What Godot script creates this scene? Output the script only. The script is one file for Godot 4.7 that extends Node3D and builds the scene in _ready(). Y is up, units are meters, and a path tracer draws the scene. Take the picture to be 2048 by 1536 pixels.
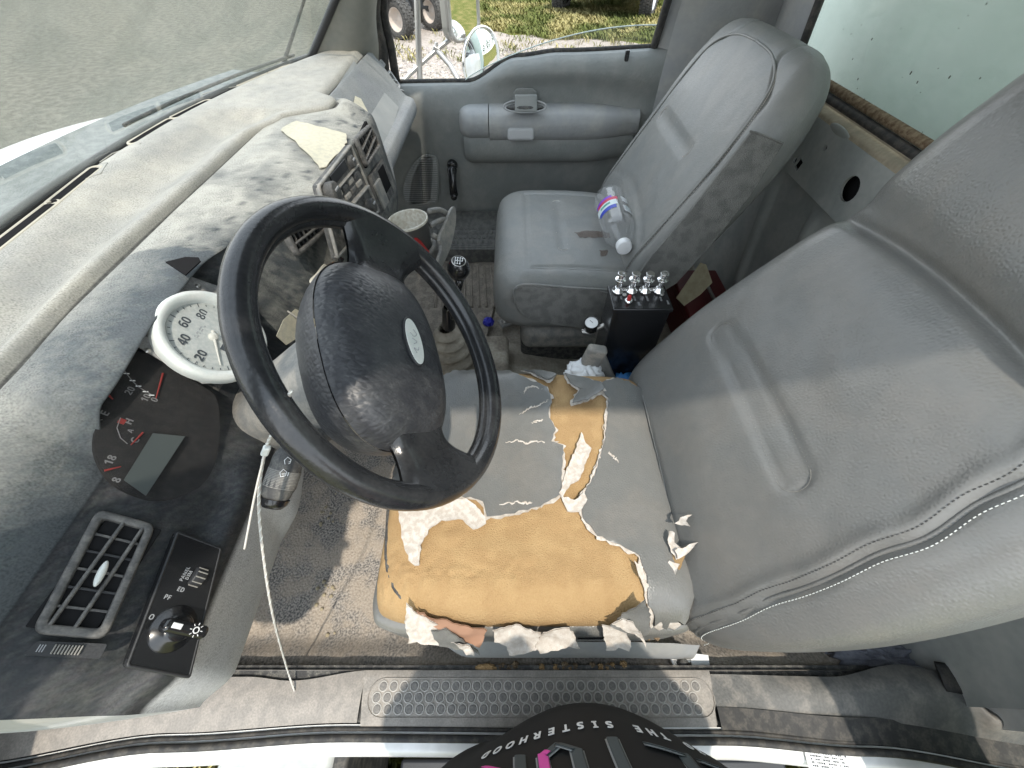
extends Node3D
# A worn truck cab seen through its open driver's door. x: rearwards, y: up, z: towards the driver's side. Sill top at y = SY.
const SY := 0.85
const CH := 0.92
const TH := 0.907571211
const FP := 770.0
var taken := {}
var M := {}
var rng := RandomNumberGenerator.new()
var nz := FastNoiseLite.new()
var nf := FastNoiseLite.new()

func V(x: float, s: float, z: float) -> Vector3: return Vector3(x, s + SY, z)
func eye() -> Vector3: return Vector3(0, SY + CH, 0)
func ray(u: float, v: float) -> Vector3:
	var a := (u - 1024.0) / FP
	var b := (768.0 - v) / FP
	return Vector3(a, b * cos(TH) - sin(TH), -b * sin(TH) - cos(TH))
# a photo pixel gives a direction; the plane it lies on gives the distance
func pp(u: float, v: float, o: Vector3, n: Vector3) -> Vector3:
	var d := ray(u, v)
	return eye() + d * ((o - eye()).dot(n) / d.dot(n))
func ps(u: float, v: float, s: float) -> Vector3: return pp(u, v, V(0, s, 0), Vector3.UP)
func pz(u: float, v: float, z: float) -> Vector3: return pp(u, v, V(0, 0, z), Vector3.BACK)
func px(u: float, v: float, x: float) -> Vector3: return pp(u, v, V(x, 0, 0), Vector3.RIGHT)

func numbered(called: String) -> String:
	var n: int = taken.get(called, -1) + 1
	taken[called] = n
	return called if n == 0 else "%s_%03d" % [called, n]
func tag(o: Node, label: String, category: String, group := "", kind := "") -> void:
	o.set_meta("label", label)
	o.set_meta("category", category)
	if group: o.set_meta("group", group)
	if kind: o.set_meta("kind", kind)
func thing(called: String, label: String, category: String, at := Vector3.ZERO, group := "") -> Node3D:
	var o := Node3D.new()
	o.name = numbered(called)
	add_child(o)
	o.position = at
	tag(o, label, category, group)
	return o
func gxf(n: Node) -> Transform3D:
	var r := Transform3D.IDENTITY
	while n is Node3D and n != self:
		r = n.transform * r
		n = n.get_parent()
	return r
# mesh in world coordinates (or with its own placing xf) as a named part
func part(called: String, mesh: Mesh, m: Material, parent: Node, xf := Transform3D.IDENTITY, label := "") -> MeshInstance3D:
	var o := MeshInstance3D.new()
	o.mesh = mesh
	o.material_override = m
	o.name = called if parent != self else numbered(called)
	parent.add_child(o, true)
	o.transform = gxf(parent).affine_inverse() * xf
	if label: o.set_meta("label", label)
	return o
func xf(o: Vector3, x: Vector3, y: Vector3) -> Transform3D:
	var bx := x.normalized()
	var bz := bx.cross(y).normalized()
	return Transform3D(Basis(bx, bz.cross(bx), bz), o)
func along(a: Vector3, b: Vector3) -> Transform3D:   # y axis from a to b
	var y := (b - a).normalized()
	var x := y.cross(Vector3(0.31, 0.2, 0.93)).normalized()
	return Transform3D(Basis(x, y, x.cross(y)), a)

# ---- meshes
func arr_mesh(p: PackedVector3Array, n: PackedVector3Array, ix: PackedInt32Array, uv := PackedVector2Array(), c := PackedColorArray()) -> ArrayMesh:
	var a := []
	a.resize(Mesh.ARRAY_MAX)
	a[Mesh.ARRAY_VERTEX] = p
	a[Mesh.ARRAY_NORMAL] = n
	if uv.size(): a[Mesh.ARRAY_TEX_UV] = uv
	if c.size(): a[Mesh.ARRAY_COLOR] = c
	a[Mesh.ARRAY_INDEX] = ix
	var m := ArrayMesh.new()
	m.add_surface_from_arrays(Mesh.PRIMITIVE_TRIANGLES, a)
	return m
# f(a, b) -> point, a and b in 0..1
func grid(f: Callable, nu: int, nv: int, wrap := false, cf = null) -> ArrayMesh:
	var p := PackedVector3Array()
	var uv := PackedVector2Array()
	var c := PackedColorArray()
	for j in nv + 1:
		for i in nu + 1:
			var a := float(i) / nu
			var b := float(j) / nv
			var q: Vector3 = f.call(a, b)
			p.append(q)
			uv.append(Vector2(a, b))
			if cf: c.append(cf.call(a, b, q))
	return grid_mesh(p, uv, c, nu, nv, wrap)
func grid_mesh(p: PackedVector3Array, uv: PackedVector2Array, c: PackedColorArray, nu: int, nv: int, wrap: bool) -> ArrayMesh:
	var w := nu + 1
	var n := PackedVector3Array()
	for j in nv + 1:
		for i in w:
			var il := i - 1
			var ir := i + 1
			if wrap:
				if il < 0: il = nu - 1
				if ir > nu: ir = 1
			else:
				il = maxi(il, 0)
				ir = mini(ir, nu)
			var du := p[j * w + ir] - p[j * w + il]
			var dv := p[mini(j + 1, nv) * w + i] - p[maxi(j - 1, 0) * w + i]
			var q := du.cross(dv)
			n.append(q.normalized() if q.length_squared() > 1e-18 else Vector3.ZERO)
	for j in nv + 1:   # poles take the mean of the next row
		if n[j * w] != Vector3.ZERO and n[j * w + nu / 2] != Vector3.ZERO: continue
		for i in w:
			if n[j * w + i] != Vector3.ZERO: continue
			var s := Vector3.ZERO
			var jn := mini(j + 1, nv) if j < nv / 2.0 else maxi(j - 1, 0)
			for e in w: s += n[jn * w + e]
			n[j * w + i] = s.normalized() if s.length() > 0.01 else Vector3.UP
	var ix := PackedInt32Array()
	for j in nv:
		for i in nu:
			var k := j * w + i
			ix.append_array([k, k + w, k + 1, k + 1, k + w, k + w + 1])
	return arr_mesh(p, n, ix, uv, c)
func cat(pts: Array, t: float):   # Catmull-Rom through pts, t in 0..1
	var k := clampf(t, 0, 1) * (pts.size() - 1)
	var i := mini(int(k), pts.size() - 2)
	var f := k - i
	var p1 = pts[i]
	var p2 = pts[i + 1]
	var p0 = pts[i - 1] if i > 0 else p1 * 2.0 - p2
	var p3 = pts[i + 2] if i + 2 < pts.size() else p2 * 2.0 - p1
	return (p1 * 2.0 + (p2 - p0) * f + (p0 * 2.0 - p1 * 5.0 + p2 * 4.0 - p3) * (f * f) + (p1 * 3.0 - p0 - p2 * 3.0 + p3) * (f * f * f)) * 0.5
func smooth(pts: Array, n: int) -> Array:
	var r := []
	for i in n + 1: r.append(cat(pts, float(i) / n))
	return r
func lerp_at(keys: Array, x: float) -> float:   # piecewise linear through [x, y] pairs, smoothed ends
	if x <= keys[0][0]: return keys[0][1]
	for i in range(1, keys.size()):
		if x <= keys[i][0]:
			return lerpf(keys[i - 1][1], keys[i][1], smoothstep(0.0, 1.0, (x - keys[i - 1][0]) / (keys[i][0] - keys[i - 1][0])))
	return keys[-1][1]
# round tube through pts; rad a number or an array; flat squashes it across 'up'
func tube(pts: Array, rad, sides := 8, closed := false, up := Vector3.ZERO, flat := 1.0) -> ArrayMesh:
	var n := pts.size()
	var p := PackedVector3Array()
	var uv := PackedVector2Array()
	var x := Vector3.ZERO
	var rows := n + 1 if closed else n
	for j in rows:
		var q: Vector3 = pts[j % n]
		var d: Vector3
		if closed: d = pts[(j + 1) % n] - pts[(j - 1 + n) % n]
		else: d = pts[mini(j + 1, n - 1)] - pts[maxi(j - 1, 0)]
		d = d.normalized()
		if up != Vector3.ZERO: x = up.cross(d).normalized()
		elif x == Vector3.ZERO: x = d.cross(Vector3(0.3, 0.9, 0.2) if absf(d.y) < 0.9 else Vector3(1, 0.1, 0)).normalized()
		else: x = (x - d * x.dot(d)).normalized()
		var y := d.cross(x)
		var r: float = rad[j % n] if rad is Array else rad
		for i in sides + 1:
			var a := TAU * i / sides
			p.append(q + (x * cos(a) + y * sin(a) * flat) * r)
			uv.append(Vector2(float(i) / sides, float(j) / rows))
	if not closed:   # close the ends with a point
		var w := sides + 1
		var head := PackedVector3Array()
		var tail := PackedVector3Array()
		var hu := PackedVector2Array()
		for i in w:
			head.append(pts[0])
			tail.append(pts[n - 1])
			hu.append(Vector2(0, 0))
		p = head + p + tail
		uv = hu + uv + hu
		rows += 2
	return grid_mesh(p, uv, PackedColorArray(), sides, rows - 1, true)
# profile of Vector2(radius, height) spun about y
func lathe(prof: Array, segs := 24) -> ArrayMesh:
	return grid(func(a: float, b: float) -> Vector3:
		var k: float = b * (prof.size() - 1)
		var i := mini(int(k), prof.size() - 2)
		var q: Vector2 = prof[i].lerp(prof[i + 1], k - i)
		return Vector3(cos(a * TAU) * q.x, q.y, -sin(a * TAU) * q.x), segs, prof.size() - 1, true)
# box with rounded edges, centred
func rbox(size: Vector3, r: float, seg := 3) -> ArrayMesh:
	var h := size / 2
	r = minf(r, minf(h.x, minf(h.y, h.z)))
	var st := SurfaceTool.new()
	st.begin(Mesh.PRIMITIVE_TRIANGLES)
	var k := []
	for i in seg + 1: k.append(-1.0 + float(i) / seg)
	for i in seg + 1: k.append(float(i) / seg)
	var base := 0
	for ax in 3:
		for sg in [-1.0, 1.0]:
			for j in k.size():
				for i in k.size():
					var c := Vector3.ZERO
					var off := Vector3.ZERO
					var a1 := (ax + 1) % 3
					var a2 := (ax + 2) % 3
					c[ax] = sg * (h[ax] - r)
					c[a1] = (h[a1] - r) * (-1.0 if i <= seg else 1.0)
					c[a2] = (h[a2] - r) * (-1.0 if j <= seg else 1.0)
					off[ax] = sg
					off[a1] = tan(k[i] * PI / 4)
					off[a2] = tan(k[j] * PI / 4)
					var n := off.normalized()
					st.set_normal(n)
					st.set_uv(Vector2(float(i) / (k.size() - 1), float(j) / (k.size() - 1)))
					st.add_vertex(c + n * r)
			var w := k.size()
			for j in w - 1:
				for i in w - 1:
					var q := base + j * w + i
					for t in ([q, q + w, q + 1, q + 1, q + w, q + w + 1] if sg > 0 else [q, q + 1, q + w, q + 1, q + w + 1, q + w]): st.add_index(t)
			base += w * w
	return st.commit()
func poly_area(p: PackedVector2Array) -> float:
	var a := 0.0
	for i in p.size(): a += p[i].cross(p[(i + 1) % p.size()])
	return a / 2
# prism of a polygon in xy, from z = 0 to depth, top edge bevelled
func prism(poly: PackedVector2Array, depth: float, bevel := 0.0) -> ArrayMesh:
	if poly_area(poly) < 0: poly.reverse()
	var st := SurfaceTool.new()
	st.begin(Mesh.PRIMITIVE_TRIANGLES)
	st.set_smooth_group(-1)
	var top := poly
	if bevel > 0:
		var o := Geometry2D.offset_polygon(poly, -bevel, Geometry2D.JOIN_MITER)
		if o.size() == 1 and o[0].size() == poly.size():
			top = PackedVector2Array()   # line the inset up with the outline
			for q in poly:
				var best := o[0][0]
				for w in o[0]:
					if w.distance_to(q) < best.distance_to(q): best = w
				top.append(best)
	var n := poly.size()
	for i in n:
		var a := poly[i]
		var b := poly[(i + 1) % n]
		var a2 := top[i]
		var b2 := top[(i + 1) % n]
		var z1 := depth - bevel
		for t in [[a, 0.0, b, z1, b, 0.0], [a, 0.0, a, z1, b, z1], [a, z1, b2, depth, b, z1], [a, z1, a2, depth, b2, depth]]:
			if bevel <= 0 and t[1] == z1: continue
			for k in 3: st.add_vertex(Vector3(t[k * 2].x, t[k * 2].y, t[k * 2 + 1]))
	for t in [[top, depth, 1], [poly, 0.0, 0]]:
		var ix := Geometry2D.triangulate_polygon(t[0])
		for i in range(0, ix.size(), 3):
			var tri := [t[0][ix[i]], t[0][ix[i + 1]], t[0][ix[i + 2]]]
			var ccw: bool = (tri[1] - tri[0]).cross(tri[2] - tri[0]) > 0
			if ccw == (t[2] == 1): tri.reverse()
			for q in tri: st.add_vertex(Vector3(q.x, q.y, t[1]))
	st.generate_normals()
	return st.commit()
func rrect(w: float, h: float, r: float, k := 5) -> PackedVector2Array:
	var p := PackedVector2Array()
	for q in 4:
		var c := Vector2((w / 2 - r) * (1 if q in [0, 3] else -1), (h / 2 - r) * (1 if q < 2 else -1))
		for i in k + 1: p.append(c + Vector2.from_angle(PI / 2 * (q + float(i) / k)) * r)
	return p
func oval(a: float, b: float, n := 24) -> PackedVector2Array:
	var p := PackedVector2Array()
	for i in n: p.append(Vector2(cos(TAU * i / n) * a, sin(TAU * i / n) * b))
	return p
# ring between two outlines of the same count, as a bevelled frame
func ring(outer: PackedVector2Array, inner: PackedVector2Array, depth: float) -> ArrayMesh:
	var n := outer.size()
	var mid := PackedVector2Array()
	return grid(func(a: float, b: float) -> Vector3:
		var i := int(round(a * n)) % n
		var k := int(round(b * 5))
		var o := outer[i]
		var q := inner[i]
		var l: Array = [[0.0, 0.0], [0.0, depth * 0.7], [0.18, depth], [0.82, depth], [1.0, depth * 0.7], [1.0, -depth]][k]
		var w := o.lerp(q, l[0])
		return Vector3(w.x, w.y, l[1]), n, 5, true)
# a thin sheet with the outline poly (2D), laid by f(p) -> [point, normal]; curls up at its edge by lift
func sheet(poly: PackedVector2Array, f: Callable, step: float, thick: float, lift := 0.0, jag := 0.0, sd := 1) -> ArrayMesh:
	var rim := PackedVector2Array()
	var r := RandomNumberGenerator.new()
	r.seed = sd
	for i in poly.size():
		var a := poly[i]
		var b := poly[(i + 1) % poly.size()]
		var k := maxi(1, int(a.distance_to(b) / (step * 0.6)))
		var nn := (b - a).orthogonal().normalized()
		for j in k: rim.append(a.lerp(b, float(j) / k) + nn * r.randf_range(-jag, jag))
	var pts := rim.duplicate()
	var box := Rect2(rim[0], Vector2.ZERO)
	for q in rim: box = box.expand(q)
	var y := box.position.y
	var row := 0
	while y < box.end.y:
		var x := box.position.x + (step * 0.5 if row % 2 else 0.0)
		while x < box.end.x:
			var q := Vector2(x, y)
			if Geometry2D.is_point_in_polygon(q, rim):
				var far := true
				for w in rim:
					if w.distance_squared_to(q) < step * step * 0.2:
						far = false
						break
				if far: pts.append(q)
			x += step
		y += step * 0.87
		row += 1
	var tri := Geometry2D.triangulate_delaunay(pts)
	var p := PackedVector3Array()
	var n := PackedVector3Array()
	for k in 2:
		for i in pts.size():
			var s: Array = f.call(pts[i])
			var l := 0.0
			if lift != 0.0:
				var d := 1e9
				for w in rim: d = minf(d, w.distance_squared_to(pts[i]))
				l = lift * exp(-sqrt(d) / 0.012) * (0.6 + 0.8 * nz.get_noise_2d(pts[i].x * 60, pts[i].y * 60))
			p.append(s[0] + s[1] * (l + (thick if k == 0 else 0.0)))
			n.append(s[1] if k == 0 else -s[1])
	var ix := PackedInt32Array()
	var m := pts.size()
	for i in range(0, tri.size(), 3):
		var a := tri[i]
		var b := tri[i + 1]
		var c := tri[i + 2]
		var ctr := (pts[a] + pts[b] + pts[c]) / 3.0
		if not Geometry2D.is_point_in_polygon(ctr, rim): continue
		if (p[c] - p[a]).cross(p[b] - p[a]).dot(n[a]) < 0:
			var t := b
			b = c
			c = t
		ix.append_array([a, b, c, a + m, c + m, b + m])
	for i in rim.size():
		var j := (i + 1) % rim.size()
		ix.append_array([i, j, i + m, j, j + m, i + m])
	var acc := PackedVector3Array()
	acc.resize(p.size())
	for i in range(0, ix.size(), 3):
		var q := (p[ix[i + 2]] - p[ix[i]]).cross(p[ix[i + 1]] - p[ix[i]])
		for k in 3: acc[ix[i + k]] += q
	for i in acc.size(): n[i] = acc[i].normalized() if acc[i].length() > 0 else n[i]
	return arr_mesh(p, n, ix)
func flat_poly(px_list: Array, o: Vector3, n: Vector3) -> Array:   # photo outline on a plane -> [2D outline, placing]
	n = n.normalized()
	var x := (Vector3.UP.cross(n) if absf(n.y) < 0.95 else Vector3.RIGHT - n * n.x).normalized()
	var t := Transform3D(Basis(x, n.cross(x), n), o)
	var poly := PackedVector2Array()
	for q in px_list:
		var w := t.affine_inverse() * pp(q[0], q[1], o, n)
		poly.append(Vector2(w.x, w.y))
	return [poly, t]
func words(txt: String, h: float, sans := true, depth := 0.0006) -> TextMesh:
	var t := TextMesh.new()
	t.text = txt
	var f := SystemFont.new()
	f.font_names = PackedStringArray(["Droid Sans" if sans else "Droid Serif"])
	f.font_weight = 700
	t.font = f
	t.font_size = 48
	t.pixel_size = h / 35.0
	t.depth = depth
	return t
func fine_print(w: float, rows: int, pitch: float, sd: int) -> ArrayMesh:   # lines of print too small to read
	var r := RandomNumberGenerator.new()
	r.seed = sd
	var l := []
	for k in rows:
		var x := -w / 2
		while x < w / 2 * r.randf_range(0.5, 1.0):
			var a := r.randf_range(0.4, 1.0) * pitch
			l.append([rbox(Vector3(a * 0.7, pitch * r.randf_range(0.4, 0.6), 0.0002), 0.00005, 1), Transform3D(Basis.IDENTITY, Vector3(x + a / 2, (rows / 2.0 - k) * pitch, 0))])
			x += a + (pitch if r.randf() < 0.25 else 0.0)
	return join(l)
func join(list: Array) -> ArrayMesh:   # [[mesh, transform], ...] into one mesh
	var st := SurfaceTool.new()
	for q in list: st.append_from(q[0], 0, q[1])
	return st.commit()

# ---- materials
func lut(stops: Array) -> PackedByteArray:   # [[pos, linear colour], ...] -> 256 sRGB entries
	var b := PackedByteArray()
	for i in 256:
		var t := i / 255.0
		var c: Color = stops[-1][1]
		for k in range(stops.size() - 1, 0, -1):
			if t <= stops[k][0]:
				var a: float = stops[k - 1][0]
				c = stops[k - 1][1].lerp(stops[k][1], clampf((t - a) / maxf(stops[k][0] - a, 1e-5), 0, 1))
		c = c.linear_to_srgb()
		b.append(clampi(int(c.r * 255), 0, 255))
		b.append(clampi(int(c.g * 255), 0, 255))
		b.append(clampi(int(c.b * 255), 0, 255))
	return b
func noise_img(sd: int, freq: float, size := 512, oct := 4, kind := FastNoiseLite.TYPE_SIMPLEX_SMOOTH) -> Image:
	var n := FastNoiseLite.new()
	n.seed = sd
	n.noise_type = kind
	n.frequency = freq
	n.fractal_octaves = oct
	if oct <= 1: n.fractal_type = FastNoiseLite.FRACTAL_NONE
	if kind == FastNoiseLite.TYPE_CELLULAR:
		n.cellular_return_type = FastNoiseLite.RETURN_DISTANCE2_SUB
	return n.get_seamless_image(size, size)
# coarse patches picked by one noise, grain by another: two ramps mixed
func mottled(sd: int, coarse: float, fine: float, dark: Array, light: Array, size := 512, bias := 0.5, soft := 0.2) -> ImageTexture:
	var a := noise_img(sd, coarse, size, 4).get_data()
	var b := noise_img(sd + 7, fine, size, 3).get_data()
	var l1 := lut(dark)
	var l2 := lut(light)
	var o := PackedByteArray()
	o.resize(size * size * 3)
	for i in size * size:
		var w := smoothstep(bias - soft, bias + soft, a[i] / 255.0)
		var k := b[i] * 3
		o[i * 3] = int(lerpf(l1[k], l2[k], w))
		o[i * 3 + 1] = int(lerpf(l1[k + 1], l2[k + 1], w))
		o[i * 3 + 2] = int(lerpf(l1[k + 2], l2[k + 2], w))
	return ImageTexture.create_from_image(Image.create_from_data(size, size, false, Image.FORMAT_RGB8, o))
func bump(sd: int, freq: float, strength: float, size := 512, kind := FastNoiseLite.TYPE_SIMPLEX_SMOOTH, oct := 3) -> ImageTexture:
	var im := noise_img(sd, freq, size, oct, kind)
	im.convert(Image.FORMAT_RGBA8)
	im.bump_map_to_normal_map(strength)
	return ImageTexture.create_from_image(im)
func G(v: float) -> Color: return Color(v, v, v)
func mat(c: Color, rough := 0.6, o := {}) -> StandardMaterial3D:
	var m := StandardMaterial3D.new()
	m.albedo_color = c.linear_to_srgb()
	m.roughness = rough
	m.cull_mode = BaseMaterial3D.CULL_DISABLED
	m.metallic = o.get("metal", 0.0)
	m.metallic_specular = o.get("spec", 0.5)
	if o.has("tex"):
		m.albedo_texture = o.tex
		if not o.get("uv", false):
			m.uv1_triplanar = true
			m.uv1_world_triplanar = true
			m.uv1_scale = Vector3.ONE / o.get("tile", 0.5)
	if o.has("bump"):
		m.normal_enabled = true
		m.normal_texture = o.bump
		m.normal_scale = o.get("depth", 1.0)
		if not o.get("uv", false):
			m.uv1_triplanar = true
			m.uv1_world_triplanar = true
			m.uv1_scale = Vector3.ONE / o.get("tile", 0.5)
	if o.get("vc", false): m.vertex_color_use_as_albedo = true
	if o.has("coat"):
		m.clearcoat_enabled = true
		m.clearcoat = o.coat
		m.clearcoat_roughness = 0.1
	if o.has("alpha"):
		m.transparency = BaseMaterial3D.TRANSPARENCY_ALPHA
		m.albedo_color.a = o.alpha
	if o.has("back"):
		m.backlight_enabled = true
		m.backlight = o.back
	return m

func _ready() -> void:
	rng.seed = 11
	nz.seed = 3
	nz.frequency = 1.0
	nz.fractal_octaves = 3
	nf.seed = 9
	nf.frequency = 1.0
	nf.fractal_type = FastNoiseLite.FRACTAL_NONE
	# camera
	var cam := Camera3D.new()
	cam.name = "camera"
	cam.position = eye()
	cam.rotation = Vector3(-TH, 0, 0)
	cam.fov = rad_to_deg(2 * atan(768.0 / FP))
	cam.near = 0.02
	cam.far = 400
	add_child(cam)
	cam.current = true
	# sky, sun, exposure
	var env := Environment.new()
	var sky := Sky.new()
	var sm := ProceduralSkyMaterial.new()
	sm.sky_top_color = Color(0.80, 0.85, 0.90)
	sm.sky_horizon_color = Color(0.94, 0.95, 0.95)
	sm.sky_curve = 0.25
	sm.ground_bottom_color = Color(0.42, 0.42, 0.36)
	sm.ground_horizon_color = Color(0.80, 0.82, 0.80)
	sm.sun_angle_max = 1.0
	sm.energy_multiplier = 1.65
	sky.sky_material = sm
	env.background_mode = Environment.BG_SKY
	env.sky = sky
	env.tonemap_mode = Environment.TONE_MAPPER_LINEAR
	env.tonemap_exposure = 2.1
	env.sdfgi_enabled = true
	env.ssao_enabled = true
	env.ssil_enabled = true
	var we := WorldEnvironment.new()
	we.name = "environment"
	we.environment = env
	add_child(we)
	var sun := DirectionalLight3D.new()
	sun.name = "sun"
	sun.light_energy = 0.65
	sun.light_color = Color(1.0, 0.96, 0.90)
	sun.light_angular_distance = 1.5
	sun.shadow_enabled = true
	add_child(sun)
	sun.look_at_from_position(Vector3(1.2, 9, 4.1), Vector3.ZERO, Vector3.UP)
	make_materials()
	build_outside()
	build_shell()
	build_door()
	build_mirror()
	build_dash()
	build_column()
	build_seats()
	build_small()
	build_person()

func make_materials() -> void:
	var leather := bump(5, 0.20, 3.0, 512, FastNoiseLite.TYPE_CELLULAR, 1)
	var fine := bump(6, 0.12, 2.0)
	var pores := bump(8, 0.16, 4.0)
	M.vinyl = mat(Color.WHITE, 0.42, {"tex": mottled(21, 0.006, 0.05, [[0.0, Color(0.178, 0.185, 0.180)], [1.0, Color(0.20, 0.206, 0.20)]], [[0.0, Color(0.198, 0.20, 0.191)], [1.0, Color(0.235, 0.232, 0.216)]]), "tile": 0.45, "bump": leather, "depth": 0.2})
	M.vinyl_driver = mat(Color.WHITE, 0.33, {"tex": mottled(23, 0.005, 0.04, [[0.0, Color(0.145, 0.149, 0.145)], [1.0, Color(0.162, 0.165, 0.159)]], [[0.0, Color(0.158, 0.158, 0.150)], [1.0, Color(0.185, 0.180, 0.168)]]), "tile": 0.4, "bump": leather, "depth": 0.22})
	M.carpet = mat(Color.WHITE, 0.95, {"tex": mottled(25, 0.01, 0.2, [[0.0, Color(0.10, 0.10, 0.095)], [1.0, Color(0.22, 0.22, 0.21)]], [[0.0, Color(0.15, 0.15, 0.14)], [1.0, Color(0.28, 0.28, 0.265)]]), "tile": 0.25, "bump": pores, "depth": 0.8})
	M.foam = mat(Color.WHITE, 0.95, {"tex": mottled(27, 0.008, 0.15, [[0.0, Color(0.31, 0.195, 0.088)], [1.0, Color(0.39, 0.262, 0.13)]], [[0.0, Color(0.345, 0.222, 0.10)], [1.0, Color(0.43, 0.30, 0.155)]]), "tile": 0.25, "bump": pores, "depth": 0.7})
	M.fleece = mat(Color.WHITE, 0.95, {"tex": mottled(29, 0.02, 0.12, [[0.0, Color(0.42, 0.365, 0.31)], [1.0, Color(0.56, 0.51, 0.455)]], [[0.0, Color(0.54, 0.50, 0.455)], [1.0, Color(0.68, 0.65, 0.60)]]), "tile": 0.12, "bump": pores, "depth": 0.6})
	M.door = mat(Color.WHITE, 0.55, {"tex": mottled(31, 0.008, 0.03, [[0.0, Color(0.19, 0.203, 0.198)], [1.0, Color(0.215, 0.228, 0.222)]], [[0.0, Color(0.215, 0.226, 0.218)], [1.0, Color(0.265, 0.27, 0.257)]]), "tile": 0.7, "bump": fine, "depth": 0.25})
	M.trim = mat(Color.WHITE, 0.5, {"tex": mottled(33, 0.01, 0.05, [[0.0, Color(0.27, 0.28, 0.285)], [1.0, Color(0.31, 0.32, 0.325)]], [[0.0, Color(0.30, 0.305, 0.30)], [1.0, Color(0.37, 0.365, 0.35)]]), "tile": 0.6, "bump": fine, "depth": 0.2})
	M.pillar = mat(Color.WHITE, 0.7, {"tex": mottled(34, 0.01, 0.05, [[0.0, Color(0.20, 0.205, 0.185)], [1.0, Color(0.24, 0.24, 0.215)]], [[0.0, Color(0.23, 0.23, 0.20)], [1.0, Color(0.29, 0.28, 0.245)]]), "tile": 0.6})
	M.dash = mat(Color.WHITE, 0.72, {"vc": true, "bump": fine, "depth": 0.35, "tile": 0.3, "tex": mottled(36, 0.02, 0.22, [[0.22, G(0.42)], [0.62, G(1.0)]], [[0.22, G(0.66)], [0.62, G(1.0)]])})
	M.vent = mat(Color.WHITE, 0.6, {"tex": mottled(67, 0.02, 0.12, [[0.0, Color(0.045, 0.045, 0.045)], [1.0, Color(0.09, 0.088, 0.084)]], [[0.0, Color(0.08, 0.078, 0.074)], [1.0, Color(0.20, 0.19, 0.172)]]), "tile": 0.15})
	M.cluster = mat(Color.WHITE, 0.75, {"spec": 0.15, "tex": mottled(68, 0.02, 0.2, [[0.0, Color(0.020, 0.020, 0.021)], [0.7, Color(0.026, 0.026, 0.026)], [1.0, Color(0.045, 0.043, 0.040)]], [[0.0, Color(0.022, 0.022, 0.023)], [0.6, Color(0.032, 0.031, 0.030)], [1.0, Color(0.075, 0.071, 0.064)]]), "tile": 0.12})
	M.print_dim = mat(Color(0.17, 0.17, 0.17), 0.8)
	M.pad_trim = mat(Color(0.44, 0.41, 0.335), 0.8)
	M.black = mat(Color(0.022, 0.023, 0.025), 0.5, {"bump": fine, "depth": 0.2, "tile": 0.2})
	M.black_dusty = mat(Color.WHITE, 0.7, {"tex": mottled(35, 0.02, 0.12, [[0.0, Color(0.025, 0.026, 0.028)], [1.0, Color(0.06, 0.06, 0.06)]], [[0.0, Color(0.05, 0.05, 0.048)], [0.6, Color(0.11, 0.108, 0.10)], [1.0, Color(0.26, 0.25, 0.22)]]), "tile": 0.22})
	M.gloss_black = mat(Color(0.010, 0.0105, 0.012), 0.26, {"coat": 0.35})
	M.void = mat(Color(0.020, 0.020, 0.021), 0.9, {"spec": 0.0})  # near-black that stands for the shade inside openings
	M.wheel = mat(Color.WHITE, 0.22, {"tex": mottled(37, 0.01, 0.08, [[0.0, Color(0.012, 0.013, 0.015)], [1.0, Color(0.022, 0.023, 0.026)]], [[0.0, Color(0.018, 0.019, 0.021)], [1.0, Color(0.04, 0.041, 0.043)]]), "tile": 0.25, "bump": fine, "depth": 0.15})
	M.hub = mat(Color.WHITE, 0.42, {"tex": mottled(38, 0.012, 0.09, [[0.0, Color(0.018, 0.019, 0.023)], [1.0, Color(0.034, 0.036, 0.042)]], [[0.0, Color(0.03, 0.032, 0.036)], [0.7, Color(0.05, 0.052, 0.056)], [1.0, Color(0.14, 0.14, 0.14)]]), "tile": 0.2, "bump": bump(41, 0.05, 5.0, 512, FastNoiseLite.TYPE_CELLULAR, 1), "depth": 0.55})
	M.hub.uv1_scale = Vector3(3.0, 7.0, 7.0)
	M.column = mat(Color.WHITE, 0.7, {"tex": mottled(39, 0.015, 0.12, [[0.0, Color(0.14, 0.14, 0.135)], [1.0, Color(0.22, 0.22, 0.21)]], [[0.0, Color(0.2, 0.19, 0.17)], [1.0, Color(0.36, 0.34, 0.30)]]), "tile": 0.25})
	M.floor = mat(Color.WHITE, 0.9, {"tex": mottled(43, 0.006, 0.10, [[0.0, Color(0.06, 0.06, 0.06)], [0.36, Color(0.13, 0.125, 0.118)], [0.54, Color(0.30, 0.275, 0.248)], [1.0, Color(0.42, 0.385, 0.345)]], [[0.0, Color(0.27, 0.23, 0.188)], [0.4, Color(0.33, 0.285, 0.235)], [1.0, Color(0.43, 0.38, 0.32)]], 1024, 0.50, 0.20), "tile": 0.62, "bump": pores, "depth": 0.5})
	M.floor_pass = mat(Color.WHITE, 0.9, {"tex": mottled(45, 0.007, 0.08, [[0.0, Color(0.16, 0.14, 0.112)], [1.0, Color(0.29, 0.26, 0.215)]], [[0.0, Color(0.30, 0.27, 0.22)], [1.0, Color(0.48, 0.44, 0.37)]]), "tile": 0.5, "bump": pores, "depth": 0.4})
	M.mat_rubber = mat(Color.WHITE, 0.75, {"tex": mottled(47, 0.012, 0.06, [[0.0, Color(0.11, 0.095, 0.078)], [1.0, Color(0.21, 0.185, 0.152)]], [[0.0, Color(0.17, 0.148, 0.12)], [1.0, Color(0.30, 0.265, 0.22)]]), "tile": 0.3})
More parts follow.
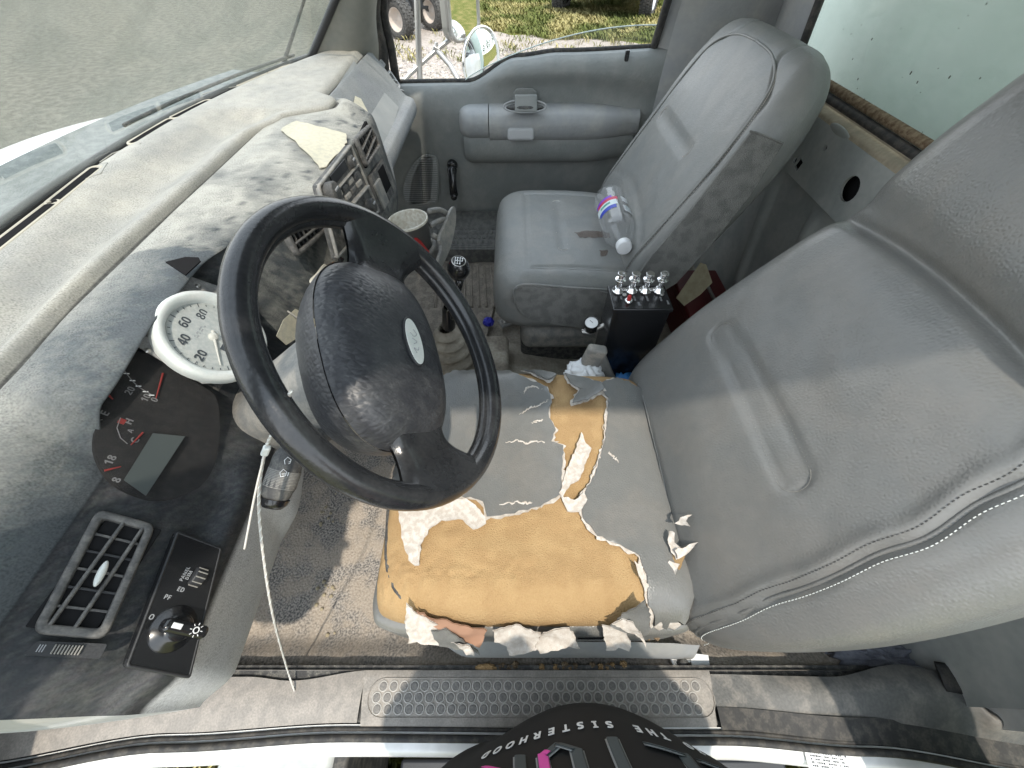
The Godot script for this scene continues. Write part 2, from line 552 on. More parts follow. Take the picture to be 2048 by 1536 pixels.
	M.sill = mat(Color.WHITE, 0.65, {"tex": mottled(49, 0.014, 0.09, [[0.0, Color(0.19, 0.178, 0.163)], [1.0, Color(0.29, 0.27, 0.245)]], [[0.0, Color(0.225, 0.208, 0.188)], [1.0, Color(0.36, 0.33, 0.296)]]), "tile": 0.22, "bump": fine, "depth": 0.3})
	M.ring = mat(Color(0.40, 0.385, 0.36), 0.75)
	M.sill_dark = mat(Color.WHITE, 0.6, {"tex": mottled(50, 0.012, 0.09, [[0.0, Color(0.07, 0.072, 0.07)], [1.0, Color(0.12, 0.12, 0.115)]], [[0.0, Color(0.11, 0.108, 0.1)], [1.0, Color(0.22, 0.205, 0.185)]]), "tile": 0.3, "bump": fine, "depth": 0.3})
	M.bump_dark = mat(Color.WHITE, 0.7, {"tex": mottled(51, 0.03, 0.12, [[0.0, Color(0.11, 0.108, 0.105)], [1.0, Color(0.19, 0.183, 0.175)]], [[0.0, Color(0.15, 0.143, 0.135)], [1.0, Color(0.27, 0.252, 0.23)]]), "tile": 0.1})
	M.plate_dark = mat(Color.WHITE, 0.6, {"tex": mottled(52, 0.02, 0.1, [[0.0, Color(0.075, 0.078, 0.075)], [1.0, Color(0.12, 0.12, 0.115)]], [[0.0, Color(0.11, 0.112, 0.105)], [1.0, Color(0.18, 0.178, 0.165)]]), "tile": 0.3})
	M.rubber = mat(Color.WHITE, 0.7, {"tex": mottled(53, 0.02, 0.1, [[0.0, Color(0.015, 0.015, 0.015)], [1.0, Color(0.03, 0.03, 0.03)]], [[0.0, Color(0.03, 0.03, 0.028)], [1.0, Color(0.09, 0.08, 0.068)]]), "tile": 0.25})
	M.tyre = mat(Color.WHITE, 0.9, {"tex": mottled(54, 0.02, 0.1, [[0.0, Color(0.02, 0.02, 0.02)], [1.0, Color(0.045, 0.043, 0.04)]], [[0.0, Color(0.05, 0.048, 0.045)], [1.0, Color(0.11, 0.105, 0.095)]]), "tile": 0.3})
	M.white_paint = mat(Color.WHITE, 0.35, {"tex": mottled(55, 0.01, 0.06, [[0.0, Color(0.62, 0.62, 0.60)], [1.0, Color(0.70, 0.70, 0.68)]], [[0.0, Color(0.70, 0.70, 0.69)], [1.0, Color(0.78, 0.78, 0.77)]]), "tile": 0.6, "coat": 0.5})
	M.box_paint = mat(Color.WHITE, 0.5, {"tex": mottled(56, 0.01, 0.06, [[0.0, Color(0.61, 0.72, 0.65)], [1.0, Color(0.64, 0.745, 0.675)]], [[0.0, Color(0.64, 0.75, 0.68)], [1.0, Color(0.69, 0.785, 0.72)]]), "tile": 1.5})
	M.sheet = mat(Color.WHITE, 0.5, {"tex": mottled(57, 0.01, 0.07, [[0.0, Color(0.30, 0.32, 0.31)], [1.0, Color(0.35, 0.37, 0.36)]], [[0.0, Color(0.36, 0.375, 0.36)], [1.0, Color(0.43, 0.44, 0.42)]]), "tile": 0.7})
	M.sheet_dusty = mat(Color.WHITE, 0.75, {"tex": mottled(58, 0.01, 0.08, [[0.0, Color(0.22, 0.19, 0.14)], [1.0, Color(0.31, 0.27, 0.20)]], [[0.0, Color(0.30, 0.25, 0.18)], [1.0, Color(0.44, 0.38, 0.28)]]), "tile": 0.4})
	M.rust = mat(Color.WHITE, 0.9, {"tex": mottled(59, 0.03, 0.12, [[0.0, Color(0.08, 0.05, 0.028)], [1.0, Color(0.16, 0.105, 0.06)]], [[0.0, Color(0.17, 0.125, 0.075)], [1.0, Color(0.30, 0.235, 0.15)]]), "tile": 0.2})
	M.steel = mat(Color(0.42, 0.41, 0.39), 0.38, {"metal": 0.9})
	M.chrome = mat(Color(0.82, 0.82, 0.82), 0.12, {"metal": 1.0})
	M.alu = mat(Color.WHITE, 0.6, {"metal": 0.0, "tex": mottled(60, 0.02, 0.12, [[0.0, Color(0.10, 0.10, 0.10)], [1.0, Color(0.22, 0.22, 0.215)]], [[0.0, Color(0.20, 0.20, 0.195)], [1.0, Color(0.40, 0.39, 0.37)]]), "tile": 0.15})
	M.mirror = mat(Color(0.86, 0.88, 0.88), 0.03, {"metal": 1.0})
	M.cream = mat(Color(0.62, 0.61, 0.54), 0.5)
	M.bezel = mat(Color.WHITE, 0.35, {"tex": mottled(61, 0.015, 0.1, [[0.0, Color(0.56, 0.60, 0.57)], [1.0, Color(0.64, 0.67, 0.645)]], [[0.0, Color(0.60, 0.62, 0.58)], [1.0, Color(0.72, 0.73, 0.70)]]), "tile": 0.15})
	M.face = mat(Color.WHITE, 0.6, {"tex": mottled(62, 0.03, 0.15, [[0.0, Color(0.34, 0.37, 0.36)], [1.0, Color(0.44, 0.47, 0.45)]], [[0.0, Color(0.42, 0.44, 0.42)], [1.0, Color(0.56, 0.57, 0.54)]]), "tile": 0.1})
	M.print_dark = mat(Color(0.05, 0.06, 0.07), 0.7)
	M.print_grey = mat(Color(0.30, 0.31, 0.32), 0.7)
	M.print_white = mat(Color(0.75, 0.76, 0.76), 0.6)
	M.print_red = mat(Color(0.22, 0.02, 0.015), 0.7)
	M.red = mat(Color(0.40, 0.02, 0.02), 0.4)
	M.dark_red = mat(Color(0.12, 0.012, 0.012), 0.5)
	M.pink = mat(Color(0.80, 0.10, 0.45), 0.8)
	M.slate_print = mat(Color(0.07, 0.085, 0.09), 0.8)
	M.cord = mat(Color(0.48, 0.46, 0.42), 0.7)
	M.cable = mat(Color(0.50, 0.45, 0.36), 0.6)
	M.paper = mat(Color(0.78, 0.80, 0.82), 0.85, {"back": Color(0.3, 0.3, 0.3)})
	M.tape = mat(Color.WHITE, 0.85, {"tex": mottled(63, 0.02, 0.1, [[0.0, Color(0.40, 0.38, 0.30)], [1.0, Color(0.50, 0.48, 0.39)]], [[0.0, Color(0.46, 0.43, 0.32)], [1.0, Color(0.60, 0.57, 0.45)]]), "tile": 0.12})
	M.blue = mat(Color(0.04, 0.20, 0.50), 0.55)
	M.blue_cap = mat(Color(0.012, 0.015, 0.40), 0.35)
	M.rag = mat(Color.WHITE, 0.9, {"tex": mottled(64, 0.02, 0.1, [[0.0, Color(0.10, 0.11, 0.14)], [1.0, Color(0.17, 0.18, 0.215)]], [[0.0, Color(0.14, 0.15, 0.18)], [1.0, Color(0.24, 0.245, 0.27)]]), "tile": 0.12})
	M.cardboard = mat(Color.WHITE, 0.9, {"tex": mottled(65, 0.02, 0.1, [[0.0, Color(0.30, 0.255, 0.17)], [1.0, Color(0.36, 0.31, 0.22)]], [[0.0, Color(0.36, 0.31, 0.21)], [1.0, Color(0.45, 0.40, 0.29)]]), "tile": 0.2})
	M.shirt = mat(Color(0.010, 0.010, 0.011), 0.9, {"bump": pores, "depth": 0.2, "tile": 0.1})
	M.body = mat(Color.WHITE, 0.85, {"vc": true})
	M.bottle = mat(Color(0.90, 0.93, 0.95), 0.04, {"alpha": 0.10})
	M.lens = mat(Color(0.1, 0.1, 0.1), 0.12, {"alpha": 0.03, "spec": 0.03})
	M.pane = mat(Color(0.72, 0.80, 0.76), 0.03, {"alpha": 0.07})
	M.dirty_pane = dirty(Color(0.24, 0.30, 0.27), 71, 0.10, 0.30, 2.4)
	M.rear_pane = dirty(Color(0.50, 0.70, 0.58), 73, 0.12, 0.18, 1.7)
# window glass with a film of dust: alpha follows the dust
func dirty(c: Color, sd: int, lo: float, hi: float, tile: float) -> StandardMaterial3D:
	var a := noise_img(sd, 0.006, 512, 5).get_data()
	var b := noise_img(sd + 1, 0.15, 512, 2).get_data()
	var o := PackedByteArray()
	var s := c.linear_to_srgb()
	for i in 512 * 512:
		var w := smoothstep(0.35, 0.75, a[i] / 255.0) * (0.6 + 0.8 * b[i] / 255.0)
		o.append_array([int(s.r * 255), int(s.g * 255), int(s.b * 255), clampi(int(255 * lerpf(lo, hi, w)), 0, 255)])
	var m := mat(Color.WHITE, 1.0, {"alpha": 1.0, "spec": 0.0})
	m.albedo_texture = ImageTexture.create_from_image(Image.create_from_data(512, 512, false, Image.FORMAT_RGBA8, o))
	m.uv1_scale = Vector3(tile, tile, 1)
	return m

func struct(called: String, mesh: Mesh, m: Material, label: String, category: String) -> MeshInstance3D:
	var o := part(called, mesh, m, self)
	tag(o, label, category, "", "structure")
	return o
func flat_outline(list: Array, y: float, jag: float, step: float) -> ArrayMesh:   # ground patch with an uneven edge
	var poly := PackedVector2Array()
	for i in list.size():
		var a := Vector2(list[i][0], list[i][1])
		var b := Vector2(list[(i + 1) % list.size()][0], list[(i + 1) % list.size()][1])
		var k := maxi(1, int(a.distance_to(b) / step))
		for j in k:
			var q := a.lerp(b, float(j) / k)
			poly.append(q + Vector2(nz.get_noise_2d(q.x * 0.9, q.y * 0.9), nz.get_noise_2d(q.x * 0.9 + 40, q.y * 0.9)) * jag)
	var ix := Geometry2D.triangulate_polygon(poly)
	var p := PackedVector3Array()
	var n := PackedVector3Array()
	for q in poly:
		p.append(Vector3(q.x, y, q.y))
		n.append(Vector3.UP)
	for i in range(0, ix.size(), 3):
		var t := (poly[ix[i + 1]] - poly[ix[i]]).cross(poly[ix[i + 2]] - poly[ix[i]])
		if t < 0:
			var s := ix[i + 1]
			ix[i + 1] = ix[i + 2]
			ix[i + 2] = s
	return arr_mesh(p, n, ix)
func scatter(called: String, mesh: Mesh, m: Material, list: Array, cols: Array, label: String, category: String) -> void:
	var mm := MultiMesh.new()
	mm.transform_format = MultiMesh.TRANSFORM_3D
	mm.use_colors = true
	mm.mesh = mesh
	mm.instance_count = list.size()
	for i in list.size():
		mm.set_instance_transform(i, list[i])
		mm.set_instance_color(i, cols[i])
	var o := MultiMeshInstance3D.new()
	o.multimesh = mm
	o.material_override = m
	o.name = called
	add_child(o)
	tag(o, label, category, "", "stuff")
func is_gravel(x: float, z: float) -> bool:
	var w := nz.get_noise_2d(x * 0.35, z * 0.35) * 0.9
	if x > 6.0 + w: return false
	if x < -1.3 + w * 0.3: return z < -0.2 and z > -40
	return z < -1.2 and z > -10.3 + w + 0.28 * x
func build_outside() -> void:
	var grass_t := mottled(81, 0.02, 0.12, [[0.0, Color(0.05, 0.065, 0.018)], [1.0, Color(0.14, 0.16, 0.045)]], [[0.0, Color(0.14, 0.12, 0.045)], [1.0, Color(0.32, 0.27, 0.12)]], 512, 0.5, 0.25)
	struct("ground", grid(func(a: float, b: float) -> Vector3: return Vector3(lerpf(-150, 150, a), 0, lerpf(150, -150, b)), 8, 8), mat(Color.WHITE, 1.0, {"tex": grass_t, "tile": 2.3, "spec": 0.05}), "dry patchy grass ground around the parked truck", "ground")
	var gravel_t := mottled(83, 0.012, 0.16, [[0.0, Color(0.20, 0.18, 0.15)], [0.5, Color(0.30, 0.265, 0.235)], [1.0, Color(0.44, 0.40, 0.36)]], [[0.0, Color(0.30, 0.26, 0.23)], [0.5, Color(0.40, 0.35, 0.31)], [1.0, Color(0.54, 0.49, 0.45)]], 1024, 0.5, 0.3)
	struct("gravel_drive", flat_outline([[-60, -0.4], [-1.6, -0.4], [-1.4, -1.2], [3, -1.0], [6, -4], [6, -8.5], [3, -9.4], [0, -10.3], [-1.2, -11.5], [-2.6, -30], [-60, -30]], 0.004, 0.35, 0.5), mat(Color.WHITE, 1.0, {"tex": gravel_t, "tile": 1.1, "bump": bump(84, 0.16, 5.0), "depth": 1.0, "spec": 0.1}), "pinkish grey gravel drive beside the truck", "gravel")
	var dirt_t := mottled(85, 0.010, 0.14, [[0.0, Color(0.05, 0.052, 0.042)], [0.5, Color(0.085, 0.086, 0.07)], [1.0, Color(0.15, 0.15, 0.125)]], [[0.0, Color(0.09, 0.09, 0.072)], [0.5, Color(0.13, 0.128, 0.105)], [1.0, Color(0.22, 0.215, 0.185)]], 1024, 0.5, 0.3)
	struct("dirt_lot", flat_outline([[-70, 2], [-2.2, 2], [-1.9, -1.2], [-2.0, -4.0], [-3.2, -9], [-6, -30], [-70, -40]], 0.008, 0.35, 0.6), mat(Color.WHITE, 1.0, {"tex": dirt_t, "tile": 1.6, "spec": 0.05}), "grey olive dirt lot in front of the truck", "dirt")
	# grass blades where the windows and the door gap show them
	var st := SurfaceTool.new()
	st.begin(Mesh.PRIMITIVE_TRIANGLES)
	var r := RandomNumberGenerator.new()
	r.seed = 5
	for i in 9:
		var a := r.randf() * TAU
		var o := Vector3(r.randf_range(-0.05, 0.05), 0, r.randf_range(-0.05, 0.05))
		var h := r.randf_range(0.04, 0.085)
		var lean := Vector3(cos(a), 0, sin(a)) * h * r.randf_range(0.2, 0.9)
		var w := Vector3(-sin(a), 0, cos(a)) * 0.003
		for q in [o - w, o + w, o + lean * 0.4 + Vector3.UP * h * 0.7, o + lean * 0.4 + Vector3.UP * h * 0.7, o + w, o + lean + Vector3.UP * h]:
			st.set_normal(Vector3(cos(a) * 0.4, 0.9, sin(a) * 0.4).normalized())
			st.add_vertex(q)
	var tuft := st.commit()
	var list := []
	var cols := []
	for k in 52000:
		var x: float
		var z: float
		if k < 46000:
			z = -8.2 - pow(r.randf(), 1.5) * 9.0
			x = r.randf_range(-3.5, 7.5) * (-z / 11.0)
		else:
			x = r.randf_range(-1.4, 1.4)
			z = r.randf_range(0.02, 1.2)
		if is_gravel(x, z) and r.randf() > 0.02: continue
		var sc := r.randf_range(0.7, 1.5)
		list.append(Transform3D(Basis(Vector3.UP, r.randf() * TAU).scaled(Vector3(sc, sc, sc)), Vector3(x, 0, z)))
		var dry := smoothstep(-0.25, 0.35, nz.get_noise_2d(x * 0.8 + 9, z * 0.8)) * 0.8 + r.randf() * 0.2
		cols.append(Color(0.12, 0.16, 0.035).lerp(Color(0.50, 0.44, 0.20), dry) * r.randf_range(0.8, 1.25))
	scatter("grass", tuft, mat(Color.WHITE, 0.9, {"vc": true, "back": Color(0.4, 0.4, 0.2)}), list, cols, "short half dry grass growing beyond the gravel", "grass")
	# loose stones on the drive
	var ball := grid(func(a: float, b: float) -> Vector3:
		var q := Vector3(cos(a * TAU) * sin(b * PI), cos(b * PI) * 0.6, -sin(a * TAU) * sin(b * PI))
		return q * (1.0 + 0.35 * nf.get_noise_3dv(q * 1.3)), 6, 4, true)
	list = []
	cols = []
	for k in 26000:
		var z := -2.2 - r.randf() * 7.0
		var x := r.randf_range(-4.0, 4.5) * (-z / 8.0)
		if x < -1.9 + z * 0.15 or not is_gravel(x, z): continue
		var s := 0.006 + 0.016 * pow(r.randf(), 2.0)
		list.append(Transform3D(Basis(Vector3(r.randf(), r.randf(), r.randf()).normalized(), r.randf() * 0.9).scaled(Vector3(s, s, s)), Vector3(x, 0.004 + s * 0.2, z)))
		var g := r.randf_range(0.12, 0.55)
		cols.append(Color(g, g * r.randf_range(0.86, 0.95), g * r.randf_range(0.74, 0.9)))
	scatter("gravel", ball, mat(Color.WHITE, 0.95, {"vc": true}), list, cols, "loose stones lying on the gravel drive", "gravel")
	quad_bike()
	far_car()
	service_box()
	far_trees()
func wheel_meshes(R: float, w: float, lugs: int) -> Array:
	var prof := []
	for q in [[0.62, 0.46], [0.66, 0.5], [0.8, 0.52], [0.93, 0.47], [1.0, 0.38], [1.0, 0.0], [1.0, -0.38], [0.93, -0.47], [0.8, -0.52], [0.66, -0.5], [0.62, -0.46]]: prof.append(Vector2(q[0] * R, q[1] * w))
	var t := [[lathe(prof, 36), Transform3D.IDENTITY]]
	var lug := rbox(Vector3(R * 0.07, w * 0.24, TAU * R / lugs * 0.62), 0.004, 1)
	for k in lugs:
		for row in 4:
			var a := TAU * (k + (row % 2) * 0.5) / lugs
			t.append([lug, Transform3D(Basis(Vector3.UP, a), Vector3(cos(a) * R * (1.0 if row in [1, 2] else 0.97), (row - 1.5) * w * 0.29, -sin(a) * R * (1.0 if row in [1, 2] else 0.97)))])
	var rim := lathe([Vector2(0, w * 0.10), Vector2(R * 0.14, w * 0.12), Vector2(R * 0.18, w * 0.02), Vector2(R * 0.42, w * 0.0), Vector2(R * 0.5, w * 0.2), Vector2(R * 0.56, w * 0.40), Vector2(R * 0.64, w * 0.47), Vector2(R * 0.64, w * 0.38), Vector2(R * 0.58, 0), Vector2(R * 0.6, -w * 0.4)], 28)
	var nut := lathe([Vector2(0.0, 0.012), Vector2(0.009, 0.012), Vector2(0.010, 0)], 6)
	return [join(t), rim, nut]
func put_wheel(parent: Node3D, ms: Array, c: Vector3, axis: Vector3, R: float, rim_m: Material, nuts := 4) -> void:
	var t := along(c, c + axis)
	var ty := part("wheel", ms[1], rim_m, parent, t)
	part("tyre", ms[0], M.tyre, ty, t)
	for k in nuts:
		var a := TAU * k / nuts
		part("wheel_nut", ms[2], M.steel, ty, t * Transform3D(Basis.IDENTITY, Vector3(cos(a) * R * 0.28, 0, sin(a) * R * 0.28)))
func quad_bike() -> void:
	var g := pp(808, 80, Vector3.ZERO, Vector3.UP)
	var g2 := pp(872, 62, Vector3.ZERO, Vector3.UP)
	var t := thing("quad_bike", "dusty quad bike with knobbly tyres parked on the gravel", "quad bike", g)
	var ms := wheel_meshes(0.28, 0.22, 22)
	var rim_m := mat(Color(0.46, 0.40, 0.35), 0.6)
	var side := (g2 - g)
	side.y = 0
	var ax := Vector3(0.42, 0, 0.9).normalized()   # axle, towards the truck
	var fw := Vector3(-0.9, 0, 0.42)
	var a := g + Vector3(0, 0.28, 0) - ax * 0.1
	var b := g2 + Vector3(0, 0.28, 0) - ax * 0.1
	put_wheel(t, ms, a, Vector3(-0.55, 0.05, 0.83).normalized(), 0.28, rim_m)
	put_wheel(t, ms, b, Vector3(-0.62, 0.05, 0.78).normalized(), 0.28, rim_m)
	var c := a - ax * 1.0 + fw * 0.2
	put_wheel(t, ms, c, -ax, 0.28, rim_m)
	put_wheel(t, ms, b - ax * 0.9, -ax, 0.28, rim_m)
	var mid := (a + b + c + (b - ax * 0.9)) / 4.0
	var plastic := mat(Color(0.05, 0.055, 0.06), 0.55)
	part("frame", rbox(Vector3(1.25, 0.22, 0.3), 0.06), plastic, t, Transform3D(Basis(Vector3.UP, 0.44), mid + Vector3(0, 0.12, 0)))
	part("axle", tube([a, a - ax * 0.5, c], 0.025), M.rubber, t)
	part("axle", tube([b, b - ax * 0.9], 0.025), M.rubber, t)
	for q in [a, b]:
		part("fender", grid(func(u: float, v: float) -> Vector3:
			var an := lerpf(0.15, PI - 0.15, u)
			return q + fw * cos(an) * 0.37 + Vector3.UP * (sin(an) * 0.37) + ax * lerpf(0.05, -0.32, v), 14, 4), mat(Color(0.06, 0.065, 0.07), 0.5), t)
		part("suspension_arm", tube([q - ax * 0.1, mid + Vector3(0, 0.1, 0)], 0.03), M.rubber, t)
	part("seat", rbox(Vector3(0.75, 0.16, 0.34), 0.07), M.rubber, t, Transform3D(Basis(Vector3.UP, 0.44), mid + Vector3(0, 0.5, 0)))
	part("handlebar", tube([mid + fw * 0.4 + ax * 0.35 + Vector3.UP * 0.75, mid + fw * 0.45 + Vector3.UP * 0.68, mid + fw * 0.4 - ax * 0.35 + Vector3.UP * 0.75], 0.016), M.rubber, t)
func far_car() -> void:
	var g := pp(1122, 22, Vector3.ZERO, Vector3.UP)
	var g2 := pp(1292, 36, Vector3.ZERO, Vector3.UP)
	var t := thing("parked_car", "dark car on road tyres standing on the grass", "car", g)
	var ms := wheel_meshes(0.37, 0.25, 40)
	var rim_m := mat(Color(0.55, 0.55, 0.54), 0.35, {"metal": 0.8})
	var across := (g2 - g).normalized()
	var fw := Vector3.UP.cross(across).normalized()
	if fw.z < 0: fw = -fw
	var paint := mat(Color(0.03, 0.035, 0.04), 0.3, {"coat": 1.0})
	for s in [0.0, -2.9]:
		put_wheel(t, ms, g + Vector3.UP * 0.36 + fw * s, -across, 0.37, rim_m, 5)
		put_wheel(t, ms, g2 + Vector3.UP * 0.36 + fw * s, across, 0.37, rim_m, 5)
	var W := g.distance_to(g2)
	var mid := (g + g2) / 2 + fw * -1.45
	var bs := Basis(across, Vector3.UP, fw)
	if bs.determinant() < 0: bs = Basis(-across, Vector3.UP, fw)
	part("body", rbox(Vector3(W * 0.86, 0.62, 4.4), 0.18), paint, t, Transform3D(bs, mid + Vector3.UP * 0.72))
	for s in [-1.0, 1.0]: part("side_panel", rbox(Vector3(0.22, 0.36, 4.3), 0.1), paint, t, Transform3D(bs, mid + Vector3.UP * 0.92 + across * s * W * 0.5))
	part("cabin", rbox(Vector3(W * 0.84, 0.62, 2.2), 0.25), M.gloss_black, t, Transform3D(bs, mid + Vector3.UP * 1.25 - fw * 0.3))
	part("bumper", rbox(Vector3(W * 0.95, 0.24, 0.2), 0.08), M.black, t, Transform3D(bs, mid + Vector3.UP * 0.5 + fw * 2.2))
	for s in [-1.0, 1.0]: part("headlight", rbox(Vector3(0.3, 0.16, 0.1), 0.05), M.chrome, t, Transform3D(bs, mid + Vector3.UP * 0.8 + fw * 2.2 + across * s * W * 0.36))
func service_box() -> void:
	var t := thing("truck_body_box", "pale white box body standing close behind the cab", "truck body", Vector3(1.0, 0.75, -0.73))
	part("front_panel", rbox(Vector3(0.05, 2.3, 2.30), 0.02), M.box_paint, t, Transform3D(Basis.IDENTITY, Vector3(1.00, 1.95, -0.72)))
	for z in [0.40, -1.84]: part("side_panel", rbox(Vector3(3.2, 2.28, 0.05), 0.02), M.box_paint, t, Transform3D(Basis.IDENTITY, Vector3(2.62, 1.95, z)))
	part("roof", rbox(Vector3(3.2, 0.05, 2.2), 0.02), M.box_paint, t, Transform3D(Basis.IDENTITY, Vector3(2.62, 3.07, -0.8)))
	part("floor", rbox(Vector3(3.2, 0.1, 2.3), 0.02), M.black, t, Transform3D(Basis.IDENTITY, Vector3(2.62, 0.83, -0.8)))
	for z in [-0.3, -1.16]: part("frame_rail", rbox(Vector3(6.0, 0.2, 0.08), 0.01), M.rubber, t, Transform3D(Basis.IDENTITY, Vector3(1.4, 0.62, z)))
	var ms := wheel_meshes(0.46, 0.26, 40)
	for z in [0.2, -1.66]: put_wheel(t, ms, Vector3(3.0, 0.46, z), Vector3(0, 0, signf(z + 0.73)), 0.46, M.white_paint, 8)
	for k in 12:   # rivets of the panel seam
		part("rivet", lathe([Vector2(0.0, 0.004), Vector2(0.006, 0.003), Vector2(0.008, 0)], 8), M.steel, t, along(Vector3(0.973, 1.0 + 0.17 * k, -1.80), Vector3(0, 1.0 + 0.17 * k, -1.80)))
func far_trees() -> void:   # the convex mirror shows a line of trees behind the truck
	var r := RandomNumberGenerator.new()
	r.seed = 21
	var leaf := SurfaceTool.new()
	leaf.begin(Mesh.PRIMITIVE_TRIANGLES)
	for k in 420:
		var d := Vector3(r.randfn(), r.randfn(), r.randfn()).normalized()
		var c := d * (0.55 + 0.45 * pow(r.randf(), 0.4)) * (1.0 + 0.35 * nf.get_noise_3dv(d * 2.0))
		var u := Vector3(r.randfn(), r.randfn(), r.randfn()).normalized() * 0.11
		var v := u.cross(Vector3(r.randfn(), r.randfn(), r.randfn()).normalized())
		for q in [c - u, c + v, c + u, c - u, c + u, c - v]:
			leaf.set_normal((d + Vector3.UP * 0.5).normalized())
			leaf.add_vertex(q)
	var lm := leaf.commit()
	var g := mat(Color(0.045, 0.075, 0.025), 0.9, {"back": Color(0.3, 0.4, 0.1)})
	var bark := mat(Color(0.10, 0.075, 0.055), 0.95)
	for k in 9:
		var p := Vector3(30 + r.randf_range(-3, 6), 0, -24 + k * 6.5)
		var h := r.randf_range(6, 9)
		var t := thing("tree", "leafy green tree in the row far behind the truck", "tree", p, "trees far behind the truck")
		part("trunk", tube([p, p + Vector3(0.1, h * 0.3, 0), p + Vector3(0, h * 0.7, 0.2)], [0.28, 0.2, 0.08]), bark, t)
		part("crown", lm, g, t, Transform3D(Basis(Vector3.UP, r.randf() * TAU).scaled(Vector3(2.6, h * 0.36, 2.6)), p + Vector3.UP * h * 0.62))

func xws(z: float) -> float: return -0.765 + 0.155 * pow((z + 0.73) / 0.75, 2.0)
func sill_z(x: float) -> float: return lerp_at([[-0.95, 0.115], [-0.6, 0.075], [-0.3, 0.062], [0.37, 0.066], [0.62, 0.080], [0.95, 0.116]], x)
func floor_s(x: float, z: float) -> float:
	var s := -0.08 + 0.42 * smoothstep(-0.58, -0.95, x)
	var hump := exp(-pow((z + 0.76) / 0.17, 4.0)) * smoothstep(0.32, -0.25, x)
	s += hump * 0.10
	if z > -0.1: s += 0.045 * smoothstep(-0.09, -0.03, z)   # rolls up to the sill
	return s + 0.004 * nz.get_noise_2d(x * 9, z * 9)
func build_shell() -> void:
	var t := thing("truck_cab", "stripped dusty truck cab shell with bare rear wall and painted sills", "truck cab", V(0, -0.85, -0.73))
	# floor
	part("floor", grid(func(a: float, b: float) -> Vector3:
		var x := lerpf(-0.95, 0.80, a)
		var z := lerpf(-0.62, -0.018, b)
		return V(x, floor_s(x, z), z), 120, 50), M.floor, t)
	part("floor", grid(func(a: float, b: float) -> Vector3:
		var x := lerpf(-0.95, 0.80, a)
		var z := lerpf(-1.46, -0.62, b)
		return V(x, floor_s(x, z), z), 100, 60), M.floor_pass, t)
	part("bulkhead", grid(func(a: float, b: float) -> Vector3: return V(-0.93, lerpf(-0.1, 0.55, b), lerpf(-1.62, 0.1, a)), 4, 4), M.black_dusty, t)
	# driver's sill: kick trim, tread plate, pillar trim, seal, painted flange
	part("kick_trim", grid(func(a: float, b: float) -> Vector3:
		var x := lerpf(-0.98, -0.279, a)
		var zo := sill_z(x) - 0.008
		var zi := lerp_at([[-0.98, 0.0], [-0.5, -0.012], [-0.42, -0.006], [-0.27, -0.022]], x)
		return V(x, 0.004 * sin(b * PI) + 0.012 * smoothstep(-0.45, -0.9, x), lerpf(zi, zo, b)), 60, 10), M.sill, t)
	var plate := part("sill_plate", grid(func(a: float, b: float) -> Vector3:
		var z := lerpf(-0.022, 0.060, b)
		var e := smoothstep(0.0, 0.1, b) * smoothstep(1.0, 0.92, b)
		return V(lerpf(-0.277, 0.372, a) + (0.5 - b) * 0.012 * (1 if a > 0.5 else -1), 0.0025 * e, z), 80, 20), M.sill, t)
	part("sill_riser", grid(func(a: float, b: float) -> Vector3: return V(lerpf(-0.98, 0.82, a), lerpf(0.001, -0.12, b), -0.0225 + 0.004 * sin(b * PI)), 20, 4), M.sill, t)
	part("groove_line", tube(capsule_path(V(-0.238, 0.0032, 0.0185), V(0.345, 0.0032, 0.0185), 0.0285), 0.0011, 6, true), M.sill, plate)
	var dome := lathe([Vector2(0, 0.0010), Vector2(0.0035, 0.0014), Vector2(0.0058, 0.0010), Vector2(0.0068, 0)], 14)
	var rg := lathe([Vector2(0.0064, 0), Vector2(0.0072, 0.0016), Vector2(0.0082, 0.0018), Vector2(0.0092, 0)], 16)
	for row in 3:
		for k in 31:
			var p := V(-0.250 + 0.0195 * k + [0.009, 0.0, 0.004][row], 0.0024, 0.0015 + 0.0165 * row)
			if p.x > 0.358: continue
			part("bump", dome, M.bump_dark, plate, Transform3D(Basis.IDENTITY, p))
			part("bump_ring", rg, M.ring, plate, Transform3D(Basis.IDENTITY, p))
	part("pillar_trim", grid(func(a: float, b: float) -> Vector3:
		var x := lerpf(0.374, 1.0, a)
		var zo := sill_z(x) - 0.030
		var zi := lerp_at([[0.37, -0.016], [0.6, -0.012], [0.72, -0.03], [0.8, -0.02], [0.82, 0.03], [1.0, 0.035]], x)
		var rise := 0.02 * smoothstep(0.42, 0.55, x) + 0.05 * smoothstep(0.55, 0.85, x)
		return V(x, 0.002 + rise * (0.5 + 0.5 * sin(b * PI)) * (1.0 - 0.5 * b), lerpf(zi, zo, b)), 70, 14), M.sill_dark, t)
	part("scuff_strip", grid(func(a: float, b: float) -> Vector3:
		var x := lerpf(0.374, 1.0, a)
		return V(x, 0.004 + 0.010 * smoothstep(0.4, 0.6, x) * (1.0 - b) - 0.003 * b, sill_z(x) + lerpf(-0.034, 0.004, b)), 50, 6), M.rubber, t)
	part("sill_core", grid(func(a: float, b: float) -> Vector3:
		var x := lerpf(-1.0, 1.0, a)
		return V(x, -0.008, lerpf(-0.03, sill_z(x) + 0.01, b)), 40, 4), M.black_dusty, t)
	for k in [[0.0, 0.006, 0.0035], [0.012, 0.010, 0.006]]:
		part("door_seal", tube(range(60).map(func(i): var x: float = lerpf(-1.0, 1.0, i / 59.0); return V(x, k[1] - 0.006, sill_z(x) + k[0])), k[2], 10), M.rubber, t)
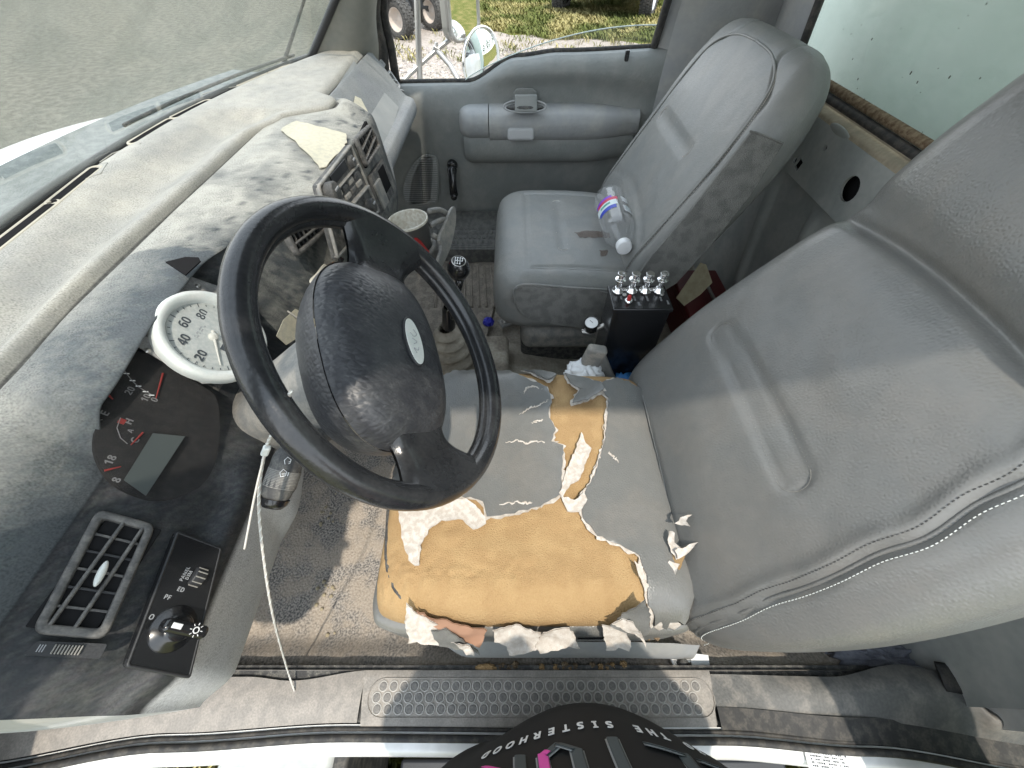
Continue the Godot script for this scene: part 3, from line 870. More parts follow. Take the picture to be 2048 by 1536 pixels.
	part("flange", grid(func(a: float, b: float) -> Vector3:
		var x := lerpf(-1.0, 1.0, a)
		var q: Vector2 = cat([Vector2(-0.006, -0.002), Vector2(0.018, -0.004), Vector2(0.034, -0.012), Vector2(0.040, -0.05), Vector2(0.036, -0.2)], b)
		return V(x, q.y, sill_z(x) + q.x), 60, 24), M.white_paint, t)
	# maker's plate sticker on the pillar flange
	var o := ps(1660, 1519, -0.004)
	var sp := Transform3D(Basis(Vector3(-0.99, 0, -0.12).normalized(), Vector3(0.12, 0, -0.99).normalized() * -1.0, Vector3.UP), o)
	sp.basis = Basis(Vector3(1, 0, 0.1).normalized(), Vector3.UP.cross(Vector3(1, 0, 0.1).normalized()), Vector3.UP)
	var st := part("sticker", rbox(Vector3(0.085, 0.036, 0.0008), 0.0003, 1), mat(Color(0.74, 0.74, 0.74), 0.4), t, Transform3D(sp.basis, o + Vector3.UP * 0.0035), "white maker's sticker with small black print")
	var tx := [["MOTOR COMPANY", 0.0042, 0.006, 0.011]]
	part("print", fine_print(0.07, 5, 0.0042, 3), M.print_dark, st, Transform3D(sp.basis, o + Vector3.UP * 0.0042 - sp.basis.y * 0.004))
	for q in tx: part("print", words(q[0], q[1], true, 0.0002), M.print_dark, st, Transform3D(sp.basis, o + Vector3.UP * 0.0042 + sp.basis.x * q[2] + sp.basis.y * q[3]))
	# passenger sill with its own tread plate
	var pp2 := part("sill_plate", grid(func(a: float, b: float) -> Vector3:
		var q: Vector2 = cat([Vector2(-1.432, -0.075), Vector2(-1.436, -0.012), Vector2(-1.442, 0.0), Vector2(-1.50, 0.022), Vector2(-1.57, 0.05), Vector2(-1.63, 0.06)], b)
		return V(lerpf(-0.5, 0.55, a), q.y, q.x), 40, 30), M.plate_dark, t)
	var tilt := Basis(Vector3.RIGHT, 0.37)
	for row in 4:
		for k in 24:
			part("bump", dome, M.plate_dark, pp2, Transform3D(tilt.scaled(Vector3(1.15, 1.8, 1.15)), V(-0.42 + 0.0195 * k + 0.009 * (row % 2), 0.012 + 0.0085 * row, -1.468 - 0.0215 * row)))
	for k in 2: part("tread_rib", tube([V(-0.5, 0.001 + k * 0.004, -1.444 - 0.010 * k), V(0.5, 0.001 + k * 0.004, -1.444 - 0.010 * k)], 0.0022, 6), M.plate_dark, pp2)
	part("rocker_panel", grid(func(a: float, b: float) -> Vector3: return V(lerpf(-1.0, 1.0, a), lerpf(0.05, -0.3, b), -1.64 - 0.12 * sin(b * 1.5)), 6, 8), M.white_paint, t)
	# rear wall
	var csg := CSGCombiner3D.new()
	csg.name = "rear_panel"
	t.add_child(csg)
	csg.position = -t.position
	csg.material_override = M.sheet
	var slab := CSGBox3D.new()
	slab.name = "slab"
	slab.size = Vector3(0.006, 0.13, 1.5)
	slab.position = V(0.745, 0.518, -0.73)
	slab.material = M.sheet
	csg.add_child(slab)
	for q in [[1604, 273, 0.022, 0.020], [1572, 298, 0.022, 0.02], [1599, 328, 0.024, 0.022], [1500, 250, 0.02, 0.02]]:
		var h := CSGBox3D.new()
		h.name = "hole"
		h.operation = CSGShape3D.OPERATION_SUBTRACTION
		h.size = Vector3(0.03, q[2], q[3])
		h.position = px(q[0], q[1], 0.745)
		h.rotation.x = 0.25
		csg.add_child(h, true)
	for q in [[1595, 292, 0.007], [1579, 304, 0.008], [1592, 320, 0.007], [1653, 296, 0.006], [1702, 378, 0.026]]:
		var h := CSGCylinder3D.new()
		h.name = "hole"
		h.operation = CSGShape3D.OPERATION_SUBTRACTION
		h.radius = q[2]
		h.height = 0.03
		h.sides = 20
		h.rotation.z = PI / 2
		h.position = px(q[0], q[1], 0.745)
		csg.add_child(h, true)
	part("hole_shade", rbox(Vector3(0.004, 0.125, 1.46), 0.001, 1), M.void, t, Transform3D(Basis.IDENTITY, V(0.775, 0.518, -0.73)))  # black sheet that paints the shade seen through the holes
	part("ledge", grid(func(a: float, b: float) -> Vector3:
		var q: Vector2 = cat([Vector2(0.742, 0.580), Vector2(0.746, 0.592), Vector2(0.757, 0.598), Vector2(0.766, 0.599), Vector2(0.772, 0.596), Vector2(0.776, 0.600)], b)
		var d := 0.006 * exp(-pow((a - 0.57) / 0.028, 4.0)) * sin(minf(b * 2.2, 1.0) * PI)
		return V(q.x - d, q.y, lerpf(-1.5, 0.04, a)), 160, 24), M.sheet_dusty, t)
	part("ledge_emboss", ball_mesh(), M.sheet, t, Transform3D(Basis(Vector3(0.005, 0.0025, 0), Vector3(-0.007, 0.014, 0), Vector3(0, 0, 0.042)), V(0.7455, 0.582, -0.99)))
	part("window_channel", tube([V(0.785, 0.603, -1.45), V(0.785, 0.603, 0.03)], 0.011, 10), M.rubber, t)
	part("window_seal", tube([V(0.792, 0.622, -1.45), V(0.793, 0.622, 0.03)], 0.010, 10), M.rust, t)
	var lower := func(a: float, b: float) -> Vector3:
		var s := lerpf(0.455, -0.09, b)
		var z := lerpf(-1.5, 0.03, a)
		var rib := 0.0
		for k in 5: rib = maxf(rib, exp(-pow((z + 1.32 - k * 0.23 + s * 0.25) / 0.022, 4.0)) * smoothstep(0.02, 0.1, s) * smoothstep(0.42, 0.36, s))
		return V(0.79 - rib * 0.014 + 0.03 * exp(-pow((s - 0.455) / 0.015, 2.0)) * -1.0, s, z)
	part("rear_wall", grid(lower, 220, 60), M.sheet, t)
	part("rear_lining", grid(func(a: float, b: float) -> Vector3: return V(0.83, lerpf(-0.12, 1.22, b), lerpf(-1.58, 0.06, a)) if b < 0.52 else V(0.83, 0.58, lerpf(-1.58, 0.06, a)), 4, 8), M.white_paint, t)
	var rw := part("rear_window", grid(func(a: float, b: float) -> Vector3: return V(lerpf(0.793, 0.74, b), lerpf(0.622, 1.13, b), lerpf(-1.36, -0.1, a)), 6, 6), M.pane, t)
	part("dust_film", grid(func(a: float, b: float) -> Vector3: return V(lerpf(0.796, 0.743, b), lerpf(0.622, 1.13, b), lerpf(-1.36, -0.1, a)), 6, 6), M.rear_pane, rw)
	var sr := RandomNumberGenerator.new()
	sr.seed = 8
	var specks := []
	var sb := rbox(Vector3(0.001, 1, 0.45), 0.0004, 1)
	for k in 60:
		var b := pow(sr.randf(), 1.6)
		var z := -1.30 + (0.55 * sr.randf() if k % 3 else 1.1 * sr.randf()) 
		var q := V(lerpf(0.793, 0.74, b) - 0.001, lerpf(0.622, 1.13, b), z)
		var h := 0.0012 + 0.0042 * pow(sr.randf(), 3.0)
		specks.append([sb, Transform3D(Basis(Vector3.RIGHT, sr.randf_range(-0.5, 0.2)) * Basis.from_scale(Vector3(1, h, h)), q)])
	var spk := part("dirt_specks", join(specks), mat(Color(0.07, 0.065, 0.05), 0.9), t)
	spk.set_meta("kind", "stuff")
	for q in [[-1.36, -1.56], [-0.1, 0.05]]:
		part("window_post", grid(func(a: float, b: float) -> Vector3:
			return V(lerpf(0.797, 0.742, b) - 0.02 * sin(a * PI), lerpf(0.6, 1.15, b), lerpf(q[0], q[1], a)), 6, 6), M.trim, t)
		part("window_seal", tube([V(0.79, 0.61, q[0]), V(0.737, 1.14, q[0])], 0.011, 8), M.rubber, t)
	# roof, header, pillars
	part("roof", grid(func(a: float, b: float) -> Vector3:
		var x := lerpf(-0.19, 0.80, a)
		var z := lerpf(-1.44, -0.02, b)
		return V(x, 1.205 + 0.05 * sin(a * PI) * sin(b * PI), z), 16, 16), M.pillar, t)
	part("roof_skin", grid(func(a: float, b: float) -> Vector3:
		var x := lerpf(-0.22, 0.84, a)
		var z := lerpf(-1.47, 0.0, b)
		return V(x, 1.225 + 0.06 * sin(a * PI) * sin(b * PI), z), 16, 16), M.white_paint, t)
	var ws := part("windshield", grid(func(a: float, b: float) -> Vector3: return ws_point(a, b), 40, 24), M.pane, t)
	part("dust_film", grid(func(a: float, b: float) -> Vector3: return ws_point(a, b) + Vector3(-0.003, 0.002, 0), 40, 24), M.dirty_pane, ws)
	var rim := []
	for i in 40: rim.append(ws_point(i / 39.0, 0.0))
	part("windshield_seal", tube(rim.map(func(p): return p + Vector3(-0.008, 0, 0)), 0.0085, 8), M.black, t)
	for e in [0.0, 1.0]:
		var sd := []
		for i in 20: sd.append(ws_point(e, i / 19.0))
		part("windshield_seal", tube(sd, 0.010, 8), M.black, t)
	for side in [0.0, 1.0]:
		part("front_pillar", grid(func(a: float, b: float) -> Vector3:
			var p := ws_point(side, b)
			var door: Vector3 = cat([V(-0.47, 0.50, -1.63), V(-0.43, 0.60, -1.61), V(-0.385, 0.74, -1.57), V(-0.20, 1.0, -1.49), V(-0.03, 1.19, -1.42)], b)
			if side == 1.0: door.z = -1.46 - door.z
			var mid := p.lerp(door, a)
			var inn := Vector3(0.5, 0.1, 1.0 if side == 0.0 else -1.0).normalized()
			return mid + inn * 0.035 * sin(a * PI) * (1.0 - b * 0.4), 14, 24), M.pillar, t)
	for side in [0, 1]:
		part("rear_pillar", grid(func(a: float, b: float) -> Vector3:
			var s := lerpf(0.0, 1.2, b)
			var z := -1.61 + 0.16 * smoothstep(0.55, 1.25, s)
			var x := lerpf(0.50, 0.81, a)
			var q := V(x, s, z + 0.03 * sin(a * PI) + 0.03 * a)
			if side == 1: q = V(lerpf(0.62, 0.83, a), s, -1.46 - z + 0.0)
			return q, 10, 16), M.trim, t)
	# bonnet, cowl, front
	part("cowl", grid(func(a: float, b: float) -> Vector3:
		var z := lerpf(-1.52, 0.06, a)
		return V(xws(z) - 0.01 - 0.27 * b, 0.606 - 0.03 * b - 0.02 * sin(b * PI), z), 30, 8), mat(Color.WHITE, 0.7, {"tex": mottled(66, 0.02, 0.15, [[0.0, Color(0.07, 0.085, 0.085)], [1.0, Color(0.13, 0.15, 0.148)]], [[0.0, Color(0.10, 0.12, 0.118)], [1.0, Color(0.20, 0.22, 0.21)]]), "tile": 0.3}), t)
	part("bonnet", grid(func(a: float, b: float) -> Vector3:
		var w := lerpf(-1.0, 1.0, a)
		var x := lerpf(-1.02, -1.78, b) + 0.10 * w * w * (1.0 - b)
		var s := 0.572 - 0.42 * pow(smoothstep(0.0, 1.0, b), 1.6) - 0.10 * pow(absf(w), 3.0)
		return V(x, s, -0.73 + w * (0.80 - 0.16 * b)), 30, 24), M.white_paint, t)
	for s in [-1.0, 1.0]:
		part("fender", grid(func(a: float, b: float) -> Vector3:
			var x := lerpf(-0.80, -1.8, b)
			var top := 0.49 - 0.36 * pow(b, 1.4)
			return V(x, lerpf(top, -0.25, a), -0.73 + s * (0.80 - 0.14 * b + 0.10 * smoothstep(0.0, 0.35, a))), 12, 16), M.white_paint, t)
	part("grille", rbox(Vector3(0.06, 0.5, 1.3), 0.03), M.black, t, Transform3D(Basis.IDENTITY, V(-1.76, -0.08, -0.73)))
	part("bumper", rbox(Vector3(0.14, 0.22, 2.0), 0.05), M.chrome, t, Transform3D(Basis.IDENTITY, V(-1.86, -0.35, -0.73)))
	var ms := wheel_meshes(0.46, 0.26, 40)
	for z in [0.0, -1.46]: put_wheel(t, ms, Vector3(-1.3, 0.46, z), Vector3(0, 0, signf(z + 0.73)), 0.46, M.white_paint, 8)
	# wiper
	var w0 := ws_point(0.07, 0.02) + Vector3(-0.03, 0.0, 0)
	var wa := part("wiper_arm", tube([ws_point(0.045, -0.01) + Vector3(-0.03, 0, 0), ws_point(0.05, 0.2) + Vector3(-0.025, 0.01, 0), ws_point(0.075, 0.6) + Vector3(-0.02, 0.01, 0)], [0.006, 0.004, 0.003], 6), M.rubber, t)
	var wl := []
	for i in 12: wl.append(ws_point(0.03 + i * 0.035, 0.012 + 0.002 * i) + Vector3(-0.016, 0.008, 0))
	part("wiper_blade", tube(wl, 0.0035, 6), M.rubber, wa)
	# below the driver's sill: step box, running board
	var tk := thing("step_tank", "light grey metal tank with a black end below the sill", "tank", V(-0.45, -0.8, 0.22))
	part("tank_body", rbox(Vector3(0.24, 0.34, 0.34), 0.03), M.sheet, tk, Transform3D(Basis(Vector3.UP, 0.0), V(-0.465, -0.30, 0.245)))
	part("end_band", rbox(Vector3(0.03, 0.35, 0.35), 0.008), M.rubber, tk, Transform3D(Basis.IDENTITY, V(-0.335, -0.30, 0.245)))
	part("bracket", rbox(Vector3(0.05, 0.36, 0.05), 0.01), M.rubber, tk, Transform3D(Basis.IDENTITY, V(-0.40, -0.6, 0.3)))
	var rb := thing("running_board", "black metal running board below the driver's sill", "running board", V(0.2, -0.6, 0.22))
	part("tread", rbox(Vector3(0.95, 0.03, 0.20), 0.008), mat(Color(0.03, 0.034, 0.042), 0.45), rb, Transform3D(Basis.IDENTITY, V(0.20, -0.42, 0.245)))
	for k in 5: part("tread_slat", rbox(Vector3(0.9, 0.008, 0.012), 0.003, 1), M.rubber, rb, Transform3D(Basis.IDENTITY, V(0.2, -0.402, 0.175 + 0.033 * k)))
	for x in [-0.15, 0.55]: part("bracket", rbox(Vector3(0.05, 0.2, 0.24), 0.01), M.rubber, rb, Transform3D(Basis.IDENTITY, V(x, -0.53, 0.2)))
func ball_mesh() -> ArrayMesh:
	return grid(func(a: float, b: float) -> Vector3: return Vector3(cos(a * TAU) * sin(b * PI), cos(b * PI), -sin(a * TAU) * sin(b * PI)), 20, 12, true)
func ws_point(a: float, b: float) -> Vector3:   # a across from the passenger's side, b up
	var zb := lerpf(-1.49, 0.03, a)
	var zt := lerpf(-1.40, -0.06, a)
	var base := V(xws(zb), 0.612, zb)
	var top := V(-0.19 + 0.12 * pow((zt + 0.73) / 0.67, 2.0), 1.19, zt)
	return base.lerp(top, b) + Vector3(0.006, -0.006, 0) * sin(b * PI)
func capsule_path(a: Vector3, b: Vector3, r: float, n := 10) -> Array:   # flat in xz
	var d := (b - a).normalized()
	var c := Vector3.UP.cross(d).normalized()
	var p := []
	for i in n + 1: p.append(a + (c * cos(PI * i / n) - d * sin(PI * i / n)) * r)
	for i in n + 1: p.append(b + (-c * cos(PI * i / n) + d * sin(PI * i / n)) * r)
	return p

func belt(x: float) -> float: return lerp_at([[-0.6, 0.495], [-0.16, 0.500], [0.02, 0.570], [0.16, 0.583], [0.6, 0.597]], x)
func door_z(x: float, s: float) -> float:
	var k := (belt(x) - s)
	var z := -1.655 + 0.03 * smoothstep(0.0, 0.5, s) - 0.035 * exp(-k / 0.022)
	# hollow under the belt, roll above the armrest
	var r := Vector2((x - 0.14) / 0.34, (s - 0.47) / 0.055)
	z -= 0.022 * exp(-pow(r.length(), 4.0))
	return z + 0.012 * smoothstep(-0.36, -0.5, x)
func build_door() -> void:
	var t := thing("passenger_door", "grey passenger door with armrest, window crank and speaker grille", "door", V(0, 0.0, -1.68))
	part("door_panel", grid(func(a: float, b: float) -> Vector3:
		var x := lerpf(-0.56, 0.56, a)
		var s := lerpf(0.02, belt(x), b)
		return V(x, s, door_z(x, s)), 120, 90), M.door, t)
	part("belt_cap", grid(func(a: float, b: float) -> Vector3:
		var x := lerpf(-0.56, 0.56, a)
		return V(x, belt(x) + 0.003 * sin(b * PI), door_z(x, belt(x)) - 0.035 * b), 60, 6), M.door, t)
	part("outer_skin", grid(func(a: float, b: float) -> Vector3:
		var x := lerpf(-0.60, 0.62, a)
		return V(x, lerpf(-0.05, belt(x) - 0.01, b), -1.76 - 0.03 * sin(b * PI)), 20, 10), M.white_paint, t)
	var line := []
	for i in 50:
		var x := lerpf(-0.40, 0.47, i / 49.0)
		line.append(V(x, belt(x) + 0.004, -1.690))
	part("belt_seal", tube(line, 0.009, 8), M.rubber, t)
	# frame round the window
	for q in [[[V(-0.41, 0.50, -1.685), V(-0.40, 0.60, -1.66), V(-0.38, 0.74, -1.62), V(-0.20, 1.0, -1.53), V(-0.04, 1.15, -1.47)], 0.014], [[V(-0.45, 0.49, -1.66), V(-0.43, 0.60, -1.64), V(-0.405, 0.74, -1.595), V(-0.22, 1.0, -1.51), V(-0.05, 1.17, -1.46)], 0.022], [[V(0.475, 0.59, -1.685), V(0.475, 0.75, -1.63), V(0.47, 1.15, -1.47)], 0.013], [[V(-0.02, 1.15, -1.47), V(0.47, 1.16, -1.47)], 0.014]]:
		part("window_frame", tube(smooth(q[0], 16), q[1], 8), M.rubber, t)
	part("rear_frame", grid(func(a: float, b: float) -> Vector3:
		var s := lerpf(0.55, 1.18, b)
		return V(lerpf(0.485, 0.56, a), s, -1.685 + 0.20 * smoothstep(0.55, 1.3, s) + 0.05 * a), 4, 10), M.trim, t)
	# glass wound almost down: its top edge shows above the belt
	var gl := grid(func(a: float, b: float) -> Vector3:
		var x := lerpf(-0.17, 0.47, a)
		var top := 0.505 + 0.148 * pow(sin(minf(a * 1.02, 1.0) * PI / 2), 0.8)
		return V(x, lerpf(minf(belt(x), top) - 0.01, top, b), -1.705 + 0.02 * b), 40, 4)
	var pane := part("window_glass", gl, M.pane, t)
	var edge := []
	for i in 41:
		var a := i / 40.0
		edge.append(V(lerpf(-0.17, 0.47, a), 0.505 + 0.148 * pow(sin(minf(a * 1.02, 1.0) * PI / 2), 0.8), -1.685))
	part("glass_edge", tube(edge, 0.0018, 6), mat(Color(0.55, 0.62, 0.58), 0.2), pane)
	# armrest: upper body, front cap, lower shell
	var arm := func(x0: float, x1: float, top: float, bot: float, deep: float) -> ArrayMesh:
		return grid(func(a: float, b: float) -> Vector3:
			var x := lerpf(x0, x1, b)
			var e := minf((x + 0.197) / 0.05, 1.0)
			e = sqrt(maxf(1.0 - pow(1.0 - maxf(e, 0.0), 2.0), 0.0))
			var e2 := 1.0 - 0.35 * smoothstep(0.30, 0.47, x)
			var an := lerpf(-PI / 2, PI / 2, a)
			var c := (top + bot) / 2 + 0.02 * (x - 0.1) * 0.3
			var cs := signf(cos(an)) * pow(absf(cos(an)), 0.75)
			var sn := signf(sin(an)) * pow(absf(sin(an)), 0.9)
			return V(x, c + sn * (top - bot) / 2 * (0.45 + 0.55 * e) * (1.0 - 0.25 * smoothstep(0.25, 0.47, x)), -1.655 + deep * cs * e * e2), 24, 40)
	part("armrest", arm.call(-0.082, 0.46, 0.452, 0.335, 0.085), M.trim, t, Transform3D.IDENTITY, "smooth grey armrest")
	part("armrest_cap", arm.call(-0.197, -0.085, 0.452, 0.345, 0.083), M.trim, t)
	part("armrest_shell", arm.call(-0.18, 0.45, 0.400, 0.258, 0.072), M.door, t)
	var c := pz(1050, 217, -1.578)
	var po := part("handle_pocket", ball_mesh(), M.black_dusty, t, Transform3D(Basis(Vector3(0.066, 0, 0), Vector3(0, 0.010, -0.006), Vector3(0, 0.004, 0.014)), c + Vector3(0, 0.002, -0.004)))
	part("handle_lip", tube(range(28).map(func(i): return c + Vector3(cos(TAU * i / 28.0) * 0.074, 0.006 + sin(TAU * i / 28.0) * 0.015, sin(TAU * i / 28.0) * -0.012)), 0.0028, 6, true), M.trim, po)
	part("latch_lever", rbox(Vector3(0.078, 0.050, 0.010), 0.004), M.door, t, Transform3D(Basis(Vector3.RIGHT, -0.5), pz(1052, 207, -1.580)))
	part("latch_bezel", prism(rrect(0.084, 0.05, 0.02), 0.006, 0.002), M.door, t, Transform3D(Basis.IDENTITY, pz(1050, 193, -1.637)))
	part("pull_cup", rbox(Vector3(0.098, 0.042, 0.022), 0.016), mat(Color(0.44, 0.45, 0.46), 0.45), t, Transform3D(Basis(Vector3.RIGHT, -0.15), pz(1042, 268, -1.572)), "pale grey pull cup")
	# window crank
	var ca := pz(904, 333, -1.610)
	var cb := pz(909, 390, -1.59)
	var cr := part("window_crank", tube(smooth([ca, ca.lerp(cb, 0.3) + Vector3(0, 0, 0.018), ca.lerp(cb, 0.7) + Vector3(0, 0, 0.022), cb + Vector3(0, 0, 0.01)], 12), [0.016, 0.019, 0.018, 0.016, 0.015, 0.015, 0.015, 0.015, 0.015, 0.016, 0.016, 0.017, 0.013], 10, false, Vector3.BACK, 0.7), M.gloss_black, t, Transform3D.IDENTITY, "black window crank")
	part("crank_boss", lathe([Vector2(0, 0.022), Vector2(0.015, 0.022), Vector2(0.019, 0.016), Vector2(0.021, 0)], 20), M.gloss_black, cr, along(ca - Vector3(0, 0, 0.015), ca))
	part("crank_knob", lathe([Vector2(0, 0.03), Vector2(0.010, 0.03), Vector2(0.013, 0.025), Vector2(0.011, 0.005), Vector2(0.013, 0)], 18), M.gloss_black, cr, along(cb, cb + Vector3(0, 0.1, 1)))
	# speaker grille
	var oc := pz(838, 358, -1.630)
	var outline := PackedVector2Array()
	for q in [[858, 308], [874, 316], [878, 345], [877, 385], [872, 406], [840, 409], [812, 405], [806, 385], [810, 358], [824, 330], [842, 312]]:
		var w := pz(q[0], q[1], -1.630) - oc
		outline.append(Vector2(w.x, w.y))
	var sm := PackedVector2Array()
	for i in 44:
		var k := i / 44.0 * outline.size()
		var n := outline.size()
		var j := int(k)
		sm.append(outline[j].cubic_interpolate(outline[(j + 1) % n], outline[(j - 1 + n) % n], outline[(j + 2) % n], k - j))
	var inner := PackedVector2Array()
	for q in sm: inner.append(q * 0.93)
	var gr := part("speaker_grille", prism(inner, 0.002), M.void, t, Transform3D(Basis.IDENTITY, oc + Vector3(0, 0, -0.006)))
	part("grille_rim", ring(sm, inner, 0.005), M.door, gr, Transform3D(Basis.IDENTITY, oc))
	for k in 27:
		var y := lerpf(-0.108, 0.112, k / 26.0)
		var lo := 1e9
		var hi := -1e9
		for i in inner.size():
			var a := inner[i]
			var b := inner[(i + 1) % inner.size()]
			if (a.y - y) * (b.y - y) <= 0 and absf(a.y - b.y) > 1e-6:
				var x := lerpf(a.x, b.x, (y - a.y) / (b.y - a.y))
				lo = minf(lo, x)
				hi = maxf(hi, x)
		if hi - lo < 0.01: continue
		part("grille_slat", rbox(Vector3(hi - lo, 0.0042, 0.005), 0.0015, 1), M.trim, gr, Transform3D(Basis.IDENTITY, oc + Vector3((lo + hi) / 2, y, 0.003)))
	# lock pin
	var lp := pz(1252, 122, -1.645)
	var ln := part("lock_pin", rbox(Vector3(0.014, 0.046, 0.012), 0.004), M.gloss_black, t, Transform3D(Basis.IDENTITY, lp + Vector3(0, 0.006, 0)))
	part("lock_ring", rbox(Vector3(0.036, 0.008, 0.028), 0.004), M.trim, ln, Transform3D(Basis.IDENTITY, lp + Vector3(0, -0.022, 0)))
func build_mirror() -> void:
	var t := thing("tow_mirror", "chrome framed side mirror with a round convex mirror below it", "mirror", V(-0.2, 0.45, -1.85))
	# uprights and braces of the bracket
	part("bracket_tube", tube([pz(841, 190, -1.88), pz(834, 0, -1.88), pz(830, -120, -1.88)], 0.011, 10), M.steel, t)
	var j := pz(873, 100, -1.93)
	part("bracket_tube", tube([pz(770, 205, -1.80), pz(820, 148, -1.86), j, pz(912, 70, -1.97)], 0.008, 8), M.steel, t)
	part("bracket_tube", tube([j, pz(900, 130, -1.90), pz(925, 175, -1.84)], 0.010, 8), M.steel, t)
	part("clamp", rbox(Vector3(0.03, 0.022, 0.022), 0.005), M.steel, t, Transform3D(Basis(Vector3.FORWARD, 0.5), j))
	part("clamp_bolt", lathe([Vector2(0, 0.024), Vector2(0.007, 0.022), Vector2(0.007, 0)], 6), M.steel, t, along(j, j + Vector3(0.1, 1, 0)))
	# main head: the glass faces the rear and the driver
	var n := Vector3(0.80, -0.10, 0.59).normalized()
	var c := pz(923, -40, -1.98)
	var fr := xf(c, Vector3.UP.cross(n), Vector3.UP)
	if fr.basis.z.dot(n) < 0: fr = Transform3D(Basis(-fr.basis.x, fr.basis.y, -fr.basis.z), fr.origin)
	var poly := PackedVector2Array()
	var base := rrect(0.175, 0.33, 0.045, 6)
	var inn := PackedVector2Array()
	for q in base: inn.append(q * Vector2(0.86, 0.93))
	var head := part("mirror_head", prism(base, 0.03, 0.006), M.steel, t, Transform3D(fr.basis, c - n * 0.035))
	part("mirror_rim", ring(base, inn, 0.008), M.steel, head, fr)
	part("mirror_glass", prism(inn, 0.002), M.mirror, head, Transform3D(fr.basis, c + n * 0.0005))
	for q in [[914, 72], [928, 76]]: part("mirror_stud", lathe([Vector2(0, 0.025), Vector2(0.006, 0.025), Vector2(0.007, 0)], 8), M.steel, t, along(pz(q[0], q[1] - 8, -1.97), pz(q[0], q[1] + 10, -1.97)))
	# round convex mirror
	var n2 := Vector3(0.77, 0.02, 0.64).normalized()
	var c2 := pz(963, 123, -1.93)
	var f2 := along(c2, c2 + n2)
	var R := 0.10
	var cv := part("convex_head", lathe([Vector2(0, -0.03), Vector2(R * 0.7, -0.026), Vector2(R * 1.0, -0.01), Vector2(R * 1.06, 0.0), Vector2(R * 1.05, 0.006), Vector2(R * 0.99, 0.008), Vector2(R * 0.97, 0.002)], 40), M.chrome, t, f2)
	var prof := []
	for i in 9: prof.append(Vector2(R * 0.98 * i / 8.0, 0.022 * (1.0 - pow(i / 8.0, 2.0)) + 0.002))
	part("convex_glass", lathe(prof, 40), M.mirror, cv, f2)
	part("convex_arm", tube([pz(935, 78, -1.97), pz(942, 95, -1.97), c2 - n2 * 0.03], 0.007, 8), M.steel, t)

var stations := []
func crease(z: float) -> float: return lerp_at([[-1.6, -0.458], [-1.14, -0.458], [-1.10, -0.42], [-1.05, -0.42], [-0.98, -0.50], [-0.88, -0.535], [-0.45, -0.54], [-0.2, -0.525], [0.05, -0.50]], z)
func make_stations() -> void:
	# profile points 7..15 as (x, s): behind the crease over hood, face and lower trim
	var drv := [[-0.500, 0.596], [-0.478, 0.572], [-0.460, 0.535], [-0.448, 0.507], [-0.412, 0.474], [-0.388, 0.430], [-0.362, 0.395], [-0.415, 0.20], [-0.52, 0.19]]
	var clu := [[-0.515, 0.610], [-0.475, 0.604], [-0.440, 0.582], [-0.466, 0.570], [-0.425, 0.510], [-0.388, 0.458], [-0.358, 0.400], [-0.385, 0.235], [-0.50, 0.21]]
	var clu2 := [[-0.522, 0.613], [-0.478, 0.611], [-0.436, 0.597], [-0.472, 0.585], [-0.448, 0.520], [-0.408, 0.450], [-0.375, 0.385], [-0.385, 0.28], [-0.50, 0.25]]
	var brd := [[-0.522, 0.613], [-0.465, 0.609], [-0.422, 0.598], [-0.425, 0.585], [-0.410, 0.520], [-0.392, 0.460], [-0.372, 0.390], [-0.390, 0.29], [-0.50, 0.26]]
	var mid := [[-0.522, 0.613], [-0.450, 0.607], [-0.385, 0.588], [-0.372, 0.572], [-0.362, 0.520], [-0.356, 0.460], [-0.352, 0.400], [-0.385, 0.29], [-0.50, 0.26]]
	var stk := [[-0.520, 0.613], [-0.430, 0.612], [-0.350, 0.592], [-0.338, 0.576], [-0.332, 0.515], [-0.328, 0.440], [-0.326, 0.375], [-0.37, 0.27], [-0.50, 0.25]]
	var ste := [[-0.405, 0.612], [-0.385, 0.606], [-0.358, 0.588], [-0.344, 0.572], [-0.336, 0.510], [-0.332, 0.440], [-0.330, 0.375], [-0.37, 0.27], [-0.50, 0.25]]
	var pas := [[-0.448, 0.610], [-0.430, 0.590], [-0.408, 0.560], [-0.385, 0.526], [-0.362, 0.496], [-0.335, 0.480], [-0.338, 0.435], [-0.405, 0.37], [-0.50, 0.31]]
	stations = [[-1.58, pas], [-1.30, pas], [-1.135, pas], [-1.112, ste], [-1.06, ste], [-0.96, stk], [-0.70, stk], [-0.60, mid], [-0.52, brd], [-0.46, clu2], [-0.36, clu2], [-0.24, clu], [-0.195, drv], [-0.10, drv], [-0.02, drv], [0.03, drv]]
func dash_ctrl(z: float) -> Array:
	var i := 0
	while i < stations.size() - 2 and z > stations[i + 1][0]: i += 1
	var f := smoothstep(0.0, 1.0, clampf((z - stations[i][0]) / (stations[i + 1][0] - stations[i][0]), 0, 1))
	var xw := xws(z)
	var xc := crease(z)
	var dip := 0.022 * smoothstep(-1.02, -0.985, z) * smoothstep(0.02, -0.06, z)
	var p := [Vector2(xw - 0.005, 0.600), Vector2(xw + 0.018, 0.616), Vector2(xw + 0.05, 0.626), Vector2(xw + 0.088, 0.625), Vector2((xw + 0.09 + xc) / 2 - 0.01, 0.622 - dip), Vector2(xc - 0.014, 0.620), Vector2(xc - 0.001, 0.603)]
	for k in 9:
		var a: Array = stations[i][1][k]
		var b: Array = stations[i + 1][1][k]
		p.append(Vector2(lerpf(a[0], b[0], f), lerpf(a[1], b[1], f)))
	var inset := smoothstep(-0.03, 0.025, z)
	if inset > 0:
		for k in p.size(): p[k] = p[k].lerp(Vector2(-0.60, 0.42), 0.10 * inset * inset)
	return p
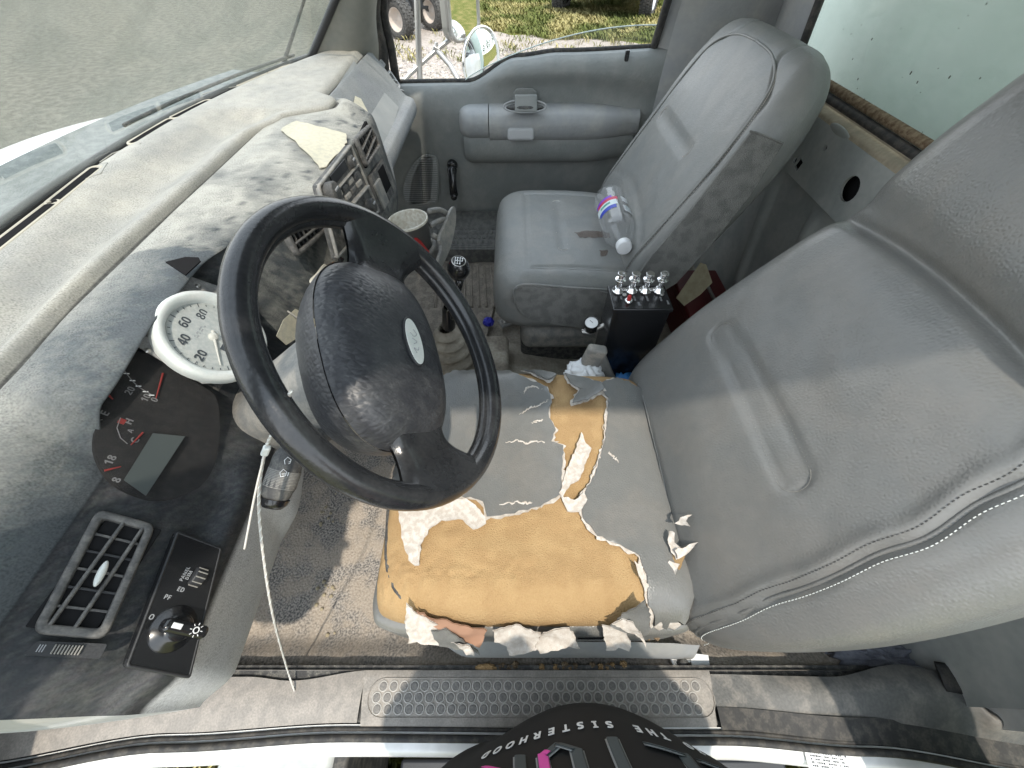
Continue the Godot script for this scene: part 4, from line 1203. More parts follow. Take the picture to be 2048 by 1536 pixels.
func dash_at(z: float, k: float) -> Vector3:   # k: position along the profile's control points
	var q: Vector2 = cat(dash_ctrl(z), k / 15.0)
	return V(q.x, q.y, z)
func dash_color(z: float, k: float, p: Vector3) -> Color:
	var lo := nz.get_noise_3d(p.x * 7, p.y * 7, z * 7)
	var mid := nz.get_noise_3d(p.x * 34 + 5, p.y * 34, z * 34)
	var hi := nf.get_noise_3d(p.x * 230, p.y * 230, z * 230)
	var sp := clampf(hi * 1.1 + 0.5 * nf.get_noise_3d(p.x * 110 + 9, p.y * 110, z * 110), -1, 1)
	var grey := Color(0.155, 0.17, 0.175)
	var dust := Color(0.43, 0.42, 0.37)
	if k < 5.75 :
		var d := clampf(0.70 + 0.30 * lo + 0.04 * hi + 0.15 * mid, 0, 1)
		return Color(0.20, 0.207, 0.205).lerp(Color(0.43, 0.412, 0.355), d)
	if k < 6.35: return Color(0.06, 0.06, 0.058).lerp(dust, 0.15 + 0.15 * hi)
	if z < -1.118:
		var c := Color(0.20, 0.215, 0.22) if k < 11.2 else Color(0.25, 0.265, 0.275)
		return c.lerp(Color(0.36, 0.355, 0.32), clampf(0.12 + 0.3 * lo + 0.1 * hi, 0, 0.5))
	if z < -0.47 + 0.05 * lo:
		# cover over the middle: thick dust on top, wiped and smeared darker to the rear
		var a := 0.90 - 0.22 * (k - 7.0) + 0.30 * mid + 0.10 * sp + 0.55 * lo
		a -= 0.5 * smoothstep(0.25, 0.5, nz.get_noise_2d(z * 22 + 3, p.x * 55)) * smoothstep(7.2, 8.2, k)
		if k > 9.3: a = 0.22 + 0.30 * mid + 0.15 * sp + 0.5 * lo
		return Color(0.05, 0.058, 0.062).lerp(dust, clampf(a, 0.0, 0.95))
	if k > 13.05:
		return Color(0.60, 0.61, 0.62).lerp(Color(0.66, 0.65, 0.63), clampf(0.3 + lo, 0, 1)) if k < 14.4 else Color(0.08, 0.08, 0.08)
	# driver's hood: slate vinyl, dust grains thinning away from the pad
	var dd := 0.62 - 0.27 * (k - 6.4) + 0.10 * sp + 0.10 * mid + 0.30 * lo
	var slate := Color(0.075, 0.090, 0.098) if k < 9.6 else Color(0.026, 0.029, 0.033)
	if k > 9.6: dd = 0.03 + 0.05 * lo + 0.06 * sp
	return slate.lerp(dust, clampf(dd, 0.0, 0.9))
func build_dash() -> void:
	make_stations()
	var t := thing("dashboard", "dust covered grey dashboard with missing trim and an added speedometer", "dashboard", V(-0.5, 0.19, -0.73))
	var kk := func(b: float) -> float: return b * 15.0
	part("dash_shell", grid(func(a: float, b: float) -> Vector3: return dash_at(lerpf(-1.575, 0.024, a), b * 15.0), 400, 150, false, func(a: float, b: float, p: Vector3) -> Color: return dash_color(lerpf(-1.575, 0.024, a), b * 15.0, p)), M.dash, t)
	part("end_cap", grid(func(a: float, b: float) -> Vector3:
		var p := dash_at(0.024, a * 15.0)
		var c := V(-0.60, 0.42, 0.030)
		return c.lerp(p, b) + Vector3(0, 0, 0.010 * sin(b * PI)), 80, 10), M.trim, t)
	# defroster slots along the windshield
	var on_pad := func(p: Vector3) -> Vector3:
		var c := dash_ctrl(p.z)
		var best := p
		var d := 1e9
		for i in 50:
			var q: Vector2 = cat(c, (0.8 + i * 0.09) / 15.0)
			if absf(q.x - p.x) < d:
				d = absf(q.x - p.x)
				best = V(p.x, q.y, p.z)
		return best
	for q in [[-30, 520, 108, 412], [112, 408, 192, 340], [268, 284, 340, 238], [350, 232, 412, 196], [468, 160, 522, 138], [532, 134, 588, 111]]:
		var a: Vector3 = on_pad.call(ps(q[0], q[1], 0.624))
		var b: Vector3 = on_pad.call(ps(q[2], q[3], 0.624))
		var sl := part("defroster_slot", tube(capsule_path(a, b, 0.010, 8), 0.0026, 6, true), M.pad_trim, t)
		part("slot_shade", tube([a, on_pad.call(a.lerp(b, 0.33)), on_pad.call(a.lerp(b, 0.67)), b], 0.0085, 10, false, Vector3.UP, 0.32), M.void, sl)  # solid black insert, painted shade instead of a cut slot
	# seams of the pad's lids
	for q in [[[190, 312], [215, 295], [285, 292]], [[400, 178], [430, 168], [475, 168]], [[185, 350], [200, 325], [218, 330], [205, 352], [175, 362]]]:
		part("pad_seam", tube(q.map(func(w): return on_pad.call(ps(w[0], w[1], 0.624))), 0.0012, 6), M.pillar, t)
	dash_details(t)

func quad(px4: Array, o: Vector3, n: Vector3) -> Array:
	return px4.map(func(q): return pp(q[0], q[1], o, n))
func bil(c: Array, u: float, v: float) -> Vector3: return c[0].lerp(c[1], u).lerp(c[3].lerp(c[2], u), v)
func slab(c: Array, n: Vector3, u0: float, v0: float, u1: float, v1: float, h0: float, h1: float, r := 0.002) -> Array:   # rounded plate over part of a quad
	var a := bil(c, u0, (v0 + v1) / 2)
	var b := bil(c, u1, (v0 + v1) / 2)
	var d := bil(c, (u0 + u1) / 2, v0)
	var e := bil(c, (u0 + u1) / 2, v1)
	var size := Vector3(a.distance_to(b), d.distance_to(e), h1 - h0)
	var tr := xf((a + b + d + e) / 4 + n * ((h0 + h1) / 2), b - a, d - e)
	return [rbox(size, minf(r, minf(size.x, minf(size.y, size.z)) * 0.49), 2), tr]
func plate(called: String, c: Array, n: Vector3, r: Array, h0: float, h1: float, m: Material, parent: Node, rad := 0.002, label := "") -> MeshInstance3D:
	if r[0] == 0 and r[2] == 1:   # the whole quad: follow its true outline
		var x: Vector3 = (c[1] - c[0]).normalized()
		x = (x - n * x.dot(n)).normalized()
		var t := Transform3D(Basis(x, n.cross(x), n), bil(c, 0.5, 0.5) + n * h0)
		var o := PackedVector2Array()
		for i in 4:
			var a: Vector3 = c[i]
			for k in [[3, 1.6], [3, 0.7], [1, 0.7], [1, 1.6]]:
				var b: Vector3 = c[(i + k[0]) % 4]
				var q: Vector3 = t.affine_inverse() * (a + (b - a).normalized() * rad * k[1])
				o.append(Vector2(q.x, q.y))
			var mid := (o[-3] + o[-2]) / 2
			o[-3] = o[-3].lerp(mid, 0.35)
			o[-2] = o[-2].lerp(mid, 0.35)
		return part(called, prism(o, h1 - h0, minf(0.0015, (h1 - h0) * 0.3)), m, parent, t, label)
	var s := slab(c, n, r[0], r[1], r[2], r[3], h0, h1, rad)
	return part(called, s[0], m, parent, s[1], label)
func frame_of(c: Array, n: Vector3, h0: float, h1: float, w: float, m: Material, parent: Node, called := "frame") -> MeshInstance3D:
	var t := xf(bil(c, 0.5, 0.5) + n * h0, c[1] - c[0], c[0] - c[3])
	var o := PackedVector2Array()
	for q in c:
		var l: Vector3 = t.affine_inverse() * q
		o.append(Vector2(l.x, l.y))
	if poly_area(o) < 0: o.reverse()
	var out := PackedVector2Array()
	var inn := PackedVector2Array()
	var off := Geometry2D.offset_polygon(o, -w, Geometry2D.JOIN_MITER)[0]
	for i in 4:
		var a := o[i]
		var best := off[0]
		for q in off:
			if q.distance_to(a) < best.distance_to(a): best = q
		var pr := o[(i + 3) % 4]
		var nx := o[(i + 1) % 4]
		var rr := w * 1.2
		for k in 5:
			var f := k / 4.0
			var p1 := a + (pr - a).normalized() * rr * (1 - f)
			var p2 := a + (nx - a).normalized() * rr * f
			out.append(a + (p1 - a) * (1 - f) + (p2 - a) * f)
			inn.append(best + ((pr - a).normalized() * rr * 0.4 * (1 - f) * (1 - f) + (nx - a).normalized() * rr * 0.4 * f * f))
	if t.basis.z.dot(n) < 0: pass
	return part(called, ring(out, inn, h1 - h0), m, parent, t)
func vent(t: Node, c: Array, n: Vector3, bars: int, vanes: int, m: Material, label := "") -> MeshInstance3D:
	var back := plate("air_vent", c, n, [0.04, 0.04, 0.96, 0.96], -0.004, 0.002, M.void, t, 0.001, label)  # black backing plate painted as the shade behind the bars
	frame_of(c, n, 0.0, 0.009, 0.008, m, back, "vent_frame")
	for k in bars: plate("vent_bar", c, n, [(k + 1.0) / (bars + 1) - 0.035, 0.06, (k + 1.0) / (bars + 1) + 0.035, 0.94], 0.003, 0.009, m, back, 0.002)
	for k in vanes:
		var v := lerpf(0.06, 0.94, (k + 1.0) / (vanes + 1))
		plate("vent_vane", c, n, [0.08, v - 0.010, 0.92, v + 0.010], 0.0005, 0.005, m if k % 2 == 0 else M.black, back, 0.0006)
	return back
func dash_details(t: Node) -> void:
	# driver's side vent with its thumb wheel
	var n1 := Vector3(0.64, 0.77, 0).normalized()
	var o1 := V(-0.418, 0.489, 0)
	var c1 := quad([[195, 1020], [312, 1052], [212, 1280], [62, 1268]], o1, n1)
	var v1 := vent(t, c1, n1, 2, 5, M.vent, "tall black air vent with dusty grey frame")
	var tab := bil(c1, 0.52, 0.52)
	part("vent_tab", ball_mesh(), M.bezel, v1, Transform3D(xf(tab, c1[0] - c1[3], c1[1] - c1[0]).basis * Basis.from_scale(Vector3(0.012, 0.0035, 0.004)), tab + n1 * 0.012))
	var c1b := quad([[75, 1282], [215, 1288], [200, 1318], [45, 1310]], o1 + n1 * 0.002, n1)
	var th := plate("thumb_wheel_panel", c1b, n1, [0, 0, 1, 1], -0.004, 0.002, M.black, t, 0.002)
	for k in 9: plate("wheel_rib", c1b, n1, [0.30 + 0.045 * k, 0.18, 0.325 + 0.045 * k, 0.85], 0.0, 0.005, M.column, th, 0.0012)
	for k in 3: plate("print", c1b, n1, [0.10 + 0.035 * k, 0.25, 0.115 + 0.035 * k, 0.75], 0.002, 0.0024, M.print_grey, th, 0.0001)
	# headlight switch panel
	var n2 := Vector3(0.88, 0.475, 0).normalized()
	var o2 := V(-0.371, 0.430, 0)
	var c2 := quad([[352, 1062], [442, 1096], [378, 1358], [248, 1334]], o2, n2)
	var hp := plate("switch_panel", c2, n2, [0, 0, 1, 1], -0.006, 0.003, M.gloss_black, t, 0.004, "black headlight switch panel")
	frame_of(c2, n2, -0.002, 0.0035, 0.003, M.black, hp, "panel_edge")
	var kc := bil(c2, 0.50, 0.70) + n2 * 0.003
	var kn := part("light_knob", lathe([Vector2(0, 0.014), Vector2(0.010, 0.014), Vector2(0.014, 0.011), Vector2(0.0155, 0.006), Vector2(0.021, 0.003), Vector2(0.0225, 0)], 32), M.gloss_black, hp, along(kc, kc + n2))
	var kb := xf(kc + n2 * 0.014, c2[1] - c2[0], c2[0] - c2[3])
	part("knob_grip", rbox(Vector3(0.046, 0.013, 0.016), 0.005), M.gloss_black, kn, Transform3D(kb.basis, kb.origin + kb.basis.x * 0.004))
	part("knob_mark", rbox(Vector3(0.010, 0.005, 0.001), 0.0004, 1), M.print_white, kn, Transform3D(kb.basis, kb.origin + n2 * 0.0085 - kb.basis.x * 0.008))
	var lamp := [[lathe([Vector2(0.0022, 0), Vector2(0.0024, 0.0004), Vector2(0.0032, 0.0004), Vector2(0.0034, 0)], 14), Transform3D(Basis(Vector3.RIGHT, PI / 2), Vector3.ZERO)]]
	for k in 8: lamp.append([rbox(Vector3(0.0022, 0.0008, 0.0006), 0.0002, 1), Transform3D(Basis(Vector3.BACK, TAU * k / 8), Vector3(cos(TAU * k / 8), sin(TAU * k / 8), 0) * 0.0056)])
	part("lamp_symbol", join(lamp), M.print_white, kn, Transform3D(kb.basis, kb.origin + n2 * 0.0088 + kb.basis.x * 0.012))
	for q in [["O", 0.10, 0.66, 0.005], ["PF", 0.24, 0.50, 0.0045], ["ED", 0.42, 0.42, 0.0045]]: part("print", words(q[0], q[3], true, 0.0003), M.print_grey, hp, Transform3D(kb.basis, bil(c2, q[1], q[2]) + n2 * 0.0034))
	part("print", words("PANEL", 0.0036, true, 0.0003), M.print_grey, hp, Transform3D(Basis(kb.basis.y, -kb.basis.x, kb.basis.z), bil(c2, 0.40, 0.30) + n2 * 0.0034))
	part("print", words("DIM", 0.0036, true, 0.0003), M.print_grey, hp, Transform3D(Basis(kb.basis.y, -kb.basis.x, kb.basis.z), bil(c2, 0.48, 0.30) + n2 * 0.0034))
	var dw := bil(c2, 0.66, 0.29)
	var dm := part("dimmer_wheel", lathe([Vector2(0, 0.007), Vector2(0.009, 0.007), Vector2(0.0105, 0.005), Vector2(0.0105, -0.005), Vector2(0.009, -0.007), Vector2(0, -0.007)], 24), M.black, hp, along(dw, dw + kb.basis.x))
	for k in 12: part("wheel_rib", rbox(Vector3(0.0014, 0.011, 0.0014), 0.0005, 1), M.column, dm, along(dw, dw + kb.basis.x) * Transform3D(Basis(Vector3.UP, TAU * k / 12), Vector3(sin(TAU * k / 12), 0, cos(TAU * k / 12)) * 0.0106))
	# instrument cluster behind a scratched lens
	var n3 := Vector3(0.82, 0.57, 0).normalized()
	var o3 := V(-0.428, 0.522, -0.3)
	var fx := Basis(Vector3(0, 0, -1), n3.cross(Vector3(0, 0, -1)), n3)
	var cl := flat_poly([[180, 880], [215, 770], [268, 692], [335, 738], [400, 772], [440, 800], [430, 960], [330, 1010], [240, 985], [195, 940]], o3, n3)
	var cp := part("instrument_cluster", prism(round_poly(cl[0], 2), 0.006), M.cluster, t, Transform3D(cl[1].basis, cl[1].origin - n3 * 0.002), "black instrument cluster with red needles")
	for q in [["30", 232, 752, 0.0085], ["20", 257, 784, 0.0085], ["10", 289, 798, 0.0085], ["0", 306, 802, 0.0085], ["E", 207, 829, 0.009], ["H", 255, 845, 0.009], ["A", 258, 864, 0.006], ["C", 267, 883, 0.009], ["18", 218, 922, 0.009], ["8", 230, 962, 0.009]]:
		part("print", words(q[0], q[3] * 0.8, true, 0.0003), M.print_dim, cp, Transform3D(fx, pp(q[1], q[2], o3, n3) + n3 * 0.0046))
	for q in [[322, 750, 308, 800], [212, 793, 222, 802], [282, 868, 258, 893], [205, 944, 238, 936]]:
		var a := pp(q[0], q[1], o3, n3) + n3 * 0.006
		var b := pp(q[2], q[3], o3, n3) + n3 * 0.006
		part("needle", tube([a, a.lerp(b, 0.5), b], [0.0012, 0.0010, 0.0006], 6), M.print_red, cp)
	for q in [[[244, 742], [262, 765], [275, 777], [300, 792]], [[238, 838], [231, 858], [238, 878], [252, 890]], [[188, 838], [196, 843], [202, 842]]]:
		part("scale_line", tube(q.map(func(w): return pp(w[0], w[1], o3, n3) + n3 * 0.0047), 0.0005, 5), M.print_dim, cp)
	for q in [[250, 750], [262, 764], [274, 775], [288, 786], [300, 793]]: part("tick", rbox(Vector3(0.0012, 0.005, 0.0004), 0.0001, 1), M.print_white, cp, Transform3D(fx * Basis(Vector3.BACK, 0.5), pp(q[0], q[1], o3, n3) + n3 * 0.0048))
	part("red_zone", rbox(Vector3(0.006, 0.006, 0.0004), 0.0001, 1), M.print_red, cp, Transform3D(fx, pp(241, 845, o3, n3) + n3 * 0.0046))
	var ln := flat_poly([[178, 882], [213, 772], [266, 694], [335, 740], [400, 774], [440, 802], [430, 962], [330, 1012], [240, 988], [193, 942]], o3, n3)
	part("lens", prism(round_poly(ln[0], 2), 0.0015), M.lens, cp, Transform3D(ln[1].basis, ln[1].origin + n3 * 0.008))
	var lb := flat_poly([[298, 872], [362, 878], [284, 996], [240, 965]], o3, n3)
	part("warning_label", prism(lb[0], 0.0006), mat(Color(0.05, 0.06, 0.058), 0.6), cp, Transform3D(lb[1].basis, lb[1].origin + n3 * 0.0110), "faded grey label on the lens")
	# aluminium plate with the added speedometer
	var n4 := Vector3(0.80, 0.60, 0.02).normalized()
	var o4 := pp(425, 672, V(-0.418, 0.540, -0.386), n4)
	var pl := flat_poly([[377, 553], [470, 585], [520, 640], [530, 720], [500, 752], [460, 765], [405, 768], [350, 738], [268, 690], [300, 650]], o4, n4)
	var al := part("gauge_plate", prism(pl[0], 0.002, 0.0004), M.alu, t, pl[1], "riveted raw aluminium plate")
	for q in [[396, 572], [365, 602], [324, 652], [296, 701]]:
		var a := pp(q[0], q[1], o4 + n4 * 0.002, n4)
		part("rivet", lathe([Vector2(0, 0.0022), Vector2(0.002, 0.0018), Vector2(0.0034, 0)], 12), M.steel, al, along(a, a + n4))
	var gc := pp(424, 676, o4 + n4 * 0.006, n4)
	var gt := along(gc, gc + n4)
	var sp := part("speedometer", lathe([Vector2(0.066, -0.004), Vector2(0.067, 0.008), Vector2(0.064, 0.014), Vector2(0.058, 0.015), Vector2(0.0525, 0.010), Vector2(0.051, 0.003)], 56), M.bezel, t, gt, "round speedometer with white bezel")
	part("dial", lathe([Vector2(0, 0.0035), Vector2(0.03, 0.0035), Vector2(0.052, 0.003)], 48), M.face, sp, gt)
	var fb := Basis(Vector3(0, 0, -1), n4.cross(Vector3(0, 0, -1)).normalized(), n4)
	var ang := func(mph: float) -> float: return deg_to_rad(225.0 - mph * 270.0 / 120.0)
	for k in [20, 40, 60, 80, 100]:
		var a: float = ang.call(float(k))
		part("print", words(str(k), 0.0108, true, 0.0003), M.print_dark, sp, Transform3D(fb, gc + n4 * 0.0038 + fb * Vector3(cos(a), sin(a), 0) * 0.034))
	for k in 25:
		var a: float = ang.call(k * 5.0)
		part("tick", rbox(Vector3(0.006 if k % 4 == 0 else 0.003, 0.0009, 0.0004), 0.0001, 1), M.print_dark, sp, Transform3D(fb * Basis(Vector3.BACK, a), gc + n4 * 0.0039 + fb * Vector3(cos(a), sin(a), 0) * 0.0475))
	part("odometer", rbox(Vector3(0.024, 0.007, 0.0006), 0.0003, 1), M.print_dark, sp, Transform3D(fb, gc + n4 * 0.0038 + fb * Vector3(0.0, -0.017, 0)))
	part("print", words("MPH", 0.008, true, 0.0003), M.print_grey, sp, Transform3D(fb, gc + n4 * 0.0038 + fb * Vector3(0.0, -0.030, 0)))
	part("print", fine_print(0.026, 2, 0.003, 8), M.print_grey, sp, Transform3D(fb, gc + n4 * 0.0038 + fb * Vector3(0.0, 0.014, 0)))
	var na: float = ang.call(5.0)
	part("needle", tube([gc + n4 * 0.006 + fb * Vector3(cos(na), sin(na), 0) * -0.008, gc + n4 * 0.006 + fb * Vector3(cos(na), sin(na), 0) * 0.043], [0.0022, 0.0008], 6), M.cream, sp)
	part("needle_hub", lathe([Vector2(0, 0.005), Vector2(0.005, 0.0045), Vector2(0.006, 0)], 16), M.cream, sp, Transform3D(gt.basis, gc + n4 * 0.0035))
	part("glass", lathe([Vector2(0, 0.0105), Vector2(0.053, 0.010)], 40), M.lens, sp, gt)
	# dark sheet standing for the shade in the gap between hood and middle cover
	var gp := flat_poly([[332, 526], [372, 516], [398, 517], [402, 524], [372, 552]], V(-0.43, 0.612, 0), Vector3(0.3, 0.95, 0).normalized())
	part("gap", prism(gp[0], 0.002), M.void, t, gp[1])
	# middle: radio, heater controls, vents, switches
	var n5 := Vector3(0.985, 0.17, 0).normalized()
	var o5 := V(-0.322, 0.500, -0.85)
	var rc := quad([[628, 372], [694, 289], [753, 424], [668, 520]], o5, n5)
	var rp := plate("radio_panel", rc, n5, [0, 0, 1, 1], -0.004, 0.006, M.black_dusty, t, 0.004, "dusty radio and heater panel")
	frame_of(rc, n5, 0.002, 0.010, 0.005, M.column, rp, "panel_edge")
	plate("display", rc, n5, [0.30, 0.06, 0.72, 0.20], 0.005, 0.0075, M.gloss_black, rp, 0.001)
	for q in [[0.14, 0.18, 0.016, 0.022], [0.84, 0.16, 0.011, 0.010], [0.5, 0.78, 0.013, 0.02], [0.2, 0.78, 0.013, 0.02], [0.8, 0.78, 0.013, 0.02]]:
		var a := bil(rc, q[0], q[1]) + n5 * 0.005
		var kb2 := part("knob", lathe([Vector2(0, q[3]), Vector2(q[2] * 0.85, q[3]), Vector2(q[2], q[3] * 0.85), Vector2(q[2], 0.004), Vector2(q[2] * 1.25, 0)], 22), M.black_dusty, rp, along(a, a + n5))
		part("knob_pointer", rbox(Vector3(0.003, 0.004, q[2]), 0.001, 1), M.print_grey, kb2, Transform3D(Basis.IDENTITY, a + n5 * q[3] + Vector3(0, 0.003, 0)))
	for r in 2:
		for k in 5: plate("button", rc, n5, [0.12 + 0.16 * k, 0.30 + 0.12 * r, 0.25 + 0.16 * k, 0.38 + 0.12 * r], 0.004, 0.010, M.column if (k + r) % 2 else M.black_dusty, rp, 0.003)
	plate("shelf_lip", rc, n5, [0.04, 0.555, 0.96, 0.59], 0.004, 0.016, M.column, rp, 0.003)
	plate("shelf_lip", rc, n5, [0.04, 0.25, 0.96, 0.275], 0.004, 0.012, M.column, rp, 0.003)
	var c5 := quad([[705, 277], [734, 248], [757, 294], [729, 336]], o5, n5)
	vent(t, [c5[1], c5[2], c5[3], c5[0]], n5, 2, 7, M.vent, "dusty air vent beside the radio")
	var n6 := Vector3(0.97, 0.22, 0.08).normalized()
	var o6 := V(-0.350, 0.52, -0.62)
	var c6 := quad([[556, 452], [624, 402], [656, 458], [590, 516]], o6, n6)
	vent(t, [c6[1], c6[2], c6[3], c6[0]], n6, 2, 7, M.vent, "dusty air vent behind the steering wheel")
	# little bin under the far vent
	var c7 := quad([[738, 352], [762, 318], [784, 385], [757, 432]], o5, n5)
	var bn := plate("ashtray", c7, n5, [0, 0, 1, 1], -0.002, 0.006, M.black_dusty, t, 0.003)
	plate("ashtray_shade", c7, n5, [0.50, 0.10, 0.9, 0.75], 0.004, 0.0072, M.void, bn, 0.001)  # dark plate laid on top as the shade of the open bin
	plate("ashtray_lid", c7, n5, [0.08, 0.25, 0.44, 0.95], 0.004, 0.011, M.column, bn, 0.003)
	# four rocker switches in a cream frame
	var n8 := Vector3(0.96, 0.25, 0.05).normalized()
	var o8 := V(-0.348, 0.452, -0.64)
	var c8 := quad([[668, 490], [695, 541], [655, 613], [621, 562]], o8, n8)
	var sw := plate("switch_frame", c8, n8, [0, 0, 1, 1], -0.004, 0.004, M.cream, t, 0.004, "cream frame with four rocker switches")
	plate("switch_bed", c8, n8, [0.14, 0.05, 0.95, 0.96], 0.002, 0.0055, M.void, sw, 0.002)
	for k in 4:
		var rr := [0.2, 0.08 + 0.225 * k, 0.9, 0.27 + 0.225 * k]
		var rk := plate("rocker_switch", c8, n8, rr, 0.004, 0.010, M.gloss_black if k != 1 else mat(Color(0.30, 0.14, 0.07), 0.4, {"metal": 0.6}), sw, 0.003)
		plate("rocker_top", c8, n8, [0.2, rr[1] + 0.02, 0.48, rr[3] - 0.02], 0.008, 0.015, [M.gloss_black, M.steel, M.bezel, M.bezel][k], rk, 0.004)
		plate("print", c8, n8, [0.68, rr[1] + 0.07, 0.78, rr[3] - 0.07], 0.010, 0.0103, M.print_white, rk, 0.0001)
	# sticker remains
	var tp := part("tape_patch", sheet(px_poly([[598, 258], [640, 263], [690, 262], [688, 285], [668, 306], [640, 332], [600, 300], [566, 276]], func(u, v): return ps(u, v, 0.603)), func(q: Vector2) -> Array:
		var p := dash_on(q.x, q.y)
		return [p + Vector3(0, 0.0015, 0), Vector3.UP], 0.02, 0.0012, 0.002, 0.003, 4), M.tape, t, Transform3D.IDENTITY, "peeling cream sticker patch")
	var n9 := Vector3(0.97, 0.22, 0).normalized()
	var sc := flat_poly([[566, 640], [590, 618], [632, 640], [640, 652], [600, 672], [572, 690], [552, 672]], V(-0.372, 0.43, -0.55), n9)
	part("tape_patch", prism(sc[0], 0.0012), M.tape, t, sc[1])
	part("zip_tie", tube([pp(575, 622, V(-0.365, 0.43, -0.55), n9), pp(600, 640, V(-0.36, 0.43, -0.55), n9), pp(632, 650, V(-0.365, 0.43, -0.55), n9)], 0.0016, 6), M.cord, t)
	# passenger side: airbag lid, vents, bolster
	var na2 := Vector3(0.77, 0.638, 0).normalized()
	var oa := V(-0.411, 0.553, -1.3)
	var ca := quad([[706, 124], [796, 216], [758, 336], [668, 182]], oa, na2)
	plate("airbag_lid", ca, na2, [0, 0, 1, 1], -0.004, 0.004, M.door, t, 0.004, "plain grey airbag lid")
	var cb := quad([[776, 142], [799, 176], [790, 201], [766, 158]], oa - na2 * 0.012, na2)
	vent(t, cb, na2, 3, 3, M.trim, "small grey air vent by the passenger window")
	var cc := quad([[760, 119], [771, 131], [761, 149], [750, 136]], oa - na2 * 0.004, na2)
	var sg := plate("side_grille", cc, na2, [0, 0, 1, 1], -0.002, 0.004, M.door, t, 0.002)
	for k in 6: plate("grille_slat", cc, na2, [0.1, 0.1 + 0.14 * k, 0.9, 0.17 + 0.14 * k], 0.003, 0.007, M.trim, sg, 0.001)
	var pa := flat_poly([[710, 192], [722, 198], [736, 225], [752, 262], [757, 280], [750, 276], [735, 240], [722, 222], [704, 222]], oa + na2 * 0.012, na2)
	part("paper_strip", prism(pa[0], 0.0008), M.tape, t, pa[1], "torn cream paper strip")
func px_poly(list: Array, f: Callable) -> PackedVector2Array:
	var p := PackedVector2Array()
	for q in list:
		var w: Vector3 = f.call(q[0], q[1])
		p.append(Vector2(w.x, w.z))
	return p
func dash_on(x: float, z: float) -> Vector3:   # top of the dash under (x, z)
	var c := dash_ctrl(z)
	var best := V(x, 0.6, z)
	var d := 1e9
	for i in 60:
		var q: Vector2 = cat(c, (6.0 + i * 0.07) / 15.0)
		if absf(q.x - x) < d:
			d = absf(q.x - x)
			best = V(x, q.y, z)
	return best

